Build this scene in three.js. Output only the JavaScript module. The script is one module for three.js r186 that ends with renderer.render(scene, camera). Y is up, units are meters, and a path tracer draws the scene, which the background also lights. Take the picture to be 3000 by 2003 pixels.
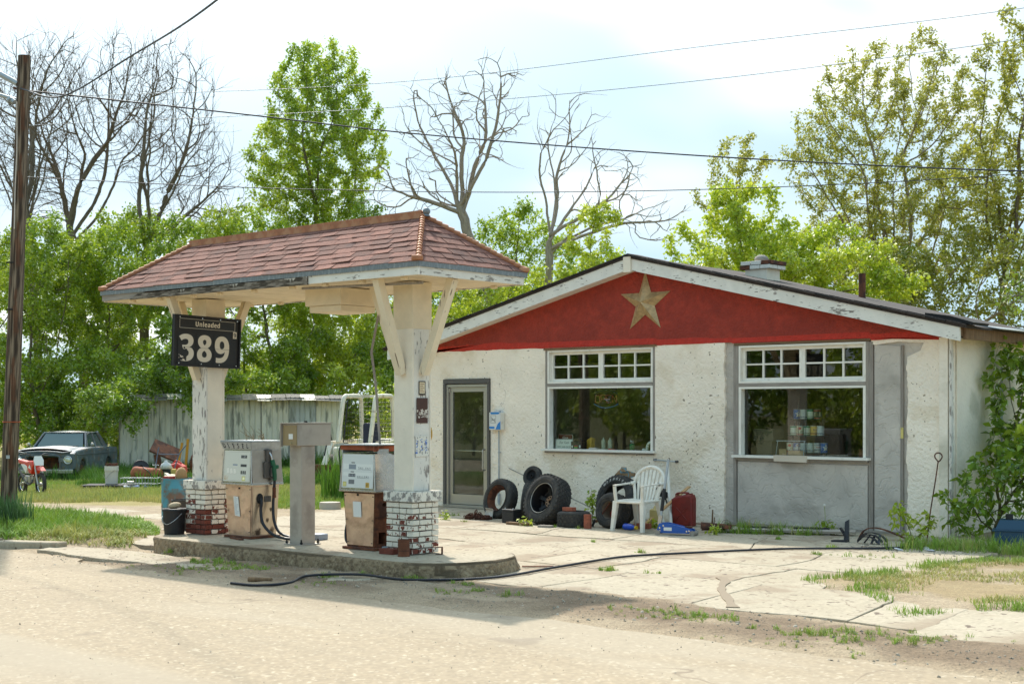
import * as THREE from 'three';
import { mergeGeometries, mergeVertices, toCreasedNormals } from 'three/addons/utils/BufferGeometryUtils.js';
import { Brush, Evaluator, SUBTRACTION } from 'three-bvh-csg';
import { RoundedBoxGeometry } from 'three/addons/geometries/RoundedBoxGeometry.js';

// ---------------------------------------------------------------- camera, sky, sun, exposure
const scene = new THREE.Scene();
const VW = 1024, VH = 683, FPX = 1422.2, HORIZON = 410;
const camera = new THREE.PerspectiveCamera(2 * Math.atan(HORIZON / FPX) * 180 / Math.PI, VW / (2 * HORIZON), 0.1, 2000);
camera.setViewOffset(VW, 2 * HORIZON, 0, 0, VW, VH);
camera.position.set(13.08, 1.69, 17.78);
camera.lookAt(13.08 - Math.sin(41 * Math.PI / 180) * 10, 1.69, 17.78 - Math.cos(41 * Math.PI / 180) * 10);
camera.focus = 19.5; camera.userData.fStop = 4;
scene.add(camera);
const renderer = new THREE.WebGLRenderer({ antialias: true });
renderer.setSize(VW, VH);
renderer.toneMapping = THREE.LinearToneMapping;
renderer.toneMappingExposure = 2.42;
renderer.shadowMap.enabled = true;

const SUN = new THREE.Vector3(-0.85, 1.0, -0.54).normalize();
// ---------------------------------------------------------------- random numbers and noise
function rng(a) { return function () { a |= 0; a = a + 0x6D2B79F5 | 0; let t = Math.imul(a ^ a >>> 15, 1 | a); t = t + Math.imul(t ^ t >>> 7, 61 | t) ^ t; return ((t ^ t >>> 14) >>> 0) / 4294967296; }; }
function h3(x, y, z) { let h = Math.imul(x | 0, 374761393) ^ Math.imul(y | 0, 668265263) ^ Math.imul(z | 0, 2147483647 ^ 0x3C6EF35F); h = Math.imul(h ^ h >>> 13, 1274126177); h ^= h >>> 16; h = Math.imul(h, 0x85ebca6b); return ((h ^ h >>> 13) >>> 0) / 4294967296; }
const sm = t => t * t * (3 - 2 * t), clamp = (x, a = 0, b = 1) => Math.min(b, Math.max(a, x)), lerp = (a, b, t) => a + (b - a) * t;
const sstep = (a, b, x) => sm(clamp((x - a) / (b - a)));
function n3(x, y, z) {
  const X = Math.floor(x), Y = Math.floor(y), Z = Math.floor(z), u = sm(x - X), v = sm(y - Y), w = sm(z - Z);
  const f = (a, b, c) => h3(X + a, Y + b, Z + c);
  return lerp(lerp(lerp(f(0, 0, 0), f(1, 0, 0), u), lerp(f(0, 1, 0), f(1, 1, 0), u), v), lerp(lerp(f(0, 0, 1), f(1, 0, 1), u), lerp(f(0, 1, 1), f(1, 1, 1), u), v), w);
}
function fb3(x, y, z, o = 4) { let s = 0, a = 0.5, t = 0; for (let i = 0; i < o; i++) { s += a * n3(x, y, z); t += a; x *= 2.03; y *= 2.03; z *= 2.03; a *= 0.5; } return s / t; }
// tileable noise on the unit square
function tn(u, v, px, py, seed) {
  const x = u * px, y = v * py, X = Math.floor(x), Y = Math.floor(y), a = sm(x - X), b = sm(y - Y);
  const x0 = ((X % px) + px) % px, x1 = (x0 + 1) % px, y0 = ((Y % py) + py) % py, y1 = (y0 + 1) % py;
  return lerp(lerp(h3(x0, y0, seed), h3(x1, y0, seed), a), lerp(h3(x0, y1, seed), h3(x1, y1, seed), a), b);
}
function tf(u, v, px, py, o, seed) { let s = 0, a = 0.5, t = 0; for (let i = 0; i < o; i++) { s += a * tn(u, v, px, py, seed + i * 17); t += a; px *= 2; py *= 2; a *= 0.55; } return s / t; }

// ---------------------------------------------------------------- sky: bright thin cloud towards the sun, pale blue lower right
{
  const W = 1024, H = 512, d = new Float32Array(W * H * 4);
  for (let j = 0; j < H; j++) {
    const lat = (j + 0.5) / H * Math.PI - Math.PI / 2;
    for (let i = 0; i < W; i++) {
      const lon = (i + 0.5) / W * 2 * Math.PI - Math.PI;
      const x = Math.cos(lat) * Math.cos(lon), y = Math.sin(lat), z = Math.cos(lat) * Math.sin(lon);
      const mu = x * SUN.x + y * SUN.y + z * SUN.z;
      const el = Math.max(0, y), yy = Math.max(y, 0.02) + 0.18;
      const c1 = fb3(x / yy * 0.9 + 3.1, z / yy * 0.9 + 7.7, 1.5, 5), c2 = fb3(x / yy * 2.2 + 9, z / yy * 0.8, 5.5, 5);
      const g = Math.exp((mu - 1) * 9), g2 = Math.exp((mu - 1) * 9);
      let cl = clamp(sstep(0.49, 0.72, c1 * 0.62 + c2 * 0.38) * 0.7 + g * 1.0 - 0.04);
      const hz = Math.pow(1 - el, 6);
      const bl = [lerp(0.225, 0.30, hz), lerp(0.342, 0.385, hz), lerp(0.425, 0.437, hz)];
      const wh = 0.44 + 0.30 * g + 2.1 * g2;
      const o = (j * W + i) * 4;
      d[o] = lerp(bl[0], wh, cl); d[o + 1] = lerp(bl[1], wh * 0.99, cl); d[o + 2] = lerp(bl[2], wh * 0.96, cl); d[o + 3] = 1;
      if (y < 0) { const k = 0.45; d[o] *= k * 1.1; d[o + 1] *= k; d[o + 2] *= k * 0.85; }
    }
  }
  const sky = new THREE.DataTexture(d, W, H, THREE.RGBAFormat, THREE.FloatType);
  sky.mapping = THREE.EquirectangularReflectionMapping; sky.minFilter = sky.magFilter = THREE.LinearFilter; sky.needsUpdate = true;
  scene.background = sky; scene.environment = sky;
}
const sun = new THREE.DirectionalLight(new THREE.Color(1, 0.94, 0.84), 2.05);
sun.position.copy(SUN).multiplyScalar(80); sun.castShadow = true; sun.shadow.radius = 2.5;
Object.assign(sun.shadow.camera, { left: -45, right: 45, top: 45, bottom: -45, near: 1, far: 200 });
sun.shadow.mapSize.set(4096, 4096);
scene.add(sun, sun.target);

// ---------------------------------------------------------------- textures and materials
function mkTex(n, fn, srgb = true, ny = n) {
  const d = new Uint8Array(n * ny * 4);
  for (let j = 0; j < ny; j++) for (let i = 0; i < n; i++) {
    const c = fn((i + 0.5) / n, (j + 0.5) / ny), o = (j * n + i) * 4;
    d[o] = clamp(c[0]) * 255; d[o + 1] = clamp(c[1]) * 255; d[o + 2] = clamp(c[2]) * 255; d[o + 3] = 255;
  }
  const t = new THREE.DataTexture(d, n, ny, THREE.RGBAFormat, THREE.UnsignedByteType);
  t.wrapS = t.wrapT = THREE.RepeatWrapping; t.magFilter = THREE.LinearFilter; t.minFilter = THREE.LinearMipmapLinearFilter; t.generateMipmaps = true;
  if (srgb) t.colorSpace = THREE.SRGBColorSpace;
  t.needsUpdate = true; return t;
}
const grey = f => (u, v) => { const k = f(u, v); return [k, k, k]; };
const mix3 = (a, b, t) => [lerp(a[0], b[0], t), lerp(a[1], b[1], t), lerp(a[2], b[2], t)];
const rgb = (r, g, b) => [r / 255, g / 255, b / 255];
const scale3 = (a, k) => [a[0] * k, a[1] * k, a[2] * k];
function mat(o, tile) { const m = new THREE.MeshStandardMaterial(Object.assign({ roughness: 0.85 }, o)); m.side = THREE.DoubleSide; if (tile) m.userData.tile = tile; return m; }
const flat = (r, g, b, o = {}) => mat(Object.assign({ color: new THREE.Color().setRGB(r / 255, g / 255, b / 255, THREE.SRGBColorSpace) }, o));

function cut(g, tools) { const ev = new Evaluator(); ev.useGroups = false; let a = new Brush(norm(g)); a.updateMatrixWorld(); for (const t of tools) { const b = new Brush(norm(t)); b.updateMatrixWorld(); a = ev.evaluate(a, b, SUBTRACTION); } return a.geometry; }
// shared height maps
const bumpFine = mkTex(512, grey((u, v) => tf(u, v, 64, 64, 3, 5)), false);
const bumpStucco = mkTex(1024, grey((u, v) => { const a = tf(u, v, 70, 70, 3, 31), b = tf(u, v, 14, 14, 3, 41); return clamp(0.25 + (a - 0.5) * 1.5 + (b - 0.5) * 0.7 + 0.25); }), false);
const bumpTrowel = mkTex(1024, grey((u, v) => { const w = tf(u, v, 5, 5, 3, 8); const a = tf(u + w * 0.12, v + w * 0.3, 9, 16, 4, 51); const r = Math.abs(a - 0.5) * 2; return clamp(0.75 - Math.pow(1 - r, 9) * 0.7 + (tf(u, v, 90, 90, 2, 9) - 0.5) * 0.3); }), false);

// speckled or stained single-colour surface
function grainTex(c, { n = 512, amp = 0.12, f = 24, stain = null, stainAmt = 0, stainF = 5, thr = 0.6, spots = null, spotF = 40, spotThr = 0.82, seed = 1, sx = 1, sy = 1 } = {}) {
  return mkTex(n, (u, v) => {
    let k = 1 + (tf(u, v, f * sx, f * sy, 4, seed) - 0.5) * 2 * amp; let q = scale3(c, k);
    if (stain) q = mix3(q, stain, stainAmt * sstep(thr - 0.12, thr + 0.12, tf(u, v, stainF * sx, stainF * sy, 5, seed + 77)));
    if (spots) q = mix3(q, spots, sstep(spotThr, spotThr + 0.05, tf(u, v, spotF * sx, spotF * sy, 2, seed + 133)));
    return q;
  });
}
// paint flaking off wood: sharp-edged islands drawn out along v
function peelTex(paint, wood, cover, { fx = 18, fy = 5, seed = 3, n = 512, soft = 0.045 } = {}) {
  return mkTex(n, (u, v) => {
    const m = tf(u, v, fx, fy, 5, seed) * 0.75 + tf(u, v, fx * 3, fy * 2, 3, seed + 9) * 0.25;
    const big = tf(u, v, 2, 2, 3, seed + 21);
    const p = sstep(1 - cover - soft, 1 - cover + soft, m + (big - 0.5) * 0.35);
    const w = scale3(wood, 0.8 + 0.4 * tf(u, v, fx * 4, 3, 3, seed + 5)), a = scale3(paint, 0.95 + 0.09 * tf(u, v, 9, 9, 4, seed + 6));
    return mix3(w, a, p);
  });
}
const M = {};
const CREAM = rgb(222, 211, 192), WOOD = rgb(126, 118, 110), WHITE = rgb(228, 224, 214);
M.stucco = mat({ map: mkTex(1024, (u, v) => {
  let q = scale3(rgb(250, 236, 217), 0.96 + 0.09 * tf(u, v, 6, 6, 5, 2));
  q = mix3(q, rgb(218, 197, 166), 0.42 * sstep(0.54, 0.70, tf(u, v, 3, 3, 5, 12)));
  q = mix3(q, rgb(120, 104, 84), 0.8 * sstep(0.80, 0.87, tf(u, v, 60, 60, 2, 15)) * sstep(0.4, 0.62, tf(u, v, 4, 4, 3, 16)));
  const cr = Math.abs(tf(u, v, 3, 3, 5, 91) - 0.5); return mix3(q, rgb(140, 124, 106), 0.5 * sstep(0.003, 0.001, cr) * sstep(0.52, 0.6, tf(u, v, 3, 3, 3, 95)));
}), bumpMap: bumpStucco, bumpScale: 0.010, roughness: 0.95 }, 2.3);
M.stuccoSide = mat({ map: grainTex(rgb(244, 232, 214), { amp: 0.04, f: 8, stain: rgb(178, 172, 150), stainAmt: 0.5, thr: 0.62, seed: 4 }), bumpMap: bumpStucco, bumpScale: 0.006, roughness: 0.95 }, 2.5);
M.cement = mat({ map: mkTex(1024, (u, v) => { let q = scale3(rgb(194, 185, 174), 0.90 + 0.2 * tf(u, v, 7, 5, 5, 33)); q = mix3(q, rgb(158, 149, 138), 0.5 * sstep(0.55, 0.7, tf(u, v, 3, 5, 4, 36))); const w = tf(u, v, 5, 5, 3, 8), a = tf(u + w * 0.12, v + w * 0.3, 9, 16, 4, 51); return mix3(q, rgb(130, 124, 116), 0.3 * sstep(0.990, 1, 1 - Math.abs(a - 0.5) * 0.9)); }), bumpMap: bumpTrowel, bumpScale: 0.008, roughness: 0.95 }, 1.7);
M.redPaint = mat({ map: grainTex(rgb(158, 54, 38), { amp: 0.14, f: 30, stain: rgb(138, 46, 33), stainAmt: 0.6, stainF: 4, seed: 8 }), bumpMap: bumpStucco, bumpScale: 0.012, roughness: 0.8 }, 2.1);
M.redFresh = mat({ map: grainTex(rgb(186, 48, 32), { amp: 0.08, f: 30, seed: 9 }), bumpMap: bumpStucco, bumpScale: 0.010, roughness: 0.75 }, 2.1);
M.whitePaint = mat({ map: grainTex(rgb(238, 232, 220), { amp: 0.03, f: 10, stain: rgb(190, 180, 162), stainAmt: 0.35, thr: 0.66, seed: 3 }), roughness: 0.6 }, 0.8);
M.peelWhite = mat({ map: peelTex(rgb(232, 221, 202), rgb(152, 141, 130), 0.755, { seed: 13, fx: 40, fy: 12, n: 1024 }), bumpMap: bumpFine, bumpScale: 0.002, roughness: 0.8 }, 1.3);
M.peelHeavy = mat({ map: peelTex(rgb(222, 216, 205), rgb(146, 138, 130), 0.64, { seed: 23, fx: 44, fy: 12, n: 1024 }), bumpMap: bumpFine, bumpScale: 0.002, roughness: 0.85 }, 1.1);
M.peelCap = mat({ map: peelTex(rgb(226, 219, 205), rgb(146, 140, 133), 0.47, { seed: 93, fx: 26, fy: 20 }), bumpMap: bumpFine, bumpScale: 0.002, roughness: 0.85 }, 0.9);
M.peelRake = mat({ map: peelTex(rgb(228, 224, 214), rgb(130, 122, 114), 0.72, { seed: 33, fx: 12, fy: 60, n: 1024 }), roughness: 0.8 }, 1.2);
M.cream = mat({ map: peelTex(rgb(226, 210, 182), rgb(120, 104, 86), 0.74, { seed: 43, fx: 30, fy: 6 }), roughness: 0.8 }, 1.2);
M.creamClean = mat({ map: grainTex(rgb(226, 209, 180), { amp: 0.05, f: 8, seed: 12 }), roughness: 0.75 }, 0.8);
M.rotWood = mat({ map: mkTex(512, (u, v) => { const q = tf(u, v, 8, 46, 5, 61); const b = tf(u, v, 5, 5, 4, 66); return mix3(mix3(rgb(66, 58, 48), rgb(138, 128, 116), sstep(0.35, 0.7, q)), rgb(205, 198, 186), sstep(0.60, 0.66, b) * 0.9); }), bumpMap: bumpFine, bumpScale: 0.004, roughness: 0.95 }, 1.0);
M.greyWood = mat({ map: mkTex(512, (u, v) => scale3(mix3(rgb(128, 119, 110), rgb(172, 163, 153), tf(u, v, 40, 4, 5, 71)), 1)), bumpMap: bumpFine, bumpScale: 0.002, roughness: 0.95 }, 0.7);
M.brownWood = mat({ map: mkTex(512, (u, v) => mix3(rgb(92, 70, 50), rgb(150, 118, 84), tf(u, v, 40, 4, 5, 73))), bumpMap: bumpFine, bumpScale: 0.002, roughness: 0.9 }, 0.7);
M.newWood = mat({ map: mkTex(256, (u, v) => mix3(rgb(176, 132, 88), rgb(208, 170, 124), tf(u, v, 30, 3, 4, 74))), roughness: 0.85 }, 0.6);
M.poleWood = mat({ map: mkTex(512, (u, v) => { const q = tf(u, v, 46, 3, 5, 81); const k = sstep(0.6, 0.75, tf(u, v, 6, 3, 4, 84)); return mix3(mix3(rgb(58, 46, 36), rgb(138, 120, 100), sstep(0.3, 0.72, q)), rgb(112, 66, 42), k * 0.5); }), bumpMap: mkTex(512, grey((u, v) => tf(u, v, 46, 3, 5, 81)), false), bumpScale: 0.012, roughness: 0.95 }, 1.0);
M.alu = mat({ color: 0xb4aea4, metalness: 0.7, roughness: 0.38 });
M.darkFrame = flat(86, 82, 78, { roughness: 0.6 });
M.chrome = mat({ color: 0xc8c8c8, metalness: 1, roughness: 0.22 });
M.steel = mat({ map: grainTex(rgb(176, 172, 166), { amp: 0.06, f: 12, seed: 6 }), metalness: 0.85, roughness: 0.36, roughnessMap: mkTex(256, grey((u, v) => 0.5 + 0.5 * tf(u, v, 6, 6, 4, 9)), false) }, 0.8);
M.galv = mat({ map: grainTex(rgb(168, 174, 178), { amp: 0.08, f: 20, seed: 7 }), metalness: 0.5, roughness: 0.5 }, 0.6);
M.rust = mat({ map: grainTex(rgb(108, 64, 42), { amp: 0.25, f: 14, stain: rgb(64, 40, 32), stainAmt: 0.8, thr: 0.55, seed: 17 }), bumpMap: bumpFine, bumpScale: 0.002, roughness: 0.9 }, 0.5);
M.rustTank = mat({ map: grainTex(rgb(158, 86, 58), { amp: 0.15, f: 12, stain: rgb(96, 56, 42), stainAmt: 0.7, thr: 0.6, seed: 18 }), roughness: 0.85 }, 0.6);
M.black = flat(26, 26, 28, { roughness: 0.55 });
M.blackMatt = flat(30, 29, 29, { roughness: 0.9 });
M.rubber = mat({ map: grainTex(rgb(54, 52, 50), { amp: 0.16, f: 16, stain: rgb(92, 84, 74), stainAmt: 0.55, thr: 0.6, seed: 19 }), roughness: 0.85 }, 0.4);
M.hose = flat(22, 24, 34, { roughness: 0.45 });
M.white = flat(226, 224, 218, { roughness: 0.5 });
M.plasticWhite = mat({ map: grainTex(rgb(229, 224, 212), { amp: 0.02, f: 8, stain: rgb(196, 186, 166), stainAmt: 0.4, thr: 0.62, seed: 20 }), roughness: 0.45 }, 0.5);
M.red = flat(176, 34, 24, { roughness: 0.5 });
M.blue = flat(22, 84, 166, { roughness: 0.4 });
M.yellow = flat(206, 160, 40, { roughness: 0.6 });
M.green = flat(24, 92, 62, { roughness: 0.5 });
M.interior = flat(150, 138, 120, { roughness: 0.95 });
M.glass = new THREE.MeshPhysicalMaterial({ color: 0xf4f8f5, transmission: 1, thickness: 0, roughness: 0.0, ior: 1.52 });
M.leafA = leafMat(0.6);
function leafMat(t) { const m = new THREE.MeshPhysicalMaterial({ color: 0xffffff, vertexColors: true, roughness: 0.75, transmission: t, thickness: 0, ior: 1.3 }); m.side = THREE.DoubleSide; return m; }
M.bark = mat({ map: mkTex(256, (u, v) => mix3(rgb(84, 72, 60), rgb(150, 134, 114), tf(u, v, 24, 6, 4, 88))), bumpMap: bumpFine, bumpScale: 0.01, roughness: 0.95 }, 1);
M.barkGrey = mat({ map: mkTex(256, (u, v) => mix3(rgb(120, 108, 96), rgb(184, 168, 150), tf(u, v, 24, 6, 4, 89))), roughness: 0.95 }, 1);
M.stem = flat(86, 78, 44, { roughness: 0.9 });
function canvasTex(w, h, draw) { const c = document.createElement('canvas'); c.width = w; c.height = h; const g = c.getContext('2d'); draw(g, w, h); const t = new THREE.CanvasTexture(c); t.colorSpace = THREE.SRGBColorSpace; return t; }
const printMat = (w, h, draw, o = {}) => mat(Object.assign({ map: canvasTex(w, h, draw), roughness: 0.6 }, o));

// ---------------------------------------------------------------- geometry helpers
const V = (x, y, z) => new THREE.Vector3(x, y, z);
const q0 = new THREE.Quaternion();
function xf(g, p = [0, 0, 0], r = [0, 0, 0], s = [1, 1, 1]) { const m = new THREE.Matrix4().compose(V(...p), new THREE.Quaternion().setFromEuler(new THREE.Euler(...r)), V(...s)); g.applyMatrix4(m); return g; }
const bx = (w, h, d, x = 0, y = 0, z = 0, r) => xf(new THREE.BoxGeometry(w, h, d), [x, y, z], r);
const rb = (w, h, d, x = 0, y = 0, z = 0, rad = 0.01, r, seg = 2) => xf(new RoundedBoxGeometry(w, h, d, seg, Math.min(rad, w / 2.01, h / 2.01, d / 2.01)), [x, y, z], r);
const cy = (r0, r1, h, x = 0, y = 0, z = 0, r, n = 16, open = false) => xf(new THREE.CylinderGeometry(r1, r0, h, n, 1, open), [x, y, z], r);
const sp = (r, x = 0, y = 0, z = 0, s = [1, 1, 1], n = 14) => xf(new THREE.SphereGeometry(r, n, Math.max(6, n * 0.7 | 0)), [x, y, z], [0, 0, 0], s);
function tube(pts, r, seg = 24, n = 8, closed = false) { const c = new THREE.CatmullRomCurve3(pts.map(p => p.isVector3 ? p : V(...p)), closed, 'catmullrom', 0.5); return new THREE.TubeGeometry(c, seg, r, n, closed); }
function bar(a, b, w, d = w) { const A = V(...a), B = V(...b), L = A.distanceTo(B), g = new THREE.BoxGeometry(w, L, d); const m = new THREE.Matrix4().lookAt(A, B, Math.abs(B.y - A.y) > 0.98 * L ? V(0, 0, 1) : V(0, 1, 0)); g.rotateX(Math.PI / 2); g.applyMatrix4(m); g.translate((A.x + B.x) / 2, (A.y + B.y) / 2, (A.z + B.z) / 2); return g; }
function rod(a, b, r0, r1 = r0, n = 10) { const A = V(...a), B = V(...b), L = A.distanceTo(B), g = new THREE.CylinderGeometry(r1, r0, L, n); g.applyQuaternion(new THREE.Quaternion().setFromUnitVectors(V(0, 1, 0), B.clone().sub(A).normalize())); g.translate((A.x + B.x) / 2, (A.y + B.y) / 2, (A.z + B.z) / 2); return g; }
function lathe(prof, n = 32) { return new THREE.LatheGeometry(prof.map(p => new THREE.Vector2(p[0], p[1])), n); }
function shape(pts, holes = []) { const s = new THREE.Shape(pts.map(p => new THREE.Vector2(p[0], p[1]))); for (const h of holes) s.holes.push(new THREE.Path(h.map(p => new THREE.Vector2(p[0], p[1])))); return s; }
const rect = (x0, y0, x1, y1) => [[x0, y0], [x1, y0], [x1, y1], [x0, y1]];
function ext(pts, depth, z0 = 0, holes = [], bevel = 0) { const g = new THREE.ExtrudeGeometry(shape(pts, holes), { depth: depth - 2 * bevel, bevelEnabled: bevel > 0, bevelThickness: bevel, bevelSize: bevel, bevelOffset: -bevel, bevelSegments: 2, curveSegments: 10 }); g.translate(0, 0, z0 + bevel); return g; }
// closed hexahedron from 8 corners (bottom 4, top 4, same winding)
function hexa(b, t) { const p = [...b, ...t], f = [[0, 3, 2, 1], [4, 5, 6, 7], [0, 1, 5, 4], [1, 2, 6, 5], [2, 3, 7, 6], [3, 0, 4, 7]], pos = []; for (const q of f) for (const k of [q[0], q[1], q[2], q[0], q[2], q[3]]) pos.push(...p[k]); const g = new THREE.BufferGeometry(); g.setAttribute('position', new THREE.Float32BufferAttribute(pos, 3)); g.computeVertexNormals(); return g; }
function norm(g) { g = g.index ? g.toNonIndexed() : g; if (!g.attributes.normal) g.computeVertexNormals(); if (!g.attributes.uv) g.setAttribute('uv', new THREE.Float32BufferAttribute(new Float32Array(g.attributes.position.count * 2), 2)); for (const k of Object.keys(g.attributes)) if (!['position', 'normal', 'uv', 'color'].includes(k)) g.deleteAttribute(k); g.morphAttributes = {}; return g; }
function merge(list) { if (!Array.isArray(list)) return list; if (list.length === 1) return norm(list[0]); const n = list.map(norm); const c = n.every(g => g.attributes.color); if (!c) n.forEach(g => g.deleteAttribute('color')); return mergeGeometries(n, false); }
let uvSeed = 1;
function boxUV(g, tile, off = true, rot = false) {
  g = norm(g); const p = g.attributes.position, n = g.attributes.normal, uv = new Float32Array(p.count * 2); const r = rng(uvSeed++ * 7919); const ou = off ? r() : 0, ov = off ? r() : 0;
  for (let i = 0; i < p.count; i++) { const ax = Math.abs(n.getX(i)), ay = Math.abs(n.getY(i)), az = Math.abs(n.getZ(i)); let u, v; if (ay >= ax && ay >= az) { u = p.getX(i); v = p.getZ(i); } else if (ax >= az) { u = p.getZ(i); v = p.getY(i); } else { u = p.getX(i); v = p.getY(i); } if (rot) [u, v] = [v, u]; uv[2 * i] = u / tile + ou; uv[2 * i + 1] = v / tile + ov; }
  g.setAttribute('uv', new THREE.BufferAttribute(uv, 2)); return g;
}
const names = {};
function numbered(n) { if (!(n in names)) { names[n] = 0; return n; } names[n]++; return n + '_' + String(names[n]).padStart(3, '0'); }
function finish(m) { m.castShadow = m.receiveShadow = true; return m; }
function thing(name, label, category, pos = [0, 0, 0], ry = 0, group, kind) { const o = new THREE.Group(); o.name = numbered(name); o.position.set(...pos); o.rotation.y = ry; if (label) o.userData.label = label; if (category) o.userData.category = category; if (group) o.userData.group = group; if (kind) o.userData.kind = kind; scene.add(o); return o; }
function part(parent, name, geos, m, opt = {}) { let g = merge(geos); if (m.userData.tile && !opt.keepUV) g = boxUV(g, m.userData.tile, opt.off !== false, opt.rot); const o = finish(new THREE.Mesh(g, m)); o.name = name; if (opt.label) o.userData.label = opt.label; if (opt.kind) o.userData.kind = opt.kind; if (opt.pos) o.position.set(...opt.pos); if (opt.r) o.rotation.set(...opt.r); parent.add(o); return o; }
function single(name, label, category, geos, m, pos = [0, 0, 0], rot = [0, 0, 0], group, opt = {}) { const o = part(scene, numbered(name), geos, m, opt); o.position.set(...pos); o.rotation.set(...rot); o.userData = { label, category }; if (group) o.userData.group = group; return o; }
function struct(name, geos, m, opt = {}) { const o = part(scene, numbered(name), geos, m, opt); o.userData.kind = 'structure'; if (opt.label) o.userData.label = opt.label; return o; }
function stuff(name, label, category, mesh) { mesh.name = numbered(name); mesh.userData = { kind: 'stuff', label, category }; scene.add(finish(mesh)); return mesh; }
// ground falls away gently to the left of the yard
const th = (x, z) => x > -9 ? 0 : -Math.min(0.5, 0.023 * (-9 - x)) + Math.min(0.45, 0.03 * Math.max(0, -8 - z)) * sstep(-9, -14, x);
// ---------------------------------------------------------------- ground
function planGeo(pts, yTop, thick, bevel = 0) { const g = new THREE.ExtrudeGeometry(shape(pts.map(p => [p[0], -p[1]])), { depth: thick - 2 * bevel, bevelEnabled: bevel > 0, bevelThickness: bevel, bevelSize: bevel, bevelOffset: -bevel, bevelSegments: 1 }); g.rotateX(-Math.PI / 2); g.translate(0, yTop - thick + bevel, 0); return g; }
function inPoly(x, z, P) { let c = false; for (let i = 0, j = P.length - 1; i < P.length; j = i++) { const [a, b] = P[i], [e, f] = P[j]; if ((b > z) !== (f > z) && x < (e - a) * (z - b) / (f - b) + a) c = !c; } return c; }
function dPoly(x, z, P) { let m = 1e9; for (let i = 0, j = P.length - 1; i < P.length; j = i++) { const [a, b] = P[j], [e, f] = P[i], dx = e - a, dz = f - b, t = clamp(((x - a) * dx + (z - b) * dz) / (dx * dx + dz * dz)); m = Math.min(m, Math.hypot(x - a - dx * t, z - b - dz * t)); } return inPoly(x, z, P) ? m : -m; }
const GRASS_RIGHT = [[5.95, 5.2], [6.95, 5.72], [7.5, 6.35], [7.93, 6.9], [8.0, 6.2], [8.6, 5.85], [11, 6.6], [12, 2.2], [7.2, 1.6], [6.35, 2.95], [6.3, 4.3]];
const GRASS_POLE = [[-14, 7.6], [-14, 4.9], [-9, 5.1], [-5.6, 5.15], [-3.9, 5.85], [-2.6, 7.0], [-2.1, 7.55], [-2.7, 7.85], [-3.7, 8.35], [-6.5, 8.5], [-14, 9.0]];
const lawnEdge = x => 3.4 - 0.33 * (x + 10.6);
const vergeMid = x => x > 1 ? 8.12 + 0.14 * Math.sin(x * 0.9) : 8.35;
function groundH(x, z) {
  const n = fb3(x * 1.7, 2.2, z * 1.7, 4) - 0.5, f = fb3(x * 7, 8.1, z * 7, 3) - 0.5;
  let h = -0.045;
  const verge = sstep(1.25, 0.42, Math.abs(z - vergeMid(x))) * sstep(-1.6, 0.4, x);
  h += verge * (0.064 + 0.09 * n) + verge * f * 0.035;
  const gr = sstep(-0.3, 0.25, dPoly(x, z, GRASS_RIGHT) + n * 0.5), gp = sstep(-0.25, 0.35, dPoly(x, z, GRASS_POLE) + n * 0.4);
  h += gr * (0.065 + n * 0.05); h += gp * (0.10 + n * 0.06);
  const left = sstep(-3.4, -4.6, x + n * 2.5) * sstep(8.6, 7.9, z); h += left * (0.05 + 0.02 * n) * (1 - gp);
  const back = sstep(1.9, 0.6, z) * sstep(6.0, 6.6, x); h += back * 0.05 * (1 - gr);
  h += 0.028 * sstep(0.60, 0.75, fb3(x * 0.9, 5.5, z * 0.9, 4)) * (1 - verge);
  const base = sstep(0.55, -0.15, z) * sstep(-5, -4.8, x) * sstep(5.6, 5.3, x); h += base * (0.045 + 0.03 * n);
  return h + th(x, z);
}
M.dirt = mat({ map: mkTex(1024, (u, v) => { let q = mix3(rgb(141, 123, 99), rgb(166, 149, 124), tf(u, v, 8, 8, 5, 3)); q = scale3(q, 0.82 + 0.36 * tf(u, v, 150, 150, 2, 5)); return mix3(q, rgb(110, 92, 74), 0.7 * sstep(0.80, 0.86, tf(u, v, 110, 110, 2, 6))); }), vertexColors: true, bumpMap: mkTex(512, grey((u, v) => tf(u, v, 40, 40, 4, 44)), false), bumpScale: 0.012, roughness: 1 }, 1.6);
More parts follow.
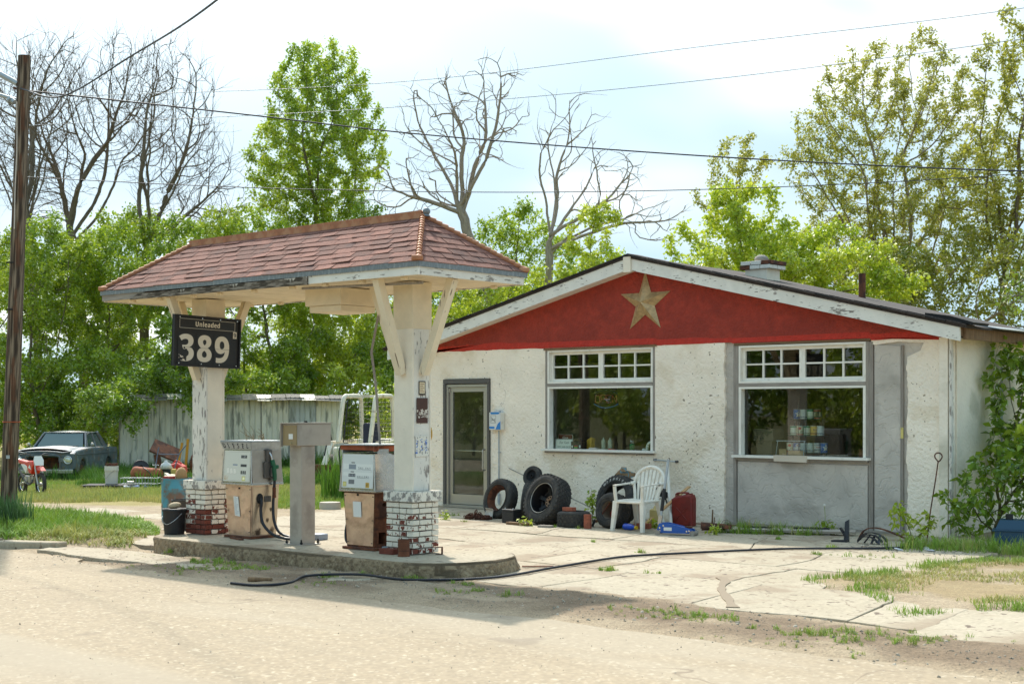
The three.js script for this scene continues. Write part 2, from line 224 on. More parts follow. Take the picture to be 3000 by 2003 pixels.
{
  // one sheet: fine cells near the camera's view, ever coarser out to the horizon
  const axis = (a, b, s, far) => { const r = []; for (let x = a; x <= b + 1e-6; x += s) r.push(x); let d = s; for (let x = a; x > -far;) { d *= 1.35; x -= d; r.unshift(x); } d = s; for (let x = b; x < far;) { d *= 1.35; x += d; r.push(x); } return r; };
  const xs = axis(-12, 12, 0.085, 400), zs = axis(-1.5, 10, 0.085, 400), nx = xs.length, nz = zs.length;
  const pos = [], col = [], uv = [], idx = [];
  for (let j = 0; j < nz; j++) for (let i = 0; i < nx; i++) {
    const x = xs[i], z = zs[j]; const far = Math.abs(x) > 40 || Math.abs(z) > 40; pos.push(x, far ? th(x, z) - 0.02 : groundH(x, z), z); uv.push(x / 1.6, z / 1.6);
    const n = fb3(x * 0.8, 3.3, z * 0.8, 4);
    const lawn = Math.max(sstep(0.5, -0.5, z - lawnEdge(x) + (n - 0.5) * 3) * sstep(-4.6, -5.4, x), sstep(-1.2, -2.2, z), sstep(16.9, 18.2, z + (n - 0.5)));
    const gp = sstep(-0.1, 0.3, dPoly(x, z, GRASS_POLE)); const gr = sstep(0.46, 0.58, n) * sstep(-0.1, 0.3, dPoly(x, z, GRASS_RIGHT));
    const verge = sstep(0.9, 0.3, Math.abs(z - vergeMid(x))) * sstep(-2, 0, x) * sstep(0.30, 0.52, fb3(x * 1.3, 1.1, z * 2.4, 4));
    let c = [1, 1, 1]; c = mix3(c, [0.50, 0.44, 0.40], verge * 0.9); c = mix3(c, z > 15 ? [0.42, 0.52, 0.18] : [0.78, 0.82, 0.34], lawn * 0.9); c = mix3(c, [0.60, 0.60, 0.32], gp * 0.8); c = mix3(c, [0.80, 0.74, 0.44], gr * 0.6);
    col.push(...c);
  }
  for (let j = 0; j < nz - 1; j++) for (let i = 0; i < nx - 1; i++) { const a = j * nx + i; idx.push(a, a + nx, a + 1, a + 1, a + nx, a + nx + 1); }
  const g = new THREE.BufferGeometry(); g.setAttribute('position', new THREE.Float32BufferAttribute(pos, 3)); g.setAttribute('color', new THREE.Float32BufferAttribute(col, 3)); g.setAttribute('uv', new THREE.Float32BufferAttribute(uv, 2)); g.setIndex(idx); g.computeVertexNormals();
  const o = finish(new THREE.Mesh(g, M.dirt)); o.name = 'ground'; o.userData.kind = 'structure'; scene.add(o);
}
// road: pale sanded chip seal
M.road = mat({ map: mkTex(2048, (u, v) => {
  let q = mix3(rgb(150, 133, 109), rgb(166, 149, 124), tf(u, v, 4, 14, 5, 2)); q = scale3(q, 0.90 + 0.19 * tf(u, v, 420, 420, 2, 4));
  q = mix3(q, rgb(206, 193, 170), 0.55 * sstep(0.80, 0.88, tf(u, v, 520, 520, 1, 7))); q = mix3(q, rgb(126, 110, 92), 0.6 * sstep(0.84, 0.90, tf(u, v, 380, 380, 2, 8)));
  const wy = v + (tf(u, v, 3, 3, 3, 31) - 0.5) * 0.03; q = mix3(q, rgb(142, 128, 108), 0.5 * sstep(0.45, 0.75, tf(u, wy, 2, 16, 4, 14))); q = mix3(q, rgb(170, 157, 137), 0.5 * sstep(0.52, 0.75, tf(u, wy, 2, 10, 4, 15)));
  q = mix3(q, rgb(118, 105, 90), 0.35 * sstep(0.76, 0.86, tf(u, v, 14, 14, 4, 17))); const c = Math.abs(tf(u, v, 3, 3, 6, 64) - 0.5); return mix3(q, rgb(112, 97, 80), 0.55 * sstep(0.0022, 0.0007, c) * sstep(0.45, 0.6, tf(u, v, 4, 4, 2, 66)));
}), bumpMap: mkTex(512, grey((u, v) => tf(u, v, 110, 110, 2, 45)), false), bumpScale: 0.003, roughness: 0.92 }, 12.6);
{
  const pts = []; for (let x = -60; x <= 60; x += 0.22) { const l = x < -1.2 ? 8.75 : 8.98; pts.push([x, l + 0.35 * (fb3(x * 0.7, 4, 9, 5) - 0.5) + 0.06 * (n3(x * 5, 1, 1) - 0.5)]); }
  for (let x = 60; x >= -60; x -= 1.5) pts.push([x, 17.0 + 0.5 * fb3(x, 7, 2, 3)]);
  struct('road', planGeo(pts, 0.0, 0.03), M.road, { off: false });
}
// concrete apron: cracked slabs with dirt in the joints
const slabMats = [0, 1, 2].map(s => mat({ map: mkTex(1024, (u, v) => {
  let q = mix3(rgb(162, 149, 127), rgb(179, 167, 146), tf(u, v, 5, 5, 5, 21 + s * 9)); q = scale3(q, 0.91 + 0.17 * tf(u, v, 120, 120, 2, 23 + s));
  q = mix3(q, rgb(136, 117, 96), 0.6 * sstep(0.52, 0.68, tf(u, v, 4, 4, 6, 25 + s))); q = mix3(q, rgb(100, 85, 72), 0.9 * sstep(0.78, 0.84, tf(u, v, 44, 44, 2, 27 + s)));
  const c = Math.abs(tf(u, v, 2, 2, 6, 61 + s) - 0.5); return mix3(q, rgb(120, 102, 84), 0.8 * sstep(0.005, 0.0015, c));
}), bumpMap: bumpFine, bumpScale: 0.003, roughness: 0.95 }, 3.1));
const slabTar = flat(142, 126, 106, { roughness: 0.95 });
{
  const apron = new THREE.Group(); apron.name = 'concrete_apron'; apron.userData.kind = 'structure'; scene.add(apron);
  const r = rng(77);
  const wob = ([x, z]) => [x + (fb3(x * 1.1, 3, z * 1.1, 4) - 0.5) * 0.34 + (n3(x * 9, 1, z * 9) - 0.5) * 0.025, z + (fb3(x * 1.1, 9, z * 1.1, 4) - 0.5) * 0.34 + (n3(x * 9, 5, z * 9) - 0.5) * 0.025];
  const addSlab = P => {
    const out = []; for (let i = 0; i < P.length; i++) { const a = P[i], b = P[(i + 1) % P.length], n = Math.max(2, Math.round(Math.hypot(b[0] - a[0], b[1] - a[1]) / 0.16)); for (let k = 0; k < n; k++) out.push(wob([lerp(a[0], b[0], k / n), lerp(a[1], b[1], k / n)])); }
    const cx = out.reduce((s, p) => s + p[0], 0) / out.length, cz = out.reduce((s, p) => s + p[1], 0) / out.length;
    const ins = out.map(([x, z]) => { const d = Math.hypot(x - cx, z - cz), k = 0.007 + 0.006 * n3(x * 4, 2, z * 4); return [x - cx - (x - cx) / d * k, z - cz - (z - cz) / d * k]; });
    const s = part(apron, 'slab', planGeo(ins, 0, 0.1, 0.004), slabMats[(r() * 3) | 0]); s.position.set(cx, 0.002 + r() * 0.009, cz); s.rotation.set((r() - 0.5) * 0.007, 0, (r() - 0.5) * 0.007);
  };
  const rows = [
    [-0.28, 1.45, [-5.1, -2.7, -0.2, 2.4, 4.6, 6.1]], [1.45, 2.88, [-5.0, -3.7, -1.0, 1.68, 4.75, 6.25]], [2.88, 4.3, [-4.6, -1.6, 1.9, 4.95, 6.5]],
    [4.3, 5.76, [-4.3, -2.2, 0.7, 3.6, 5.4, 6.3]], [5.76, 7.45, [-3.3, -1.9, 1.0, 4.25, 5.9, 7.35, 8.05, 9.7, 12]]];
  for (const [z0, z1, X] of rows) for (let i = 0; i < X.length - 1; i++) {
    const a = X[i], b = X[i + 1], t = (z1 - z0) * 0.12; let P = [[a - (z0 - 3) * 0 , z0], [b, z0], [b + t, z1], [a + t, z1]];
    if (z0 === 5.76 && a >= 7.9) P = [[a, z0 + 0.2], [b, z0 + 0.3], [b + t, 7.85], [a + t, 7.7]];
    if (r() < 0.42 && b - a > 2) { const m = lerp(0.35, 0.65, r()), m2 = lerp(0.25, 0.75, r()), p = [lerp(P[0][0], P[1][0], m), P[0][1]], q = [lerp(P[3][0], P[2][0], m2), P[2][1]]; addSlab([P[0], p, q, P[3]]); addSlab([p, P[1], P[2], q]); } else addSlab(P);
  }
  { const a = [], b = []; for (let k = 0; k <= 14; k++) { const t = k / 14, x = lerp(5.26, 6.5, t) + (n3(t * 6, 1, 1) - 0.5) * 0.12, z = lerp(5.56, 7.35, t) + (n3(t * 6, 5, 1) - 0.5) * 0.1, w = 0.02 + 0.045 * n3(t * 9, 3, 3); a.push([x - w, z + w * 0.6]); b.unshift([x + w, z - w * 0.6]); } part(apron, 'crack_sealant', planGeo([...a, ...b], 0.018, 0.012), slabTar); }
  for (const P of [[[-6.6, 3.9], [-4.9, 3.7], [-4.8, 4.6], [-6.4, 4.75]], [[-8.6, 3.9], [-7.0, 3.8], [-6.9, 4.7], [-8.3, 4.85]], [[-2.9, 8.0], [-1.6, 7.85], [0.6, 8.05], [0.9, 8.5], [-1.2, 8.62], [-2.6, 8.5]], [[1.2, 7.85], [3.4, 7.8], [3.7, 8.25], [1.6, 8.4]]]) addSlab(P);
}
// low kerb between the grass under the pole and the road
{
  const k = thing('kerb', 'short weathered concrete kerb at the road edge below the utility pole', 'kerb', [-3.6, 0, 8.35]);
  for (let i = 0; i < 4; i++) part(k, 'kerb_stone', rb(1.02, 0.16, 0.2, -2.7 + i * 1.05, -0.012 - 0.01 * (i % 2), 0.62 - i * 0.27 + 0.12, 0.03, [0, 0.25, (i % 2) * 0.02]), slabMats[i % 3]);
}
// pump island
M.islandSide = mat({ map: mkTex(512, (u, v) => { let q = mix3(rgb(124, 104, 80), rgb(176, 156, 126), tf(u, v, 14, 14, 5, 28)); return mix3(q, rgb(88, 73, 56), 0.5 * sstep(0.5, 0.75, tf(u, v, 24, 24, 4, 29))); }), bumpMap: mkTex(512, grey((u, v) => tf(u, v, 22, 22, 5, 30)), false), bumpScale: 0.03, roughness: 1 }, 0.9);
const ISL = 0.16;
{
  const o = thing('pump_island', 'raised concrete pump island with rounded ends and crumbling edge', 'island', [0.75, 0, 6.9]);
  const pts = []; const L = 2.0, R = 0.78; for (let k = 0; k <= 20; k++) { const a = -Math.PI / 2 + k / 20 * Math.PI; pts.push([L + Math.cos(a) * R * 0.85, Math.sin(a) * R]); } for (let k = 0; k <= 20; k++) { const a = Math.PI / 2 + k / 20 * Math.PI; pts.push([-L + Math.cos(a) * R * 0.85, Math.sin(a) * R]); }
  const fine = []; for (let i = 0; i < pts.length; i++) { const a = pts[i], b = pts[(i + 1) % pts.length], n = Math.max(1, Math.round(Math.hypot(b[0] - a[0], b[1] - a[1]) / 0.08)); for (let k = 0; k < n; k++) fine.push([lerp(a[0], b[0], k / n), lerp(a[1], b[1], k / n)]); }
  // the side: rings of a lathe-like band with chips
  const N = fine.length, ring = [[0.0, -0.06], [0.02, 0.03], [0.0, 0.09], [-0.005, 0.13], [-0.022, ISL - 0.004], [-0.05, ISL - 0.001]], pos = [], idx = [];
  ring.forEach(([o2, y], j) => fine.forEach(([x, z]) => { const d = Math.hypot(x, z), c = (fb3(x * 3, y * 6, z * 3, 4) - 0.5) * (j < 4 ? 0.12 : 0.05) * (j === 0 ? 0.2 : 1), k = 1 + (o2 + c) / Math.max(0.7, d); pos.push(x * (Math.abs(x) > L ? k : 1), y + (j > 2 ? (fb3(x * 2, 1, z * 2, 3) - 0.5) * 0.02 * (j === 5 ? 0.2 : 1) : 0), z * k); }));
  for (let j = 0; j < ring.length - 1; j++) for (let i = 0; i < N; i++) { const a = j * N + i, b = j * N + (i + 1) % N; idx.push(a, b, a + N, b, b + N, a + N); }
  const g = new THREE.BufferGeometry(); g.setAttribute('position', new THREE.Float32BufferAttribute(pos, 3)); g.setIndex(idx); g.computeVertexNormals();
  part(o, 'side', g, M.islandSide);
  part(o, 'top', planGeo(fine.map(([x, z]) => { const d = Math.hypot(x, z), k = 1 - 0.035 / Math.max(d, 0.7); return [x * k, z * k]; }), ISL, 0.06), slabMats[1]);
}
// ---------------------------------------------------------------- station building
const WZ = -0.30, GZ = -0.345;      // front of white stucco, front of the grey cement infill
const station = thing('gas_station', 'white stucco gas station with red gable and two large windows', 'building');
{
  const rj = rng(5);
  const ragX = (x, y0, y1, n, a) => { const r = []; for (let i = 0; i <= n; i++) { const y = lerp(y0, y1, i / n); r.push([x + (fb3(y * 3, x, 1, 4) - 0.5) * a * 2 + (rj() - 0.5) * a * 0.35, y]); } return r; };
  const ragY = (y, x0, x1, n, a) => { const r = []; for (let i = 0; i <= n; i++) { const x = lerp(x0, x1, i / n); r.push([x, y + (fb3(x * 4, y, 2, 4) - 0.5) * a * 2 + (rj() - 0.5) * a * 0.4]); } return r; };
  // white stucco left of the infill, with door and window openings
  const A = [[-5.05, -0.15], [-4.22, -0.15], [-4.22, 2.24], [-3.12, 2.24], [-3.12, -0.15], [1.52, -0.15], ...ragX(1.56, 0.0, 2.60, 60, 0.05), [1.57, 2.70], [-5.05, 2.74]];
  part(station, 'front_wall', ext(A, 0.2, WZ - 0.2, [rect(-1.91, 1.03, 0.30, 2.68)]), M.stucco, { off: false });
  const B = [[5.06, -0.15], [5.06, 2.69], [4.74, 2.69], [4.66, 2.50], ...ragX(4.47, 2.42, 0.0, 56, 0.05), [4.40, -0.15]];
  part(station, 'corner_wall', ext(B, 0.2, WZ - 0.2), M.stucco);
  part(station, 'lintel_render', ext([[3.93, 2.72], [3.93, 2.61], ...ragY(2.61, 3.98, 4.72, 16, 0.025), [4.73, 2.72]], 0.17, WZ - 0.18), M.stucco);
  part(station, 'cement_panel', ext(rect(1.50, -0.12, 4.75, 2.70), 0.12, GZ - 0.12, [rect(1.74, 1.00, 3.91, 2.655)]), M.cement);
  part(station, 'cement_panel', ext([[1.775, 0.03], [3.875, 0.03], [3.875, 0.93], [1.775, 0.94]], 0.025, GZ + 0.003, [], 0.008), M.cement);
  part(station, 'cement_panel', ext([[3.975, 0.02], [4.36, 0.02], [4.365, 2.57], [3.975, 2.60]], 0.022, GZ + 0.003, [], 0.006), M.cement);
  for (const [x, y0, y1, w] of [[1.735, 0.0, 2.66, 0.05], [3.93, 0.0, 2.64, 0.055], [4.39, 0.02, 2.58, 0.03]]) part(station, 'batten', bx(w, y1 - y0, 0.035, x, (y0 + y1) / 2, GZ + 0.019), M.greyWood);
  part(station, 'base_board', bx(2.8, 0.07, 0.05, 3.06, 0.0, GZ + 0.026), M.greyWood, { rot: true });
  part(station, 'header_board', bx(2.2, 0.03, 0.05, 2.83, 2.668, WZ - 0.012), M.brownWood, { rot: true });
  part(station, 'header_board', bx(2.26, 0.028, 0.04, -0.8, 2.697, WZ + 0.004), M.brownWood, { rot: true });
  // other walls, floor, ceiling
  part(station, 'side_wall', bx(0.18, 2.95, 8.5, 4.99, 1.33, -4.76), M.stuccoSide);
  part(station, 'side_wall', bx(0.18, 2.95, 8.5, -4.96, 1.33, -4.76), M.stuccoSide);
  part(station, 'rear_wall', bx(9.74, 2.95, 0.18, 0.015, 1.33, -8.92), M.interior);
  part(station, 'floor', bx(9.7, 0.12, 8.3, 0.015, -0.08, -4.68), M.interior);
  part(station, 'ceiling', bx(9.74, 0.06, 8.3, 0.015, 2.83, -4.68), M.interior);
  // red gable
  const ry = x => 4.05 - 0.238 * Math.abs(x) - 0.2;   // underside of the rake
  const low = ragY(2.72, -4.95, -1.93, 40, 0.014).concat([[-1.90, 2.715], [0.32, 2.715]], ragY(2.70, 0.34, 1.66, 20, 0.012), [[1.7, 2.688], [3.9, 2.688]], ragY(2.665, 3.94, 5.05, 16, 0.012));
  const mid = low.map(([x, y]) => [x, Math.min(y + 0.10 + (fb3(x * 2, 4, 1, 3) - 0.5) * 0.10, ry(x) - 0.02)]);
  part(station, 'gable', ext([...mid, [5.05, ry(5.05) + 0.06], [0, ry(0) + 0.10], [-4.95, ry(-4.95) + 0.06]], 0.2, WZ - 0.195), M.redPaint);
  part(station, 'gable_band', ext([...low, ...[...mid].reverse()], 0.2, WZ - 0.195 + 0.001), M.redFresh);
  // roof
  const slope = Math.atan(0.238);
  M.roofShingle = mat({ map: grainTex(rgb(62, 54, 50), { amp: 0.3, f: 40, seed: 55 }), roughness: 0.95 }, 1.2);
  for (const s of [-1, 1]) {
    const roof = part(station, 'roof', ext([[0, 4.05], [s * 5.42, 4.05 - 0.238 * 5.42], [s * 5.42, 4.08 - 0.238 * 5.42], [0, 4.08]], 3.3, -3.28), M.roofShingle);
    // uneven shingle edges along the rake
    for (let k = 0; k < 20; k++) { const a = k * 0.272, b = a + 0.262; const j = rj() * 0.02; part(roof, 'edge_shingle', ext([[s * a, 4.083 - 0.238 * a], [s * b, 4.083 - 0.238 * b], [s * b, 4.098 - 0.238 * b], [s * a, 4.103 - 0.238 * a]], 0.3, -0.26 + j), k % 3 ? M.roofShingle : M.blackMatt); }
    for (let k = 0; k < 14; k++) { const a = k * 0.384, b = a + 0.372; part(roof, 'edge_shingle', ext([[s * a, 4.10 - 0.238 * a], [s * b, 4.10 - 0.238 * b], [s * b, 4.113 - 0.238 * b], [s * a, 4.118 - 0.238 * a]], 0.3, -0.30 + rj() * 0.02), M.roofShingle); }
    part(station, 'rake_board', ext([[0.001 * s, 4.045], [s * 5.34, 4.045 - 0.238 * 5.34], [s * 5.34, 3.865 - 0.238 * 5.34], [0.001 * s, 3.865]], 0.035, -0.035), M.peelRake, { rot: false });
    for (let k = 0; k < 37; k++) { const a = 0.02 + k * 0.143, b = a + 0.137; part(station, 'soffit_board', ext([[s * a, 3.885 - 0.238 * a], [s * b, 3.885 - 0.238 * b], [s * b, 3.90 - 0.238 * b], [s * a, 3.90 - 0.238 * a]], 0.32, -0.357), M.whitePaint); }
    part(station, 'eave_board', bx(0.035, 0.16, 9.0, s * 5.36, 2.70, -4.6), M.brownWood);
    part(station, 'eave_soffit', bx(0.27, 0.02, 8.9, s * 5.22, 2.665, -4.6), M.greyWood);
  }
  part(station, 'peak_board', bx(0.14, 0.24, 0.03, 0, 3.945, 0.017), M.peelWhite);
  part(station, 'rafter_tail', bx(0.16, 0.12, 0.26, 5.26, 2.72, -0.17), M.brownWood);
  part(station, 'rafter_tail', bx(0.16, 0.12, 0.26, -5.26, 2.72, -0.17), M.brownWood);
  for (let k = 0; k < 4; k++) part(station, 'metal_roof_edge', bx(0.34, 0.012, 1.3, 5.36 + 0.012 * k, 2.815 + 0.010 * (k % 2), -1.5 - k * 1.32, [0, 0, -0.2]), M.galv);
  part(station, 'tar_flap', ext([[4.85, 2.955], [5.5, 2.80], [5.52, 2.83], [5.2, 2.93], [4.85, 2.985]], 0.5, -0.52), M.blackMatt);
  part(station, 'flat_roof', bx(10.2, 0.08, 5.9, 0, 2.72, -6.2), M.roofShingle);
  part(station, 'gable_back', ext([[-5.0, 2.6], [5.0, 2.6], [5.0, 2.84], [0, 4.03], [-5.0, 2.84]], 0.1, -3.27), M.roofShingle);
  // corner trim
  part(station, 'corner_post', bx(0.12, 2.66, 0.05, 5.005, 1.33, WZ + 0.027), M.stuccoSide);
  part(station, 'corner_strip', bx(0.035, 2.66, 0.06, 5.10, 1.33, WZ + 0.02), M.peelHeavy);
  part(station, 'drain_pipe', tube([[5.13, 2.3, -1.9], [5.13, 1.5, -1.9], [5.13, 0.8, -1.9]], 0.017, 8), M.galv);
  // chimney
  const ch = part(station, 'chimney', bx(0.40, 0.7, 0.40, 1.07, 3.65, -2.2), M.peelWhite);
  for (let c = 0; c < 2; c++) for (let k = 0; k < 3; k++) for (const s of [-1, 1]) { const x = 1.07 + (k - 1) * 0.19 + c * 0.02; part(ch, 'brick', rb(0.18, 0.06, 0.24, x, 3.985 + c * 0.068, -2.2 + s * 0.125, 0.006), (k + c) % 3 ? M.peelHeavy : M.rust); }
  part(ch, 'cap_stone', sp(0.12, 1.05, 4.13, -2.2, [1, 0.6, 1], 8), M.greyWood);
  part(station, 'vent_pipe', cy(0.055, 0.055, 0.62, 2.62, 3.52, -2.6), M.rust);

  // windows: two, each a transom of two six-pane sashes over one large pane
  const win = (x0, x1, ys, yt, yr) => {
    const cx = (x0 + x1) / 2, w = x1 - x0, z = WZ;
    const fr = part(station, 'window', [bx(0.045, yt - ys, 0.15, x0 + 0.0225, (ys + yt) / 2, z - 0.08), bx(0.045, yt - ys, 0.15, x1 - 0.0225, (ys + yt) / 2, z - 0.08)], M.greyWood);
    part(fr, 'rail', bx(w - 0.092, 0.05, 0.15, cx, yr, z - 0.075), M.greyWood, { rot: true });
    part(fr, 'sill', bx(w + 0.06, 0.035, 0.2, cx, ys + 0.0175, z - 0.02), M.whitePaint);
    part(fr, 'apron_board', bx(w - 0.02, 0.03, 0.05, cx, ys - 0.016, z + 0.006), M.greyWood, { rot: true });
    const a = x0 + 0.047, b = x1 - 0.047;
    // picture window frame
    const y0 = ys + 0.037, y1 = yr - 0.027;
    part(fr, 'picture_frame', [bx(0.04, y1 - y0, 0.11, a + 0.02, (y0 + y1) / 2, z - 0.055), bx(0.04, y1 - y0, 0.11, b - 0.02, (y0 + y1) / 2, z - 0.055), bx(b - a - 0.082, 0.03, 0.11, cx, y1 - 0.015, z - 0.055)], M.whitePaint);
    part(fr, 'pane', bx(b - a - 0.084, y1 - y0 - 0.034, 0.004, cx, (y0 + y1) / 2 - 0.015, z - 0.095), M.glass);
    // transom
    const t0 = yr + 0.027, t1 = yt - 0.005, m = 0.03;
    part(fr, 'transom_frame', [bx(m, t1 - t0, 0.11, a + m / 2, (t0 + t1) / 2, z - 0.055), bx(m, t1 - t0, 0.11, b - m / 2, (t0 + t1) / 2, z - 0.055), bx(b - a - 2 * m - 0.002, m, 0.11, cx, t1 - m / 2, z - 0.055), bx(b - a - 2 * m - 0.002, m, 0.11, cx, t0 + m / 2, z - 0.055)], M.whitePaint);
    for (const k of [0, 1]) {
      const sa = lerp(a + m + 0.001, b - m - 0.001, k / 2) + 0.001, sb = lerp(a + m + 0.001, b - m - 0.001, (k + 1) / 2) - 0.001, s0 = t0 + m + 0.001, s1 = t1 - m - 0.001, st = 0.045;
      part(fr, 'sash', [bx(st, s1 - s0, 0.04, sa + st / 2, (s0 + s1) / 2, z - 0.08), bx(st, s1 - s0, 0.04, sb - st / 2, (s0 + s1) / 2, z - 0.08), bx(sb - sa - 2 * st - 0.001, st, 0.04, (sa + sb) / 2, s1 - st / 2, z - 0.08), bx(sb - sa - 2 * st - 0.001, st, 0.04, (sa + sb) / 2, s0 + st / 2, z - 0.08)], M.whitePaint);
      const ia = sa + st, ib = sb - st, ja = s0 + st, jb = s1 - st, mw = 0.024;
      for (const q of [1, 2]) part(fr, 'muntin', bx(mw, jb - ja - 0.002, 0.034, lerp(ia, ib, q / 3), (ja + jb) / 2, z - 0.08), M.whitePaint);
      for (const q of [0, 1, 2]) part(fr, 'muntin', bx((ib - ia) / 3 - mw - 0.002, mw, 0.03, lerp(ia, ib, (q + 0.5) / 3), (ja + jb) / 2, z - 0.08), M.whitePaint);
      for (let q = 0; q < 3; q++) for (let p = 0; p < 2; p++) part(fr, 'pane', bx((ib - ia) / 3 - 0.004, (jb - ja) / 2 - 0.004, 0.003, lerp(ia, ib, (q + 0.5) / 3), lerp(ja, jb, (p + 0.5) / 2), z - 0.092, [0, (h3(q, p, k) - 0.5) * 0.006, 0]), M.glass);
    }
    return fr;
  };
  win(-1.91, 0.30, 1.03, 2.68, 2.105).userData.label = 'window with open sign and oddments along the sill';
  win(1.76, 3.90, 1.00, 2.65, 2.065).userData.label = 'window with rack of oil cans behind it';
  // door
  const dz = WZ - 0.05;
  const door = part(station, 'door', [bx(0.075, 2.03, 0.045, -4.07, 1.08, dz), bx(0.075, 2.03, 0.045, -3.27, 1.08, dz), bx(0.725, 0.08, 0.045, -3.67, 2.055, dz), bx(0.725, 0.17, 0.045, -3.67, 0.15, dz)], M.alu);
  part(door, 'pane', bx(0.727, 1.78, 0.006, -3.67, 1.125, dz), M.glass);
  part(door, 'handle', [tube([[-3.27, 1.02, dz + 0.02], [-3.27, 1.02, dz + 0.07], [-3.27, 0.99, dz + 0.085], [-3.27, 0.82, dz + 0.085], [-3.27, 0.70, dz + 0.085], [-3.27, 0.67, dz + 0.07], [-3.27, 0.67, dz + 0.02]], 0.014, 40)], M.alu);
  part(door, 'push_bar', cy(0.013, 0.013, 0.73, -3.67, 0.99, dz - 0.06, [0, 0, Math.PI / 2]), M.alu);
  part(door, 'lock', cy(0.018, 0.018, 0.02, -3.27, 1.22, dz + 0.03, [Math.PI / 2, 0, 0]), M.chrome);
  part(door, 'hinge', bx(0.03, 0.07, 0.03, -4.10, 2.04, dz + 0.03), M.alu);
  part(station, 'door_frame', [bx(0.045, 2.12, 0.12, -4.135, 1.08, WZ - 0.05), bx(0.045, 2.12, 0.12, -3.205, 1.08, WZ - 0.05), bx(0.88, 0.042, 0.12, -3.67, 2.12, WZ - 0.05)], M.alu);
  part(station, 'door_casing', [bx(0.058, 2.19, 0.05, -4.188, 1.06, WZ + 0.005), bx(0.05, 2.19, 0.05, -3.152, 1.06, WZ + 0.005), bx(1.09, 0.075, 0.052, -3.67, 2.195, WZ + 0.006)], M.darkFrame);
  part(station, 'threshold', bx(0.98, 0.04, 0.16, -3.67, 0.035, WZ + 0.01), M.alu);
  // star on the gable
  const st = thing('barn_star', 'brass coloured five pointed metal star on the red gable', 'star', [0.12, 3.37, WZ + 0.012]);
  const pts = []; for (let k = 0; k < 10; k++) { const a = Math.PI / 2 + k * Math.PI / 5, R = k % 2 ? 0.190 : 0.498; pts.push([Math.cos(a) * R, Math.sin(a) * R, 0]); }
  M.brass = mat({ map: grainTex(rgb(190, 162, 118), { amp: 0.14, f: 10, stain: rgb(150, 124, 88), stainAmt: 0.6, seed: 14 }), metalness: 0.25, roughness: 0.45 }, 0.4);
  for (let k = 0; k < 10; k++) { const a = pts[k], b = pts[(k + 1) % 10], g = new THREE.BufferGeometry(); g.setAttribute('position', new THREE.Float32BufferAttribute([...a, ...b, 0, 0, 0.13, ...b, ...a, 0, 0, -0.0], 3)); g.computeVertexNormals(); part(st, 'facet', g, M.brass); }
}
// ---------------------------------------------------------------- pump canopy on two columns
const brickMats = [0.86, 0.67, 0.53, 0.40, 0.17].map((c, i) => mat({ map: peelTex(rgb(226, 217, 200), rgb(112, 56, 42), c, { fx: 5, fy: 5, seed: 140 + i * 7, n: 256, soft: 0.015 }), bumpMap: bumpFine, bumpScale: 0.002, roughness: 0.9 }, 0.42));
M.shingles = [0, 1, 2, 3, 4].map(i => mat({ map: grainTex(scale3(rgb(134, 90, 77), [1, 0.92, 1.07, 0.84, 0.98][i]), { n: 256, amp: 0.22, f: 60, stain: rgb(92, 66, 62), stainAmt: i === 3 ? 0.7 : 0.3, thr: 0.58, seed: 150 + i }), bumpMap: bumpFine, bumpScale: 0.002, roughness: 0.95 }, 0.6));
M.copper = mat({ map: grainTex(rgb(168, 108, 74), { amp: 0.14, f: 10, stain: rgb(190, 144, 108), stainAmt: 0.6, seed: 60 }), roughness: 0.6, metalness: 0.2 }, 0.5);
M.drip = mat({ map: grainTex(rgb(122, 128, 132), { amp: 0.10, f: 24, seed: 63, sy: 1, sx: 3, stain: rgb(170, 174, 172), stainAmt: 0.5 }), metalness: 0.35, roughness: 0.55 }, 0.5);
const CX0 = -2.72, CX1 = 2.93, CZ0 = 5.88, CZ1 = 7.55, CY = 3.07, RY = 3.80, RZ = 6.715, RX0 = -1.93, RX1 = 2.17;
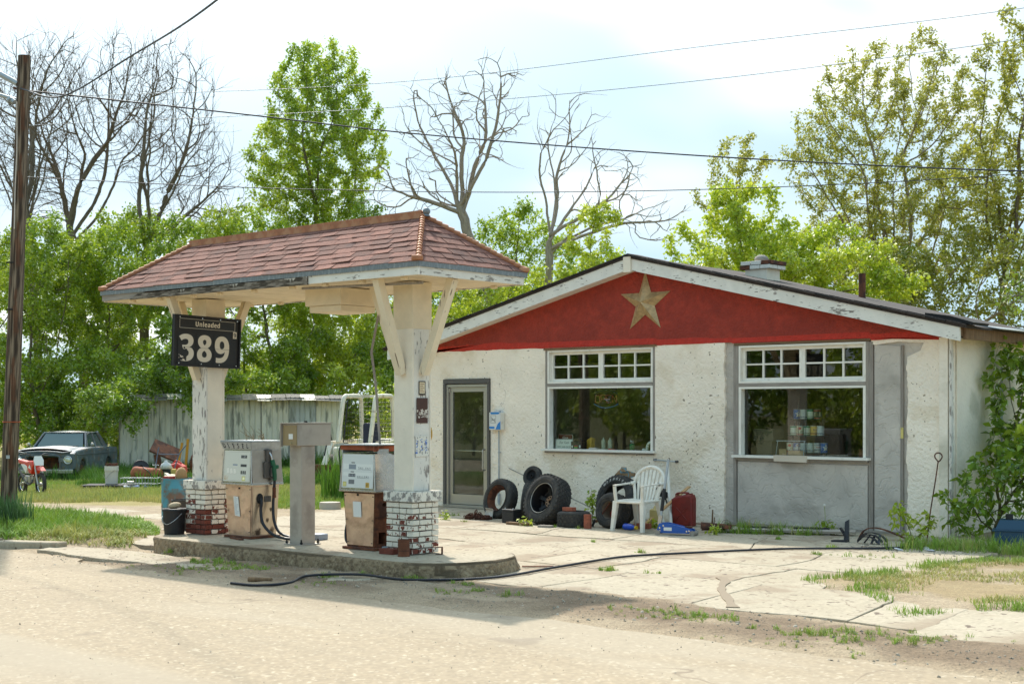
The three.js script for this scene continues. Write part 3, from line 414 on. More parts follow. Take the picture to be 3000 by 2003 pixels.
{
  const C = [0.41, ISL, 6.88], off = { pos: [-C[0], -C[1], -C[2]] };
  const can = thing('pump_canopy', 'hip roofed pump canopy on two peeling cream columns with brick bases', 'canopy', C);
  const rj = rng(11);
  // columns
  for (const [x, z, kind] of [[-1.41, 6.88, 0], [2.23, 6.93, 1]]) {
    const ped = part(can, 'pedestal', bx(0.30, 0.55, 0.30, x, ISL + 0.275, z), M.greyWood, off);
    const S = 0.40, H = 0.061, D = 0.09;
    for (let c = 0; c < 9; c++) {
      const y = ISL + 0.012 + c * H + H / 2 - 0.006;
      const f = c / 8, cov = kind === 0 ? (f > 0.8 ? 0 : f > 0.55 ? 2 : f > 0.4 ? 3 : f > 0.2 ? 3 : 4) : (f < 0.06 ? 3 : f < 0.3 ? 1 : f < 0.8 ? 1 : 0);
      const split = c % 2 ? [0.27, 0.73] : [0.5];
      for (const [ax, sgn] of [[0, 1], [0, -1], [1, 1], [1, -1]]) {
        const full = (ax === 0) === (c % 2 === 0), L = full ? S : S - 2 * D - 0.012, cuts = [0, ...(full ? split : [0.5]), 1];
        for (let k = 0; k < cuts.length - 1; k++) {
          const a = -L / 2 + cuts[k] * L + 0.005, b = -L / 2 + cuts[k + 1] * L - 0.005, m = (a + b) / 2, d = S / 2 - D / 2 + (rj() - 0.5) * 0.006;
          const mi = clamp(cov + (kind === 0 && (ax === 1 && sgn > 0) ? -1 : 0) + ((rj() * 3 | 0) - 1) * (rj() < 0.6 ? 1 : 0), 0, 4);
          part(ped, 'brick', ax === 0 ? rb(b - a, H - 0.010, D, x + m, y, z + sgn * d, 0.004, undefined, 1) : rb(D, H - 0.010, b - a, x + sgn * d, y, z + m, 0.004, undefined, 1), brickMats[mi]);
        }
      }
    }
    part(ped, 'cap', rb(0.445, 0.11, 0.445, x, ISL + 0.56 + 0.055, z, 0.008), M.peelCap);
    // boxed column of four boards
    const y0 = ISL + 0.672, y1 = CY - 0.004, h = y1 - y0, w = 0.28, t = 0.022, ym = (y0 + y1) / 2;
    part(can, 'column_board', rb(w, h, t, x, ym, z + w / 2 - t / 2, 0.003), kind ? M.peelWhite : M.peelHeavy, off);
    part(can, 'column_board', rb(w, h, t, x, ym, z - w / 2 + t / 2, 0.003), M.peelWhite, off);
    for (const s of [-1, 1]) part(can, 'column_board', rb(t, h, w - 2 * t - 0.003, x + s * (w / 2 - t / 2 - 0.003), ym, z, 0.003), kind && s > 0 ? M.peelHeavy : M.peelWhite, off);
    part(can, 'column_core', bx(w - 2 * t - 0.004, h, w - 2 * t - 0.004, x, ym, z), M.greyWood, off);
    part(can, 'column_head', rb(0.292, 0.5, 0.292, x, CY - 0.256, z, 0.003), M.creamClean, off);
    for (const [dx, dz] of [[1, 0], [-1, 0], [0, 1], [0, -1]]) {
      const a = [x + dx * 0.17, 2.08, z + dz * 0.17], b = [x + dx * 0.60, CY + 0.01, z + dz * 0.60];
      if (!kind && dx > 0) continue;
      if (dz > 0) b[2] = Math.min(b[2], CZ1 - 0.10); if (dz < 0) b[2] = Math.max(b[2], CZ0 + 0.12); if (dx > 0 && kind) b[0] = CX1 - 0.10;
      part(can, 'brace', bar(a, b, 0.088, 0.088), M.cream, off);
    }
  }
  // soffit boards run across the canopy
  const nb = 38, pw = (CX1 - CX0 - 0.10) / nb;
  for (let k = 0; k < nb; k++) part(can, 'soffit_board', bx(pw - 0.006, 0.018, CZ1 - CZ0 - 0.08, CX0 + 0.05 + pw * (k + 0.5), CY + 0.014 + (rj() - 0.5) * 0.004, (CZ0 + CZ1) / 2), M.creamClean, off);
  for (let k = 0; k < 9; k++) for (const z of [CZ1 - 0.13, CZ0 + 0.13]) part(can, 'soffit_clip', rb(0.07, 0.035, 0.05, CX0 + 0.42 + k * 0.61 + rj() * 0.1, CY - 0.014, z, 0.008), M.creamClean, off);
  // fascia
  const fz = CZ1 - 0.013;
  part(can, 'fascia_board', bx(0.9, 0.075, 0.026, CX0 + 0.45, CY + 0.045, fz), M.greyWood, Object.assign({ rot: true }, off));
  part(can, 'fascia_board', ext([[CX0 + 0.62, CY - 0.005], [CX0 + 0.80, CY + 0.06], [1.25, CY + 0.075], [1.25, CY - 0.012], [-0.2, CY - 0.004]], 0.026, fz + 0.004), M.rotWood, off);
  part(can, 'fascia_board', bx(1.68, 0.085, 0.026, 2.09, CY + 0.038, fz), M.peelRake, off);
  part(can, 'fascia_board', bx(0.026, 0.085, CZ1 - CZ0 - 0.05, CX1 - 0.013, CY + 0.038, (CZ0 + CZ1) / 2), M.peelHeavy, Object.assign({ rot: true }, off));
  part(can, 'fascia_board', bx(0.026, 0.085, CZ1 - CZ0 - 0.05, CX0 + 0.013, CY + 0.038, (CZ0 + CZ1) / 2), M.peelHeavy, Object.assign({ rot: true }, off));
  part(can, 'fascia_board', bx(CX1 - CX0 - 0.06, 0.085, 0.026, (CX0 + CX1) / 2, CY + 0.038, CZ0 + 0.013), M.peelHeavy, Object.assign({ rot: true }, off));
  part(can, 'drip_edge', [bx(CX1 - CX0 + 0.03, 0.058, 0.012, (CX0 + CX1) / 2, CY + 0.108, CZ1 + 0.012), bx(CX1 - CX0 + 0.03, 0.058, 0.012, (CX0 + CX1) / 2, CY + 0.108, CZ0 - 0.012), bx(0.012, 0.056, CZ1 - CZ0 + 0.01, CX1 + 0.012, CY + 0.107, (CZ0 + CZ1) / 2), bx(0.012, 0.056, CZ1 - CZ0 + 0.01, CX0 - 0.012, CY + 0.107, (CZ0 + CZ1) / 2)], M.drip, off);
  // roof deck
  const ey = CY + 0.128, e = [[CX0 - 0.02, ey, CZ1 + 0.02], [CX1 + 0.02, ey, CZ1 + 0.02], [CX1 + 0.02, ey, CZ0 - 0.02], [CX0 - 0.02, ey, CZ0 - 0.02]], r0 = [RX0, RY, RZ], r1 = [RX1, RY, RZ];
  const slopes = [[e[0], e[1], r0, r1], [e[1], e[2], r1, r1], [e[2], e[3], r1, r0], [e[3], e[0], r0, r0]];
  slopes.forEach(([a, b, c, d], si) => {
    const A = V(...a), B = V(...b), Cc = V(...c), Dd = V(...d), U = B.clone().sub(A).normalize(), N = U.clone().cross(Cc.clone().sub(A)).normalize(); if (N.y < 0) N.negate();
    const w = N.clone().multiplyScalar(-0.012), dk = [A, B, Dd, Cc].map(p => p.clone().add(w)), g = new THREE.BufferGeometry(), tri = si % 2 ? [0, 1, 2] : [0, 1, 2, 0, 2, 3];
    g.setAttribute('position', new THREE.Float32BufferAttribute(tri.flatMap(i => dk[i].toArray()), 3)); g.computeVertexNormals();
    const deck = part(can, 'roof_slope', g, M.brownWood, off);
    const rows = 9, W = 0.292;
    for (let i = 0; i < rows; i++) {
      const t0 = i / rows, t1 = Math.min(1, (i + 1.35) / rows), P0 = A.clone().lerp(Cc, t0), Q0 = B.clone().lerp(Dd, t0), P1 = A.clone().lerp(Cc, t1), Q1 = B.clone().lerp(Dd, t1);
      const u = p => p.clone().sub(A).dot(U), l0 = u(P0), h0 = u(Q0), l1 = u(P1), h1 = u(Q1);
      for (let s = -W * (0.33 * (i % 3)) - W; s < h0; s += W) {
        const a0 = clamp(s + 0.004, l0, h0), b0 = clamp(s + W - 0.004, l0, h0), a1 = clamp(s + 0.004, l1, h1), b1 = clamp(s + W - 0.004, l1, h1);
        if (b0 - a0 < 0.02) continue;
        const at = (base, uu, lift) => base.clone().add(U.clone().multiplyScalar(uu - u(base))).addScaledVector(N, lift).toArray();
        const curl = () => 0.010 + rj() * rj() * 0.016, ca = curl(), cb = curl(), dn = (rj() - 0.5) * 0.012;
        const sl = Cc.clone().sub(A); sl.addScaledVector(U, -sl.dot(U)).normalize();
        const dip = q => { q = V(...q).addScaledVector(sl, dn); return q.toArray(); };
        const bot = [dip(at(P0, a0, ca - 0.007)), dip(at(P0, b0, cb - 0.007)), at(P1, Math.max(b1, a1 + 0.001), 0.0015), at(P1, a1, 0.0015)], top = [dip(at(P0, a0, ca)), dip(at(P0, b0, cb)), at(P1, Math.max(b1, a1 + 0.001), 0.004), at(P1, a1, 0.004)];
        part(deck, 'shingle', hexa(bot, top), M.shingles[(rj() * 5) | 0]);
      }
    }
  });
  // ridge and hips
  part(can, 'ridge_cap', [bar([RX0 - 0.05, RY + 0.018, RZ + 0.035], [RX1 + 0.02, RY + 0.026, RZ + 0.035], 0.012, 0.085), bar([RX0 - 0.05, RY + 0.018, RZ - 0.035], [RX1 + 0.02, RY + 0.026, RZ - 0.035], 0.012, 0.085), rod([RX0 - 0.05, RY + 0.04, RZ], [RX1 + 0.03, RY + 0.048, RZ], 0.022)], M.copper, off);
  part(can, 'finial', [sp(0.042, RX1 + 0.06, RY + 0.055, RZ), cy(0.05, 0.02, 0.04, RX1 + 0.05, RY + 0.02, RZ)], M.drip, off);
  e.forEach((p, k) => { const q = k === 0 || k === 3 ? r0 : r1; for (let i = 0; i < 17; i++) { const t = 0.02 + i / 17.5, a = V(...p).lerp(V(...q), t), b = V(...p).lerp(V(...q), t + 0.072); a.y += 0.026; b.y += 0.012; part(can, 'hip_cap', rod(a.toArray(), b.toArray(), 0.031 + rj() * 0.003, 0.027, 8), M.copper, off); } const a = V(...p); part(can, 'hip_end', rb(0.12, 0.05, 0.12, a.x * 0.985 + 0.006, a.y + 0.035, lerp(a.z, RZ, 0.03), 0.015, [0, Math.PI / 4, 0]), M.copper, off); });
  // ceiling lamp housing between the columns
  part(can, 'lamp_housing', rb(0.60, 0.19, 0.60, 0.95, CY - 0.10, 6.78, 0.006), M.creamClean, off);
  part(can, 'lamp_skirt', rb(0.53, 0.07, 0.53, 0.95, CY - 0.232, 6.78, 0.006), M.creamClean, off);
  part(can, 'conduit', [rod([1.0, CY - 0.03, 7.42], [2.75, CY - 0.06, 7.30], 0.014)], M.greyWood, off);
  // notices on the right column
  const fx = 2.23 + 0.14, pl = (w, h, y, z, draw, nm) => part(can, nm, xf(new THREE.PlaneGeometry(w, h), [fx + 0.006, y, z], [0, Math.PI / 2, 0]), printMat(128, 160, draw), off);
  pl(0.10, 0.15, 1.93, 6.93, (g, w, h) => { g.fillStyle = '#3b2c22'; g.fillRect(0, 0, w, h); g.fillStyle = '#d9c9a8'; g.fillRect(14, 12, w - 28, h - 30); g.fillStyle = '#8a5a38'; for (let i = 0; i < 5; i++) g.fillRect(24, 28 + i * 22, w - 52 - (i % 2) * 14, 8); }, 'notice');
  pl(0.17, 0.27, 1.69, 6.93, (g, w, h) => { g.fillStyle = '#4a2b22'; g.fillRect(0, 0, w, h); g.fillStyle = '#cfc6b8'; const r = rng(4); for (let i = 0; i < 60; i++) g.fillRect(r() * w, 70 + r() * 50, 6 + r() * 16, 3 + r() * 6); g.fillStyle = '#3c2822'; g.font = 'bold 22px sans-serif'; g.fillText('UNLEADED', 8, 118, 110); }, 'notice');
  pl(0.20, 0.22, 1.31, 6.93, (g, w, h) => { g.fillStyle = '#dcd7cb'; g.fillRect(0, 0, w, h); const r = rng(9); g.fillStyle = '#2c62b8'; for (let i = 0; i < 46; i++) { const x = (r() * 3 | 0) * 44 + r() * 16; g.fillRect(x, 20 + r() * 110, 3 + r() * 9, 3 + r() * 10); } g.fillStyle = '#8e8881'; for (let i = 0; i < 40; i++) g.fillRect(r() * w, r() * h, 2 + r() * 8, 4 + r() * 16); }, 'notice');
  part(can, 'reflector_disc', cy(0.135, 0.135, 0.014, 2.24, 1.44, 6.93 - 0.152, [Math.PI / 2, 0, 0], 28), flat(196, 150, 62, { roughness: 0.5 }), off);
}
// ---------------------------------------------------------------- price sign
{
  const s = thing('price_sign', 'black fuel price sign reading Unleaded 389 on the column', 'sign', [-1.215, 2.22, 7.07]);
  s.rotation.set(0.02, Math.PI / 2, 0, 'YXZ'); s.rotation.z = -0.022;
  const W = 1.0, H = 0.62;
  part(s, 'back_panel', rb(W, H, 0.03, 0, H / 2, 0, 0.006), M.black);
  part(s, 'frame', [bx(W, 0.022, 0.05, 0, 0.011, 0.012), bx(W, 0.022, 0.05, 0, H - 0.011, 0.012), bx(0.022, H - 0.046, 0.05, -W / 2 + 0.011, H / 2, 0.012), bx(0.022, H - 0.046, 0.05, W / 2 - 0.011, H / 2, 0.012)], M.black);
  const pl = (nm, w, h, x, y, z, pw, ph, draw) => part(s, nm, xf(new THREE.PlaneGeometry(w, h), [x, y, z]), printMat(pw, ph, draw, { roughness: 0.5 }));
  pl('grade_panel', 0.84, 0.125, 0, H - 0.10, 0.021, 512, 76, (g, w, h) => { g.fillStyle = '#17181b'; g.fillRect(0, 0, w, h); g.strokeStyle = '#cfc6b4'; g.lineWidth = 3; g.strokeRect(4, 4, w - 8, h - 8); g.fillStyle = '#d8cdb9'; g.font = 'bold 50px sans-serif'; g.textAlign = 'center'; g.fillText('Unleaded', w / 2, 56); });
  ['3', '8', '9'].forEach((d, i) => pl('digit', 0.255, 0.39, -0.305 + i * 0.265, 0.225, 0.021, 256, 390, (g, w, h) => {
    g.fillStyle = '#16181b'; g.fillRect(0, 0, w, h); g.fillStyle = '#d2c9b8'; g.font = 'bold 440px sans-serif'; g.textAlign = 'center'; g.save(); g.translate(w / 2, 350); g.scale(1.0, 1); g.fillText(d, 0, 0); g.lineWidth = 8; g.strokeStyle = '#d2c9b8'; g.strokeText(d, 0, 0);  g.restore();
    g.fillStyle = '#2a2a2c'; g.fillRect(0, h / 2 - 6, w, 3); if (i === 0) { const r = rng(31); g.fillStyle = '#16181b'; for (let k = 0; k < 60; k++) { g.beginPath(); g.arc(20 + r() * 110, 195 + r() * 150, 2 + r() * 16, 0, 7); g.fill(); } }
  }));
  pl('tenth_digit', 0.055, 0.085, 0.415, 0.415, 0.022, 64, 100, (g, w, h) => { g.fillStyle = '#d2c9b8'; g.fillRect(0, 0, w, h); g.fillStyle = '#16181b'; g.font = 'bold 92px sans-serif'; g.textAlign = 'center'; g.fillText('9', w / 2, 83); });
  for (const x of [-0.43, -0.1, 0.17, 0.43]) for (const y of [0.035, H - 0.03]) part(s, 'bolt', cy(0.007, 0.007, 0.012, x, y, 0.04, [Math.PI / 2, 0, 0], 8), M.chrome);
  part(s, 'bracket', bx(0.10, 0.06, 0.04, 0.02, 0.5, -0.034), M.black);
}
// ---------------------------------------------------------------- pumps
M.coppery = mat({ map: mkTex(512, (u, v) => { const w = tf(u, v, 4, 4, 4, 4), a = tf(u + w * 0.3, v + w * 0.2, 6, 5, 5, 301); let q = mix3(rgb(190, 164, 146), rgb(224, 202, 184), a); return mix3(q, rgb(150, 128, 112), 0.4 * sstep(0.58, 0.78, tf(u, v, 3, 5, 5, 303))); }), metalness: 0.8, roughness: 0.3, bumpMap: mkTex(256, grey((u, v) => tf(u, v, 5, 5, 4, 305)), false), bumpScale: 0.008 }, 0.8);
M.soot = mat({ map: mkTex(512, (u, v) => { const w = tf(u, v, 4, 4, 4, 4), a = tf(u + w * 0.3, v, 6, 5, 5, 311); let q = mix3(rgb(184, 166, 144), rgb(216, 198, 174), a); for (const [x, y, r] of [[0.30, 0.62, 0.10], [0.62, 0.30, 0.07], [0.35, 0.27, 0.06], [0.72, 0.52, 0.06], [0.2, 0.05, 0.16], [0.8, 0.04, 0.14]]) q = mix3(q, rgb(52, 42, 36), 0.85 * sstep(1.25, 0.3, Math.hypot(u - x, (v - y) * 1.3) / r + (tf(u, v, 16, 16, 4, 313) - 0.5) * 1.4)); return q; }), metalness: 0.7, roughness: 0.34 });
M.sootGrey = mat({ map: mkTex(512, (u, v) => { let q = scale3(rgb(160, 152, 142), 0.92 + 0.16 * tf(u, v, 6, 6, 5, 321)); q = mix3(q, rgb(46, 40, 36), 0.92 * sstep(1.2, 0.2, Math.hypot((u - 0.55) * 1.5, (v - 0.38) * 0.75) / 0.26 + (tf(u, v, 14, 14, 4, 323) - 0.5) * 1.1)); return q; }), metalness: 0.4, roughness: 0.42 });
M.enamel = mat({ map: grainTex(rgb(214, 212, 200), { amp: 0.04, f: 8, stain: rgb(170, 150, 116), stainAmt: 0.3, thr: 0.66, seed: 330 }), roughness: 0.4 }, 0.6);
function quadGeo(a, b, c, d, lift = 0) { const A = V(...a), B = V(...b), Cc = V(...c), D = V(...d), n = B.clone().sub(A).cross(D.clone().sub(A)).normalize().multiplyScalar(lift); const g = new THREE.BufferGeometry(), p = [A, B, Cc, D].map(q => q.clone().add(n)); g.setAttribute('position', new THREE.Float32BufferAttribute([0, 1, 2, 0, 2, 3].flatMap(i => p[i].toArray()), 3)); g.setAttribute('uv', new THREE.Float32BufferAttribute([0, 0, 1, 0, 1, 1, 0, 0, 1, 1, 0, 1], 2)); g.computeVertexNormals(); return g; }
function pumpShell(o, kind) {
  const bw = 0.215, bd = 0.19, tw = 0.255, td = 0.205, Y0 = 0.03, Y1 = 0.64;
  const corner = (w, d, y) => [[-w, y, d], [w, y, d], [w, y, -d], [-w, y, -d]];
  part(o, 'base_plate', rb(0.52, 0.03, 0.45, 0, 0.015, 0, 0.006), M.rust);
  let lower = hexa(corner(bw, bd, Y0), corner(tw, td, Y1));
  if (kind) lower = cut(lower, [...[[0.50, 0.06, 0.026], [0.545, 0.02, 0.014], [0.38, 0.02, 0.013], [0.57, 0.11, 0.006], [0.44, -0.08, 0.006], [0.33, -0.06, 0.008]].map(([y, z, r]) => cy(r, r, 0.2, 0.24, y, z, [0, 0, Math.PI / 2], 14)), bx(0.3, 0.13, 0.11, 0.24, 0.13, 0.07)]);
  part(o, 'lower_body', lower, kind ? M.rust : M.coppery);
  for (const s of [-1, 1]) for (const y of [0.08, 0.33, 0.59]) part(o, 'panel_screw', cy(0.006, 0.006, 0.008, s * (lerp(bw, tw, y / 0.64) - 0.03), y, lerp(bd, td, y / 0.64) + 0.009, [Math.PI / 2, 0, 0], 8), M.darkFrame);
  const lp = (y, w0, w1) => lerp(w0, w1, (y - Y0) / (Y1 - Y0));
  part(o, 'front_panel', quadGeo([-lp(0.05, bw, tw) + 0.012, 0.05, lp(0.05, bd, td)], [lp(0.05, bw, tw) - 0.012, 0.05, lp(0.05, bd, td)], [lp(0.62, bw, tw) - 0.012, 0.62, lp(0.62, bd, td)], [-lp(0.62, bw, tw) + 0.012, 0.62, lp(0.62, bd, td)], 0.005), M.coppery, { keepUV: true });
  if (!kind) part(o, 'side_panel', quadGeo([lp(0.04, bw, tw), 0.04, lp(0.04, bd, td) - 0.012], [lp(0.04, bw, tw), 0.04, -lp(0.04, bd, td) + 0.012], [lp(0.62, bw, tw), 0.62, -lp(0.62, bd, td) + 0.012], [lp(0.62, bw, tw), 0.62, lp(0.62, bd, td) - 0.012], 0.005), M.soot, { keepUV: true });
  // cabinet
  const c0 = 0.285, d0 = 0.235, c1 = 0.262, d1 = 0.212, C0 = 0.655, C1 = 1.06;
  part(o, 'skirt', rb(0.59, 0.022, 0.49, 0, 0.648, 0, 0.006), M.steel);
  part(o, 'cabinet', hexa(corner(c0, d0, C0), corner(c1, d1, C1)), M.steel);
  const cl = (y, a, b) => lerp(a, b, (y - C0) / (C1 - C0));
  for (const s of [-1, 1]) part(o, 'cabinet_trim', [rod([s * (c0 - 0.008), C0 + 0.004, d0 + 0.001], [s * (c1 - 0.008), C1 - 0.004, d1 + 0.001], 0.012), rod([s * (c0 - 0.008), C0 + 0.004, -d0 - 0.001], [s * (c1 - 0.008), C1 - 0.004, -d1 - 0.001], 0.012)], M.steel);
  return { q: (x0, y0, x1, y1, l = 0.006) => quadGeo([x0, y0, cl(y0, d0, d1)], [x1, y0, cl(y0, d0, d1)], [x1, y1, cl(y1, d0, d1)], [x0, y1, cl(y1, d0, d1)], l), sideQ: (za, y0, zb, y1, l = 0.006) => quadGeo([cl(y0, c0, c1), y0, za], [cl(y0, c0, c1), y0, zb], [cl(y1, c0, c1), y1, zb], [cl(y1, c0, c1), y1, za], l) };
}
{
  const o = thing('diesel_pump', 'stainless diesel fuel pump with green nozzle and sooty side', 'fuel pump', [-0.60, ISL, 6.84]);
  const f = pumpShell(o, 0);
  part(o, 'dial_panel', f.q(-0.255, 0.68, 0.250, 1.05), printMat(512, 384, (g, w, h) => {
    g.fillStyle = '#d9d7cb'; g.fillRect(0, 0, w, h); const r = rng(3); g.fillStyle = '#c9c2b0'; for (let i = 0; i < 400; i++) g.fillRect(r() * w, r() * h, 2, 2);
    g.strokeStyle = '#bdb7a6'; g.lineWidth = 4; g.strokeRect(16, 16, w - 32, h - 32); g.fillStyle = '#222326'; g.fillRect(330, 56, 112, 36); g.fillStyle = '#d8d8d8'; g.font = 'bold 30px monospace'; g.fillText('1 321', 338, 84);
    g.fillStyle = '#77787a'; g.fillRect(326, 166, 116, 34); g.fillStyle = '#26272b'; for (let i = 0; i < 5; i++) g.fillRect(330 + i * 22, 170, 18, 26); for (let i = 0; i < 3; i++) g.fillRect(332 + i * 36, 248, 26, 42);
    g.fillStyle = '#8d97a6'; g.fillRect(176, 168, 90, 18); g.fillStyle = '#ebe7dc'; for (let i = 0; i < 3; i++) { g.beginPath(); g.moveTo(60 + i * 66, 222); g.lineTo(100 + i * 66, 206 + i * 8); g.lineTo(120 + i * 66, 282); g.lineTo(66 + i * 66, 290); g.fill(); g.strokeStyle = '#a49c8a'; g.lineWidth = 2; g.stroke(); }
    g.fillStyle = '#cfc56a'; g.fillRect(360, 316, 62, 56); g.fillStyle = '#fffbd0'; g.fillRect(372, 326, 40, 34); g.fillStyle = '#b98a52'; for (let i = 0; i < 90; i++) g.fillRect(20 + r() * r() * 90, h - 24 - r() * r() * 70, 5, 4);
  }, { roughness: 0.35 }));
  part(o, 'header', hexa([[-0.268, 1.062, 0.222], [0.268, 1.062, 0.222], [0.268, 1.062, -0.222], [-0.268, 1.062, -0.222]], [[-0.30, 1.155, 0.252], [0.30, 1.155, 0.252], [0.30, 1.155, -0.252], [-0.30, 1.155, -0.252]]), M.galv);
  part(o, 'lettering', quadGeo([-0.268, 1.07, 0.2245], [0.262, 1.07, 0.2245], [0.29, 1.15, 0.2505], [-0.295, 1.15, 0.2505], 0.003), printMat(512, 72, (g, w, h) => { g.fillStyle = '#a9aaa8'; g.fillRect(0, 0, w, h); const r = rng(8); for (let i = 0; i < 500; i++) { g.fillStyle = r() < 0.5 ? '#8f908e' : '#c3c3be'; g.fillRect(r() * w, r() * h, 12, 2); } g.fillStyle = '#20222c'; g.font = 'bold 74px sans-serif'; 'DIESEL'.split('').forEach((c, i) => g.fillText(c, 16 + i * 82, 63)); }, { metalness: 0.3 }));
  part(o, 'top_lid', rb(0.60, 0.014, 0.50, 0, 1.163, 0, 0.005), M.galv);
  part(o, 'dry_weeds', Array.from({ length: 22 }, (_, i) => { const r = rng(i + 50), x = -0.24 + r() * 0.4, z = -0.15 + r() * 0.2, h = 0.05 + r() * r() * 0.35 * (i < 7 ? 1 : 0.4); return tube([[x, 1.168, z], [x - 0.03 + r() * 0.06, 1.17 + h * 0.5, z], [x - 0.12 + r() * 0.2, 1.17 + h, z + 0.04]], 0.0022, 4, 4); }), flat(150, 112, 62));
  part(o, 'cabinet_side', f.sideQ(0.225, 0.67, -0.225, 1.055), M.sootGrey, { keepUV: true });
  part(o, 'nozzle_boot', [rb(0.05, 0.16, 0.09, 0.285, 0.985, -0.02, 0.02), rb(0.03, 0.20, 0.10, 0.298, 0.82, 0.01, 0.01)], M.darkFrame);
  const nz = part(o, 'nozzle', [tube([[0.33, 0.70, -0.075], [0.345, 0.78, -0.06], [0.345, 0.88, -0.045], [0.335, 0.94, -0.035]], 0.027, 14, 10), rb(0.05, 0.05, 0.05, 0.35, 0.855, -0.085, 0.015)], M.green);
  part(nz, 'spout', tube([[0.335, 0.93, -0.035], [0.325, 0.99, -0.025], [0.30, 1.03, -0.02]], 0.012, 10), M.chrome);
  part(nz, 'trigger_guard', tube([[0.345, 0.87, -0.03], [0.36, 0.84, 0.02], [0.355, 0.76, 0.02], [0.34, 0.72, -0.05]], 0.008, 16, 6), M.black);
  part(o, 'hose', tube([[0.33, 0.70, -0.075], [0.325, 0.58, -0.07], [0.32, 0.40, -0.06], [0.36, 0.22, -0.04], [0.50, 0.09, 0.0], [0.70, 0.045, 0.02], [0.95, 0.022, 0.02], [1.08, 0.02, 0.0]], 0.017, 60), M.hose);
  part(o, 'hose_fitting', [cy(0.022, 0.022, 0.10, 0.327, 0.56, -0.07), cy(0.024, 0.024, 0.03, 0.327, 0.50, -0.07)], M.rust);
  part(o, 'outlet', [sp(0.045, 0.258, 0.48, 0.09, [0.6, 1.4, 1], 10)], M.blackMatt);
  part(o, 'outlet_hose', tube([[0.262, 0.49, 0.09], [0.29, 0.44, 0.09], [0.285, 0.33, 0.10], [0.33, 0.18, 0.10], [0.47, 0.07, 0.08], [0.66, 0.028, 0.06], [0.85, 0.022, 0.0], [1.0, 0.022, -0.06]], 0.018, 50), M.hose);
  part(o, 'rating_plate', bx(0.005, 0.07, 0.10, 0.257, 0.47, -0.03), M.darkFrame);
  part(o, 'paper_notice', quadGeo([-0.07, 0.27, 0.2035], [0.03, 0.26, 0.2035], [0.0, 0.50, 0.2105], [-0.09, 0.50, 0.2105], 0.004), printMat(128, 256, (g, w, h) => { g.fillStyle = '#e2e0d8'; g.fillRect(0, 0, w, h); g.fillStyle = '#9aa0ab'; for (let i = 0; i < 16; i++) g.fillRect(10, 10 + i * 15, 60 + (i * 37 % 45), 4); for (let i = 0; i < 4; i++) g.fillRect(10 + i * 30, 120, 2, 130); }));
  part(o, 'lock', cy(0.012, 0.012, 0.01, 0.02, 0.60, 0.212, [Math.PI / 2, 0, 0], 10), M.blackMatt);
  part(o, 'floor_bracket', bx(0.30, 0.018, 0.05, 0.12, 0.01, 0.33, [0, -0.25, 0]), M.rust);
}
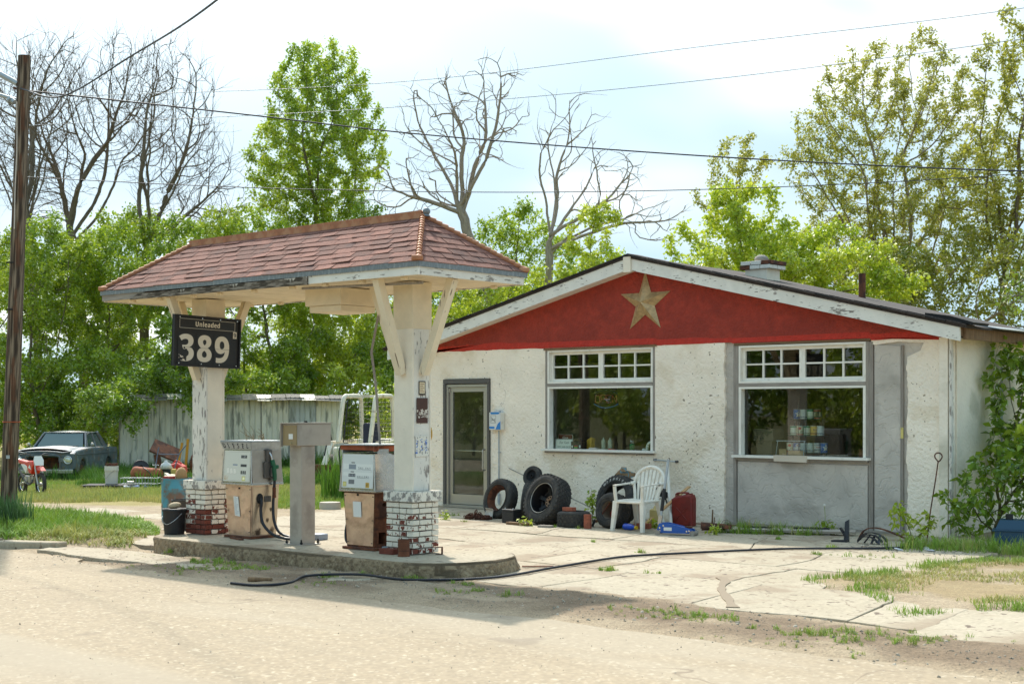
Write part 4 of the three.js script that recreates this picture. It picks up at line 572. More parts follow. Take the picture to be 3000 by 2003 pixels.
{
  const o = thing('gasoline_pump', 'old fuel pump with THIS SALE and GALLONS dials and rusted side', 'fuel pump', [1.55, ISL, 6.87]);
  const f = pumpShell(o, 1);
  part(o, 'dial_panel', f.q(-0.255, 0.68, 0.250, 1.05), printMat(512, 384, (g, w, h) => {
    g.fillStyle = '#dadbd6'; g.fillRect(0, 0, w, h); g.fillStyle = '#e6e6e0'; g.fillRect(20, 110, w - 40, 60); g.fillRect(20, 205, w - 40, 40);
    g.fillStyle = '#8d949c'; g.fillRect(110, 116, 118, 56); g.fillStyle = '#3b3c42'; g.fillRect(150, 92, 56, 10); g.fillRect(142, 196, 56, 10); g.fillRect(110, 222, 110, 36); g.fillStyle = '#a2a5aa'; for (let i = 0; i < 4; i++) g.fillRect(118 + i * 26, 228, 14, 24); g.fillStyle = '#74767a'; g.fillRect(114, 290, 94, 50);
    g.fillStyle = '#3a3b40'; g.font = 'bold 25px sans-serif'; 'THIS SALE'.split('').forEach((c, i) => g.fillText(c, 262 + i * 23, 164)); 'GALLONS'.split('').forEach((c, i) => g.fillText(c, 254 + i * 28, 262)); g.fillRect(262, 170, 206, 3); g.fillRect(254, 268, 190, 3);
    g.fillStyle = '#b9ae5e'; g.fillRect(22, 316, 58, 54); g.fillStyle = '#ddd48c'; g.fillRect(30, 324, 42, 38); g.fillStyle = '#c49a3a'; g.fillRect(392, 318, 58, 58); g.fillStyle = '#2c2a22'; g.font = 'bold 30px sans-serif'; g.fillText('87', 404, 358);
  }, { roughness: 0.35 }));
  part(o, 'cabinet_side', f.sideQ(0.225, 0.67, -0.225, 1.055), M.steel, { keepUV: true });
  part(o, 'top_tray', [bx(0.62, 0.012, 0.52, 0, 1.155, 0, [0, 0, 0.006]), bx(0.54, 0.085, 0.012, 0, 1.105, -0.21), bx(0.012, 0.085, 0.42, -0.268, 1.105, 0)], M.galv);
  part(o, 'rusty_channel', [bx(0.60, 0.05, 0.016, 0, 1.12, 0.205), bx(0.016, 0.06, 0.50, 0.272, 1.115, 0.0)], M.rustTank);
  part(o, 'side_strap', [bx(0.012, 0.05, 0.16, 0.285, 1.085, 0.12), bx(0.012, 0.045, 0.14, 0.285, 1.07, -0.12)], M.galv);
  part(o, 'side_seam', bx(0.012, 0.008, 0.38, 0.241, 0.36, 0), M.rust);
  part(o, 'paper_notice', quadGeo([-0.09, 0.36, 0.2065], [0.04, 0.36, 0.2065], [0.035, 0.53, 0.2115], [-0.095, 0.53, 0.2115], 0.004), M.white);
  part(o, 'lock', cy(0.013, 0.013, 0.01, -0.02, 0.605, 0.212, [Math.PI / 2, 0, 0], 10), M.blackMatt);
  part(o, 'hose', [tube([[-0.25, 0.50, 0.02], [-0.30, 0.42, 0.03], [-0.36, 0.28, 0.05], [-0.37, 0.14, 0.07], [-0.30, 0.05, 0.10], [-0.22, 0.03, 0.02]], 0.016, 40), tube([[-0.26, 0.40, 0.0], [-0.30, 0.33, 0.0], [-0.33, 0.20, 0.02], [-0.28, 0.09, 0.05], [-0.23, 0.05, 0.0]], 0.016, 30)], M.hose);
  part(o, 'hose_mast', tube([[0.06, 1.16, -0.05], [0.03, 1.45, -0.05], [-0.04, 1.8, -0.08], [-0.15, 2.12, -0.13], [-0.17, 2.2, -0.14], [-0.10, 2.38, -0.12], [0.12, 2.78, -0.02]], 0.014, 40), M.greyWood);
  part(o, 'cable', tube([[-0.27, 1.10, 0.15], [-0.31, 1.16, 0.16], [-0.33, 1.10, 0.2], [-0.30, 0.98, 0.22], [-0.29, 0.80, 0.22]], 0.007, 24, 6), M.black);
}
{
  const o = thing('card_console', 'tall square metal console post with box head between the fuel pumps', 'console', [0.575, ISL, 7.055]);
  M.console = mat({ map: grainTex(rgb(176, 166, 154), { amp: 0.05, f: 10, stain: rgb(130, 120, 112), stainAmt: 0.45, thr: 0.66, stainF: 4, seed: 340, sy: 1 }), metalness: 0.3, roughness: 0.5 }, 0.8);
  part(o, 'post', rb(0.205, 1.12, 0.205, 0, 0.57, 0, 0.006), M.console);
  part(o, 'foot_plate', rb(0.30, 0.012, 0.30, 0, 0.006, 0, 0.004), M.console);
  for (const [x, z] of [[-0.125, 0.125], [0.125, 0.125], [0.125, -0.125]]) part(o, 'anchor_bolt', [cy(0.009, 0.009, 0.06, x, 0.035, z, undefined, 8), cy(0.017, 0.017, 0.02, x, 0.026, z, undefined, 6)], M.blackMatt);
  part(o, 'head', rb(0.26, 0.25, 0.50, 0.0, 1.255, -0.07, 0.006), M.console);
  part(o, 'hood', [bx(0.29, 0.012, 0.54, 0, 1.387, -0.06), bx(0.012, 0.262, 0.04, -0.136, 1.25, 0.195)], M.console);
  part(o, 'face_panel', bx(0.235, 0.225, 0.006, 0, 1.25, 0.185), flat(150, 128, 92, { roughness: 0.45 }));
  part(o, 'sticker', bx(0.07, 0.06, 0.003, 0.02, 1.235, 0.190), M.white);
  part(o, 'lock', cy(0.011, 0.011, 0.012, 0.03, 1.16, 0.191, [Math.PI / 2, 0, 0], 10), M.chrome);
  part(o, 'vent_knob', cy(0.02, 0.016, 0.02, 0, 1.402, -0.05, undefined, 10), M.blackMatt);
  const b = single('metal_tray', 'small blue grey metal tray on the island behind the hoses', 'tray', rb(0.30, 0.07, 0.16, 0, 0.035, 0, 0.01), flat(150, 156, 168, { metalness: 0.4, roughness: 0.4 }), [0.20, ISL, 6.55], [0, 0.1, 0]);
}
// things on the island
{
  const b = thing('black_bucket', 'black plastic bucket with lid and stone standing on the island corner', 'bucket', [-1.66, ISL, 7.21]);
  part(b, 'body', lathe([[0, 0], [0.118, 0], [0.122, 0.01], [0.140, 0.28], [0.146, 0.285], [0.146, 0.30], [0.141, 0.305]], 28), M.black);
  part(b, 'lid', lathe([[0.0, 0.30], [0.13, 0.302], [0.135, 0.315], [0.150, 0.316], [0.152, 0.29], [0.146, 0.286]], 28), M.black);
  part(b, 'handle', tube([[0.15, 0.26, 0.0], [0.14, 0.18, 0.10], [0.05, 0.13, 0.15], [-0.07, 0.19, 0.14], [-0.145, 0.26, 0.03]], 0.0035, 20, 5), M.chrome);
  part(b, 'lettering', xf(new THREE.CylinderGeometry(0.1415, 0.1275, 0.2, 12, 1, true, -0.75, 0.32), [0, 0.14, 0]), printMat(64, 128, (g, w, h) => { g.fillStyle = '#1c1c1e'; g.fillRect(0, 0, w, h); g.fillStyle = '#c9c9c9'; g.save(); g.translate(44, 118); g.rotate(-Math.PI / 2); g.font = 'bold 40px sans-serif'; g.fillText('1FS', 0, 0); g.restore(); }));
  const rk = sp(0.07, 0, 0, 0, [1.25, 0.6, 0.9], 10); single('stone', 'pale stone resting on top of the black bucket lid', 'stone', rk, flat(176, 158, 130), [-1.64, ISL + 0.355, 7.22], [0.1, 0.4, 0.1]);
  const c = thing('rusty_can', 'small rusty tin can in front of the right brick pedestal', 'can', [2.42, ISL, 7.25]);
  part(c, 'body', lathe([[0, 0.004], [0.062, 0.004], [0.066, 0], [0.066, 0.01], [0.062, 0.014], [0.062, 0.165], [0.066, 0.17], [0.064, 0.178], [0.058, 0.174], [0.058, 0.02]], 24), M.rust);
  part(c, 'bead', [cy(0.0645, 0.0645, 0.006, 0, 0.06, 0, undefined, 24), cy(0.0645, 0.0645, 0.006, 0, 0.12, 0, undefined, 24)], M.rust);
  single('red_brick', 'loose red brick at the foot of the right pedestal', 'brick', rb(0.2, 0.06, 0.09, 0, 0.03, 0, 0.006), brickMats[4], [2.13, ISL, 7.19], [0, 0.05, 0]);
  single('grey_box', 'small grey plastic box with rag beside the rusted pump', 'box', [rb(0.16, 0.06, 0.10, 0, 0.03, 0, 0.01), sp(0.03, 0.01, 0.07, 0, [1.6, 0.7, 1], 8)], flat(120, 132, 138), [1.98, ISL, 7.02], [0, 0.2, 0]);
  single('angle_bracket', 'short rusty angle bracket right of the right pedestal', 'bracket', [bx(0.07, 0.006, 0.06, 0, 0.003, 0), bx(0.006, 0.07, 0.06, 0.032, 0.04, 0), bx(0.07, 0.006, 0.06, 0, 0.077, 0)], M.rust, [2.56, ISL, 6.86], [0, 0.5, 0]);
}
// ---------------------------------------------------------------- trees grown towards points scattered in their crowns
function growTree({ seed, base, blobs, dens = 45, step = 0.3, kill = 0.42, trunk = 0.35, p = 2.25, r0 = 0.006, wander = 0.25, up = 0.0, inertia = 0.35, fork = 0, dm = 1, clump = false }) {
  const r = rng(seed), att = [];
  for (const [x, y, z, rx, ry, rz] of blobs) { const n = Math.round(Math.max(60, rx * ry * rz * dens * dm)); if (clump) { const cs = []; const m = Math.max(9, Math.round(rx * ry * rz * 2.6)); for (let k = 0; k < m; k++) { const d = rdir(r), q = Math.pow(r(), 0.3) * 0.95; cs.push([x + d.x * q * rx, y + d.y * q * ry, z + d.z * q * rz, 0.35 + 0.5 * r()]); } for (let i = 0; i < n; i++) { const c = cs[(r() * m) | 0], d = rdir(r), q = Math.pow(r(), 0.5) * c[3]; att.push({ p: V(c[0] + d.x * q * 1.25, c[1] + d.y * q * 0.62 - 0.25 * (d.x * d.x + d.z * d.z) * q, c[2] + d.z * q * 1.25), n: 0, d: 1e9 }); } continue; } for (let i = 0; i < n; i++) { const a = r() * 6.2832, c = r() * 2 - 1, s = Math.sqrt(1 - c * c), k = Math.pow(r(), 0.42); const w = 0.78 + 0.44 * fb3(x + Math.cos(a) * s * 1.6, y + c * 1.6, z + Math.sin(a) * s * 1.6, 2); att.push({ p: V(x + Math.cos(a) * s * k * rx * w, y + c * k * ry * w, z + Math.sin(a) * s * k * rz * w), n: 0, d: 1e9 }); } }
  const lowest = Math.min(...blobs.map(b => b[1] - b[4])), top = base[1] + Math.max(step, (lowest - base[1]) * (1 - trunk) + trunk * (blobs[0][1] - base[1]) * 0.6);
  let trunkEnd = 0; const trunkN = () => Math.max(0, trunkEnd - ((r() * 5) | 0));
  const N = [{ p: V(...base), par: -1 }]; const dir = V(blobs[0][0] - base[0], (blobs[0][1] - base[1]), blobs[0][2] - base[2]).normalize();
  while (N[N.length - 1].p.y < top) { const l = N[N.length - 1].p, t = clamp((l.y - base[1]) / Math.max(1, top - base[1])); N.push({ p: l.clone().add(V(dir.x * t + (r() - 0.5) * wander, 1, dir.z * t + (r() - 0.5) * wander).normalize().multiplyScalar(step)), par: N.length - 1 }); }
  trunkEnd = N.length - 1;
  if (fork) for (const [x, y, z, rx, ry, rz] of blobs) for (let q = 0; q < fork; q++) { let i = Math.max(0, N.length > 6 ? trunkN() : 0); const tgt = V(x + (r() - 0.5) * rx * 1.5, y + (r() - 0.2) * ry * 0.5, z + (r() - 0.5) * rz * 1.5); const n = Math.ceil(N[i].p.distanceTo(tgt) * 0.62 / step), d0 = tgt.clone().sub(N[i].p).normalize(); const bow = rdir(r).multiplyScalar(0.25); for (let k = 0; k < n; k++) { const d = d0.clone().addScaledVector(bow, Math.cos(k / n * 3)).add(V((r() - 0.5) * 0.3, 0.15 * k / n, (r() - 0.5) * 0.3)).normalize(); N.push({ p: N[i].p.clone().addScaledVector(d, step), par: i }); i = N.length - 1; } }
  const near = from => { for (const a of att) for (let i = from; i < N.length; i++) { const d = a.p.distanceToSquared(N[i].p); if (d < a.d) { a.d = d; a.n = i; } } };
  near(0);
  let live = att;
  for (let it = 0; it < 220 && live.length; it++) {
    const acc = new Map(); for (const a of live) { let v = acc.get(a.n); if (!v) acc.set(a.n, v = V(0, 0, 0)); v.add(a.p.clone().sub(N[a.n].p).normalize()); }
    const from = N.length; for (const [i, v] of acc) { v.normalize().addScaledVector(N[i].par >= 0 ? N[i].p.clone().sub(N[N[i].par].p).normalize() : V(0, 1, 0), inertia).add(V((r() - 0.5) * 0.4, (r() - 0.5) * 0.4 + up, (r() - 0.5) * 0.4)).normalize().multiplyScalar(step * (0.8 + 0.4 * r())); N.push({ p: N[i].p.clone().add(v), par: i }); }
    if (N.length > 9000) break;
    for (const a of live) for (let i = from; i < N.length; i++) { const d = a.p.distanceToSquared(N[i].p); if (d < a.d) { a.d = d; a.n = i; a.k = 0; } }
    const k2 = kill * kill; live = live.filter(a => a.d > k2 && (a.k = (a.k || 0) + 1) < 5);
  }
  for (const n of N) { n.kids = []; n.acc = 0; } for (let i = 1; i < N.length; i++) N[N[i].par].kids.push(i);
  for (let i = N.length - 1; i >= 0; i--) { const n = N[i]; n.r = n.kids.length ? Math.pow(n.acc, 1 / p) : r0; n.r = Math.max(r0, n.r) + (n.kids.length ? 0.00025 : 0); if (n.par >= 0) N[n.par].acc += Math.pow(n.r, p); }
  return N;
}
function addTwigs(N, seed, { per = 2, len = 0.5, maxR = 0.02, up = 0.5, r = 0.006 }) {
  const q = rng(seed), n0 = N.length; for (let i = 1; i < n0; i++) { const n = N[i]; if (n.r > maxR || q() > 0.75) continue; const d0 = n.p.clone().sub(N[n.par].p).normalize(); for (let k = 0; k < per; k++) { let par = i, d = d0.clone().addScaledVector(rdir(q), 0.75); d.y += up; d.normalize(); const L = len * (0.4 + q()); for (let s = 0; s < 3; s++) { const o = { p: N[par].p.clone().addScaledVector(d, L / 3), par, kids: [], r: r * (1 - s * 0.25) }; d.addScaledVector(rdir(q), 0.3).normalize(); N[par].kids.push(N.length); par = N.length; N.push(o); } } }
}
function woodGeos(N, thick = 0.055) {
  const out = [{ pos: [], nor: [], uv: [], idx: [] }, { pos: [], nor: [], uv: [], idx: [] }];
  const starts = [[-1, 0]];
  while (starts.length) {
    const [par, s] = starts.pop(); const ch = []; if (par >= 0) ch.push([N[par].p, Math.min(N[par].r, N[s].r * 1.25)]); let i = s; for (;;) { ch.push([N[i].p, N[i].r]); const k = N[i].kids; if (!k.length) break; let b = k[0]; for (const q of k) if (N[q].r > N[b].r) b = q; for (const q of k) if (q !== b) starts.push([i, q]); i = b; }
    if (ch.length < 2) continue;
    let cur = -1, o = null, sd = 0, last = -1, L = 0;
    for (let k = 0; k < ch.length; k++) {
      const [pt, rr] = ch[k], t = (k < ch.length - 1 ? ch[k + 1][0].clone().sub(pt) : pt.clone().sub(ch[k - 1][0])).normalize(); if (k > 0 && k < ch.length - 1) t.add(pt.clone().sub(ch[k - 1][0]).normalize()).normalize();
      const want = rr > thick ? 0 : 1; if (k > 0) L += pt.distanceTo(ch[k - 1][0]);
      const ax = Math.abs(t.y) < 0.9 ? V(0, 1, 0) : V(1, 0, 0), u = ax.clone().cross(t).normalize(), w = t.clone().cross(u);
      const ring = (oo, n) => { const b = oo.pos.length / 3; for (let q = 0; q <= n; q++) { const a = q / n * 6.28318, c = Math.cos(a), s2 = Math.sin(a), nx = u.x * c + w.x * s2, ny = u.y * c + w.y * s2, nz = u.z * c + w.z * s2; oo.pos.push(pt.x + nx * rr, pt.y + ny * rr, pt.z + nz * rr); oo.nor.push(nx, ny, nz); oo.uv.push(q / n, L); } return b; };
      if (want !== cur) { const n = want ? (rr > 0.02 ? 5 : 3) : 8; if (o && k > 0) { const b = ring(o, sd); for (let q = 0; q < sd; q++) o.idx.push(last + q, last + q + 1, b + q, last + q + 1, b + q + 1, b + q); } cur = want; o = out[want]; sd = n; last = ring(o, n); }
      else { const b = ring(o, sd); for (let q = 0; q < sd; q++) o.idx.push(last + q, last + q + 1, b + q, last + q + 1, b + q + 1, b + q); last = b; }
    }
  }
  return out.map(o => { if (!o.idx.length) return null; const g = new THREE.BufferGeometry(); g.setAttribute('position', new THREE.Float32BufferAttribute(o.pos, 3)); g.setAttribute('normal', new THREE.Float32BufferAttribute(o.nor, 3)); g.setAttribute('uv', new THREE.Float32BufferAttribute(o.uv, 2)); g.setIndex(o.idx); return g; });
}
class Leaves {
  constructor() { this.pos = []; this.col = []; this.idx = []; this.nor = []; }
  add(p, dir, nrm, L, W, c, fold = 0.18) {
    const b = this.pos.length / 3, s = dir.clone().cross(nrm).normalize(), n = s.clone().cross(dir).normalize(); const m = p.clone().addScaledVector(dir, L * 0.45);
    const P = [p, m.clone().addScaledVector(s, W / 2).addScaledVector(n, W * fold), p.clone().addScaledVector(dir, L).addScaledVector(n, -L * 0.12), m.clone().addScaledVector(s, -W / 2).addScaledVector(n, W * fold)];
    for (const q of P) { this.pos.push(q.x, q.y, q.z); this.nor.push(n.x, n.y, n.z); this.col.push(c[0], c[1], c[2]); } this.idx.push(b, b + 1, b + 2, b, b + 2, b + 3);
  }
  geo() { const g = new THREE.BufferGeometry(); g.setAttribute('position', new THREE.Float32BufferAttribute(this.pos, 3)); g.setAttribute('normal', new THREE.Float32BufferAttribute(this.nor, 3)); g.setAttribute('color', new THREE.Float32BufferAttribute(this.col, 3)); g.setIndex(this.idx); return g; }
}
function rdir(r) { const a = r() * 6.2832, c = r() * 2 - 1, s = Math.sqrt(1 - c * c); return V(Math.cos(a) * s, c, Math.sin(a) * s); }
const LEAFMUL = 3.8;
function foliate(N, { seed, per = 9, spread = 0.22, L = 0.12, W = 0.075, cols, maxR = 0.014, droop = 0.25, keep = 1 }) {
  const r = rng(seed), lv = new Leaves(); per = Math.round(per * LEAFMUL);
  for (let i = 1; i < N.length; i++) {
    const n = N[i]; if (n.r > maxR || r() > keep) continue; const q = N[n.par].p;
    const hue = fb3(n.p.x * 0.6, n.p.y * 0.6, n.p.z * 0.6 + seed, 3);
    for (let k = 0; k < per; k++) {
      const p = q.clone().lerp(n.p, r()).addScaledVector(rdir(r), spread * Math.pow(r(), 0.7)), d = rdir(r); d.y -= droop; d.normalize(); const nn = rdir(r); nn.y = Math.abs(nn.y) + 0.5; nn.normalize();
      const t = clamp(hue + (r() - 0.5) * 0.7), c = t < 0.5 ? mix3(cols[0], cols[1], t * 2) : mix3(cols[1], cols[2], t * 2 - 1), v = 0.8 + r() * 0.4, s = 0.7 + r() * 0.6;
      lv.add(p, d, nn, L * s, W * s, scale3(c, v));
    }
  }
  return lv.geo();
}
const GREEN = [[0.22, 0.34, 0.02], [0.39, 0.51, 0.035], [0.58, 0.65, 0.07]], FRESH = [[0.38, 0.50, 0.03], [0.54, 0.63, 0.055], [0.68, 0.72, 0.10]], DEEP = [[0.15, 0.27, 0.018], [0.27, 0.40, 0.028], [0.42, 0.53, 0.05]], OLIVE = [[0.32, 0.33, 0.05], [0.43, 0.44, 0.07], [0.55, 0.54, 0.10]];
function tree(name, label, base, blobs, opt, group) {
  const t = thing(name, label, 'tree', base, 0, group);
  const lb = blobs.map(([x, y, z, a, b, c]) => [x - base[0], y - base[1], z - base[2], a, b, c]);
  const N = growTree(Object.assign({ base: [0, -0.15, 0], blobs: lb, seed: opt.seed }, opt.grow));
  if (opt.twigs) addTwigs(N, opt.seed + 9, opt.twigs);
  const [a, b] = woodGeos(N, opt.thick || 0.05);
  const put = (n, g, m) => { if (!g) return; const o = finish(new THREE.Mesh(g, m)); o.name = n; t.add(o); };
  put('trunk', a || b, opt.bark || M.bark); if (a) put('branches', b, opt.bark || M.bark);
  if (opt.leaf) put('crown', foliate(N, Object.assign({ seed: opt.seed + 5 }, opt.leaf)), M.leafA);
  return t;
}
const TG = 'trees behind the yard';
const treeA = tree('leafy_tree', 'dense leafy tree behind the utility pole and dirt bike', [-31.3, -0.5, -8.57], [[-31.92, 4.39, -8.02, 2.2, 3.3, 1.8], [-32.03, 6.7, -9.25, 2.3, 2.1, 1.84]], { seed: 1, grow: { dens: 76, kill: 0.36, clump: true }, leaf: { per: 12, cols: GREEN, spread: 0.30, L: 0.125, W: 0.08 } }, TG);
const treeB = tree('leafy_tree', 'dense leafy tree rising behind the old sedan', [-32.33, -0.5, -11.64], [[-32.27, 6.0, -11.7, 2.9, 2.9, 2.3], [-30.11, 3.04, -9.6, 2.2, 1.75, 1.8]], { seed: 2, grow: { dens: 64, kill: 0.36, clump: true }, leaf: { per: 12, cols: GREEN, spread: 0.30, L: 0.125, W: 0.08 } }, TG);
const treeC = tree('leafy_tree', 'dark green tree hanging over the left end of the shed', [-27.42, -0.42, -11.27], [[-28.03, 6.3, -12.07, 2.15, 2.2, 1.7], [-26.17, 3.3, -10.37, 2.3, 1.7, 1.8], [-24.46, 3.3, -11.2, 1.4, 1.5, 1.1], [-25.6, 2.1, -7.9, 1.3, 1.0, 1.0], [-24.2, 2.5, -9.6, 1.0, 0.9, 0.9]], { seed: 3, grow: { dens: 76, kill: 0.36, clump: true }, leaf: { per: 13, cols: DEEP, spread: 0.28, L: 0.125, W: 0.08 } }, TG);
tree('leafy_tree', 'pale green tree behind the canopy roof left end', [-33.21, -0.5, -18.83], [[-33.48, 8.0, -18.6, 1.7, 1.9, 1.28], [-32.65, 8.3, -16.67, 1.89, 1.5, 1.51]], { seed: 4, grow: { dens: 36 }, leaf: { per: 11, cols: FRESH, spread: 0.28 } }, TG);
const treeE = tree('leafy_tree', 'yellow green tree behind the shed below the canopy', [-33.1, -0.5, -24.22], [[-34.11, 4.6, -23.35, 3.0, 2.3, 2.28], [-30.64, 4.1, -23.71, 2.3, 2.2, 1.7]], { seed: 5, grow: { dens: 56, kill: 0.36, clump: true }, leaf: { per: 11, cols: FRESH, spread: 0.32, L: 0.15, W: 0.09 } }, TG);
tree('leafy_tree', 'leafy tree between the right column and the station eave', [-26.17, -0.39, -22.3], [[-26.43, 3.6, -22.07, 2.2, 2.6, 1.7], [-25.13, 5.6, -23.2, 2.2, 1.9, 1.65]], { seed: 6, grow: { dens: 68, kill: 0.36, clump: true }, leaf: { per: 11, cols: GREEN, spread: 0.30, L: 0.125, W: 0.08 } }, TG);
tree('cottonwood_tree', 'tall full green tree standing above the canopy ridge', [-36.88, -0.5, -26.24], [[-37.0, 16.5, -26.14, 2.9, 2.6, 2.3], [-37.15, 13.4, -26.0, 3.6, 2.8, 2.7], [-36.85, 10.6, -26.27, 2.5, 1.9, 1.9], [-38.6, 12.0, -25.0, 1.6, 1.4, 1.4], [-35.2, 15.0, -27.2, 1.5, 1.6, 1.3]], { seed: 7, grow: { dens: 34, trunk: 0.0, fork: 2, kill: 0.36 }, leaf: { per: 8, cols: GREEN, spread: 0.28, L: 0.145, W: 0.095 } });
tree('leafy_tree', 'small pale tree low beside the tall tree', [-36.81, -0.5, -23.65], [[-36.67, 9.2, -23.78, 1.4, 1.5, 1.1]], { seed: 8, grow: { dens: 45 }, leaf: { per: 8, cols: FRESH } }, TG);
tree('leafy_tree', 'narrow fresh green tree above the gable left slope', [-15.67, -0.15, -19.5], [[-15.71, 7.75, -19.47, 0.8, 1.3, 0.71], [-15.73, 6.2, -19.45, 1.6, 1.0, 1.27]], { seed: 9, grow: { dens: 75, step: 0.24, kill: 0.32 }, leaf: { per: 10, cols: FRESH, spread: 0.24, L: 0.13, W: 0.085 } }, TG);
tree('leafy_tree', 'low bushy tree between the canopy roof and the gable', [-19.65, -0.24, -20.02], [[-20.0, 5.7, -19.72, 2.1, 1.4, 1.59], [-18.43, 5.4, -19.75, 1.6, 1.3, 1.08], [-21.8, 5.0, -18.4, 1.5, 1.4, 1.2]], { seed: 10, grow: { dens: 45 }, leaf: { per: 11, cols: FRESH, spread: 0.26 } }, TG);
const treeR = tree('leafy_tree', 'bright green tree behind the chimney', [-8.97, 0, -18.7], [[-8.87, 7.2, -18.79, 1.8, 1.7, 1.4], [-9.9, 5.9, -18.0, 2.4, 1.5, 1.7], [-7.7, 5.9, -19.63, 1.9, 1.7, 1.3], [-11.3, 4.9, -16.6, 1.7, 1.1, 1.2], [-6.4, 5.2, -20.6, 1.6, 1.6, 1.2]], { seed: 11, grow: { dens: 90, kill: 0.36, clump: true }, leaf: { per: 15, cols: FRESH, spread: 0.30, L: 0.13, W: 0.085 } }, TG);
tree('budding_tree', 'large budding olive tree over the right roof slope', [-9.47, 0, -28.87], [[-9.24, 12.3, -29.07, 2.3, 2.7, 1.8], [-11.2, 10.8, -27.3, 2.1, 2.1, 1.6], [-9.47, 8.4, -28.87, 3.4, 2.5, 2.6], [-8.0, 11.0, -30.1, 1.9, 2.9, 1.5], [-10.6, 12.5, -27.9, 1.7, 1.8, 1.4]], { seed: 12, bark: M.barkGrey, grow: { dens: 50, up: 0.1, p: 2.35, r0: 0.008, fork: 3, trunk: -0.2, kill: 0.34 }, leaf: { per: 8, cols: OLIVE, spread: 0.22, L: 0.12, W: 0.065, maxR: 0.013, droop: 0 } }, 'budding olive trees');
tree('budding_tree', 'small budding tree top left of the bright green tree', [-15.27, -0.14, -29.13], [[-15.77, 11.0, -28.69, 1.5, 1.4, 1.13], [-16.52, 9.6, -28.04, 1.1, 1.1, 0.9]], { seed: 13, bark: M.barkGrey, grow: { dens: 45, up: 0.15 }, leaf: { per: 9, cols: OLIVE, spread: 0.22, droop: 0 } }, 'budding olive trees');
tree('budding_tree', 'dark branched budding tree at the right picture edge', [-4.42, 0, -25.31], [[-4.1, 11.7, -25.66, 1.6, 2.6, 1.3], [-4.62, 8.5, -25.13, 1.8, 2.2, 1.3], [-2.5, 9.5, -26.0, 1.5, 2.4, 1.2], [-3.6, 10.0, -25.8, 1.5, 2.2, 1.2]], { seed: 14, grow: { dens: 55, up: 0.1, r0: 0.009, fork: 3, kill: 0.34 }, leaf: { per: 9, cols: OLIVE, spread: 0.22, droop: 0 } }, 'budding olive trees');
tree('budding_tree', 'tangled low olive tree above the right eave', [-6.59, 0, -24.75], [[-7.21, 5.3, -24.21, 2.8, 1.8, 2.1], [-5.03, 5.6, -24.78, 1.8, 1.9, 1.3], [-2.6, 5.2, -23.2, 1.8, 1.9, 1.3]], { seed: 15, bark: M.barkGrey, grow: { dens: 60, r0: 0.008, kill: 0.36 }, leaf: { per: 9, cols: [[0.24, 0.28, 0.035], [0.35, 0.38, 0.05], [0.46, 0.47, 0.08]], spread: 0.24, droop: 0 } }, 'budding olive trees');
// bare trees
const BARE = { dens: 42, step: 0.26, kill: 0.30, up: 0.12, p: 2.12, r0: 0.011, trunk: -0.25, wander: 0.3, inertia: 0.8, fork: 4 };
tree('bare_tree', 'leafless tree with upright twigs behind the utility pole', [-40.69, -0.5, -16.31], [[-41.96, 13.2, -15.2, 2.5, 3.9, 1.95], [-39.56, 14.6, -17.29, 2.2, 3.2, 1.8]], { seed: 21, bark: M.bark, grow: BARE, twigs: { per: 2, len: 0.9, up: 0.6, r: 0.007, maxR: 0.0125 } }, 'bare trees');
tree('bare_tree', 'leafless leaning tree left of the tall green tree', [-37.15, -0.5, -16.73], [[-36.33, 13.0, -17.44, 2.5, 3.9, 1.88], [-34.28, 10.8, -17.9, 1.7, 2.4, 1.28]], { seed: 22, bark: M.bark, grow: BARE, twigs: { per: 2, len: 0.9, up: 0.6, r: 0.007, maxR: 0.0125 } }, 'bare trees');
tree('bare_tree', 'dead leafless tree right of the tall green tree', [-21.14, -0.28, -21.37], [[-23.97, 9.7, -18.91, 2.0, 1.2, 1.4], [-23.13, 11.6, -19.65, 1.9, 2.4, 1.5], [-21.7, 12.4, -20.8, 1.9, 2.3, 1.5]], { seed: 23, bark: M.barkGrey, grow: Object.assign({}, BARE, { dens: 30, r0: 0.0145, p: 2.12, up: 0.05, fork: 3 }), twigs: { per: 1, len: 0.6, up: 0.3, r: 0.007, maxR: 0.015 } }, 'bare trees');
tree('bare_tree', 'dead leafless tree above the gable peak', [-18.98, -0.23, -20.6], [[-18.26, 10.8, -21.22, 1.4, 2.3, 1.1], [-16.87, 9.5, -22.43, 1.6, 1.5, 1.23], [-15.39, 8.2, -22.22, 1.6, 0.8, 1.08]], { seed: 24, bark: M.barkGrey, grow: Object.assign({}, BARE, { dens: 40, r0: 0.0145, p: 2.12, up: 0.05, fork: 3 }), twigs: { per: 1, len: 0.6, up: 0.3, r: 0.007, maxR: 0.015 } }, 'bare trees');
tree('bare_tree', 'leafless tree at the left picture edge behind the pole top', [-38.61, -0.5, -12.81], [[-39.4, 13.0, -12.12, 2.1, 3.6, 1.6], [-38.98, 14.8, -13.81, 1.7, 2.4, 1.4]], { seed: 25, bark: M.bark, grow: BARE, twigs: { per: 2, len: 0.9, up: 0.6, r: 0.007, maxR: 0.0125 } }, 'bare trees');
tree('leafy_tree', 'dull green tree filling in low behind the vent pipe', [-8.99, 0, -25.31], [[-8.99, 6.0, -25.31, 2.6, 1.9, 1.9], [-12.6, 5.8, -22.0, 1.8, 1.3, 1.3]], { seed: 26, grow: { dens: 68, kill: 0.36, clump: true }, leaf: { per: 9, cols: [[0.22, 0.28, 0.03], [0.32, 0.38, 0.045], [0.44, 0.48, 0.07]], spread: 0.26 } }, TG);
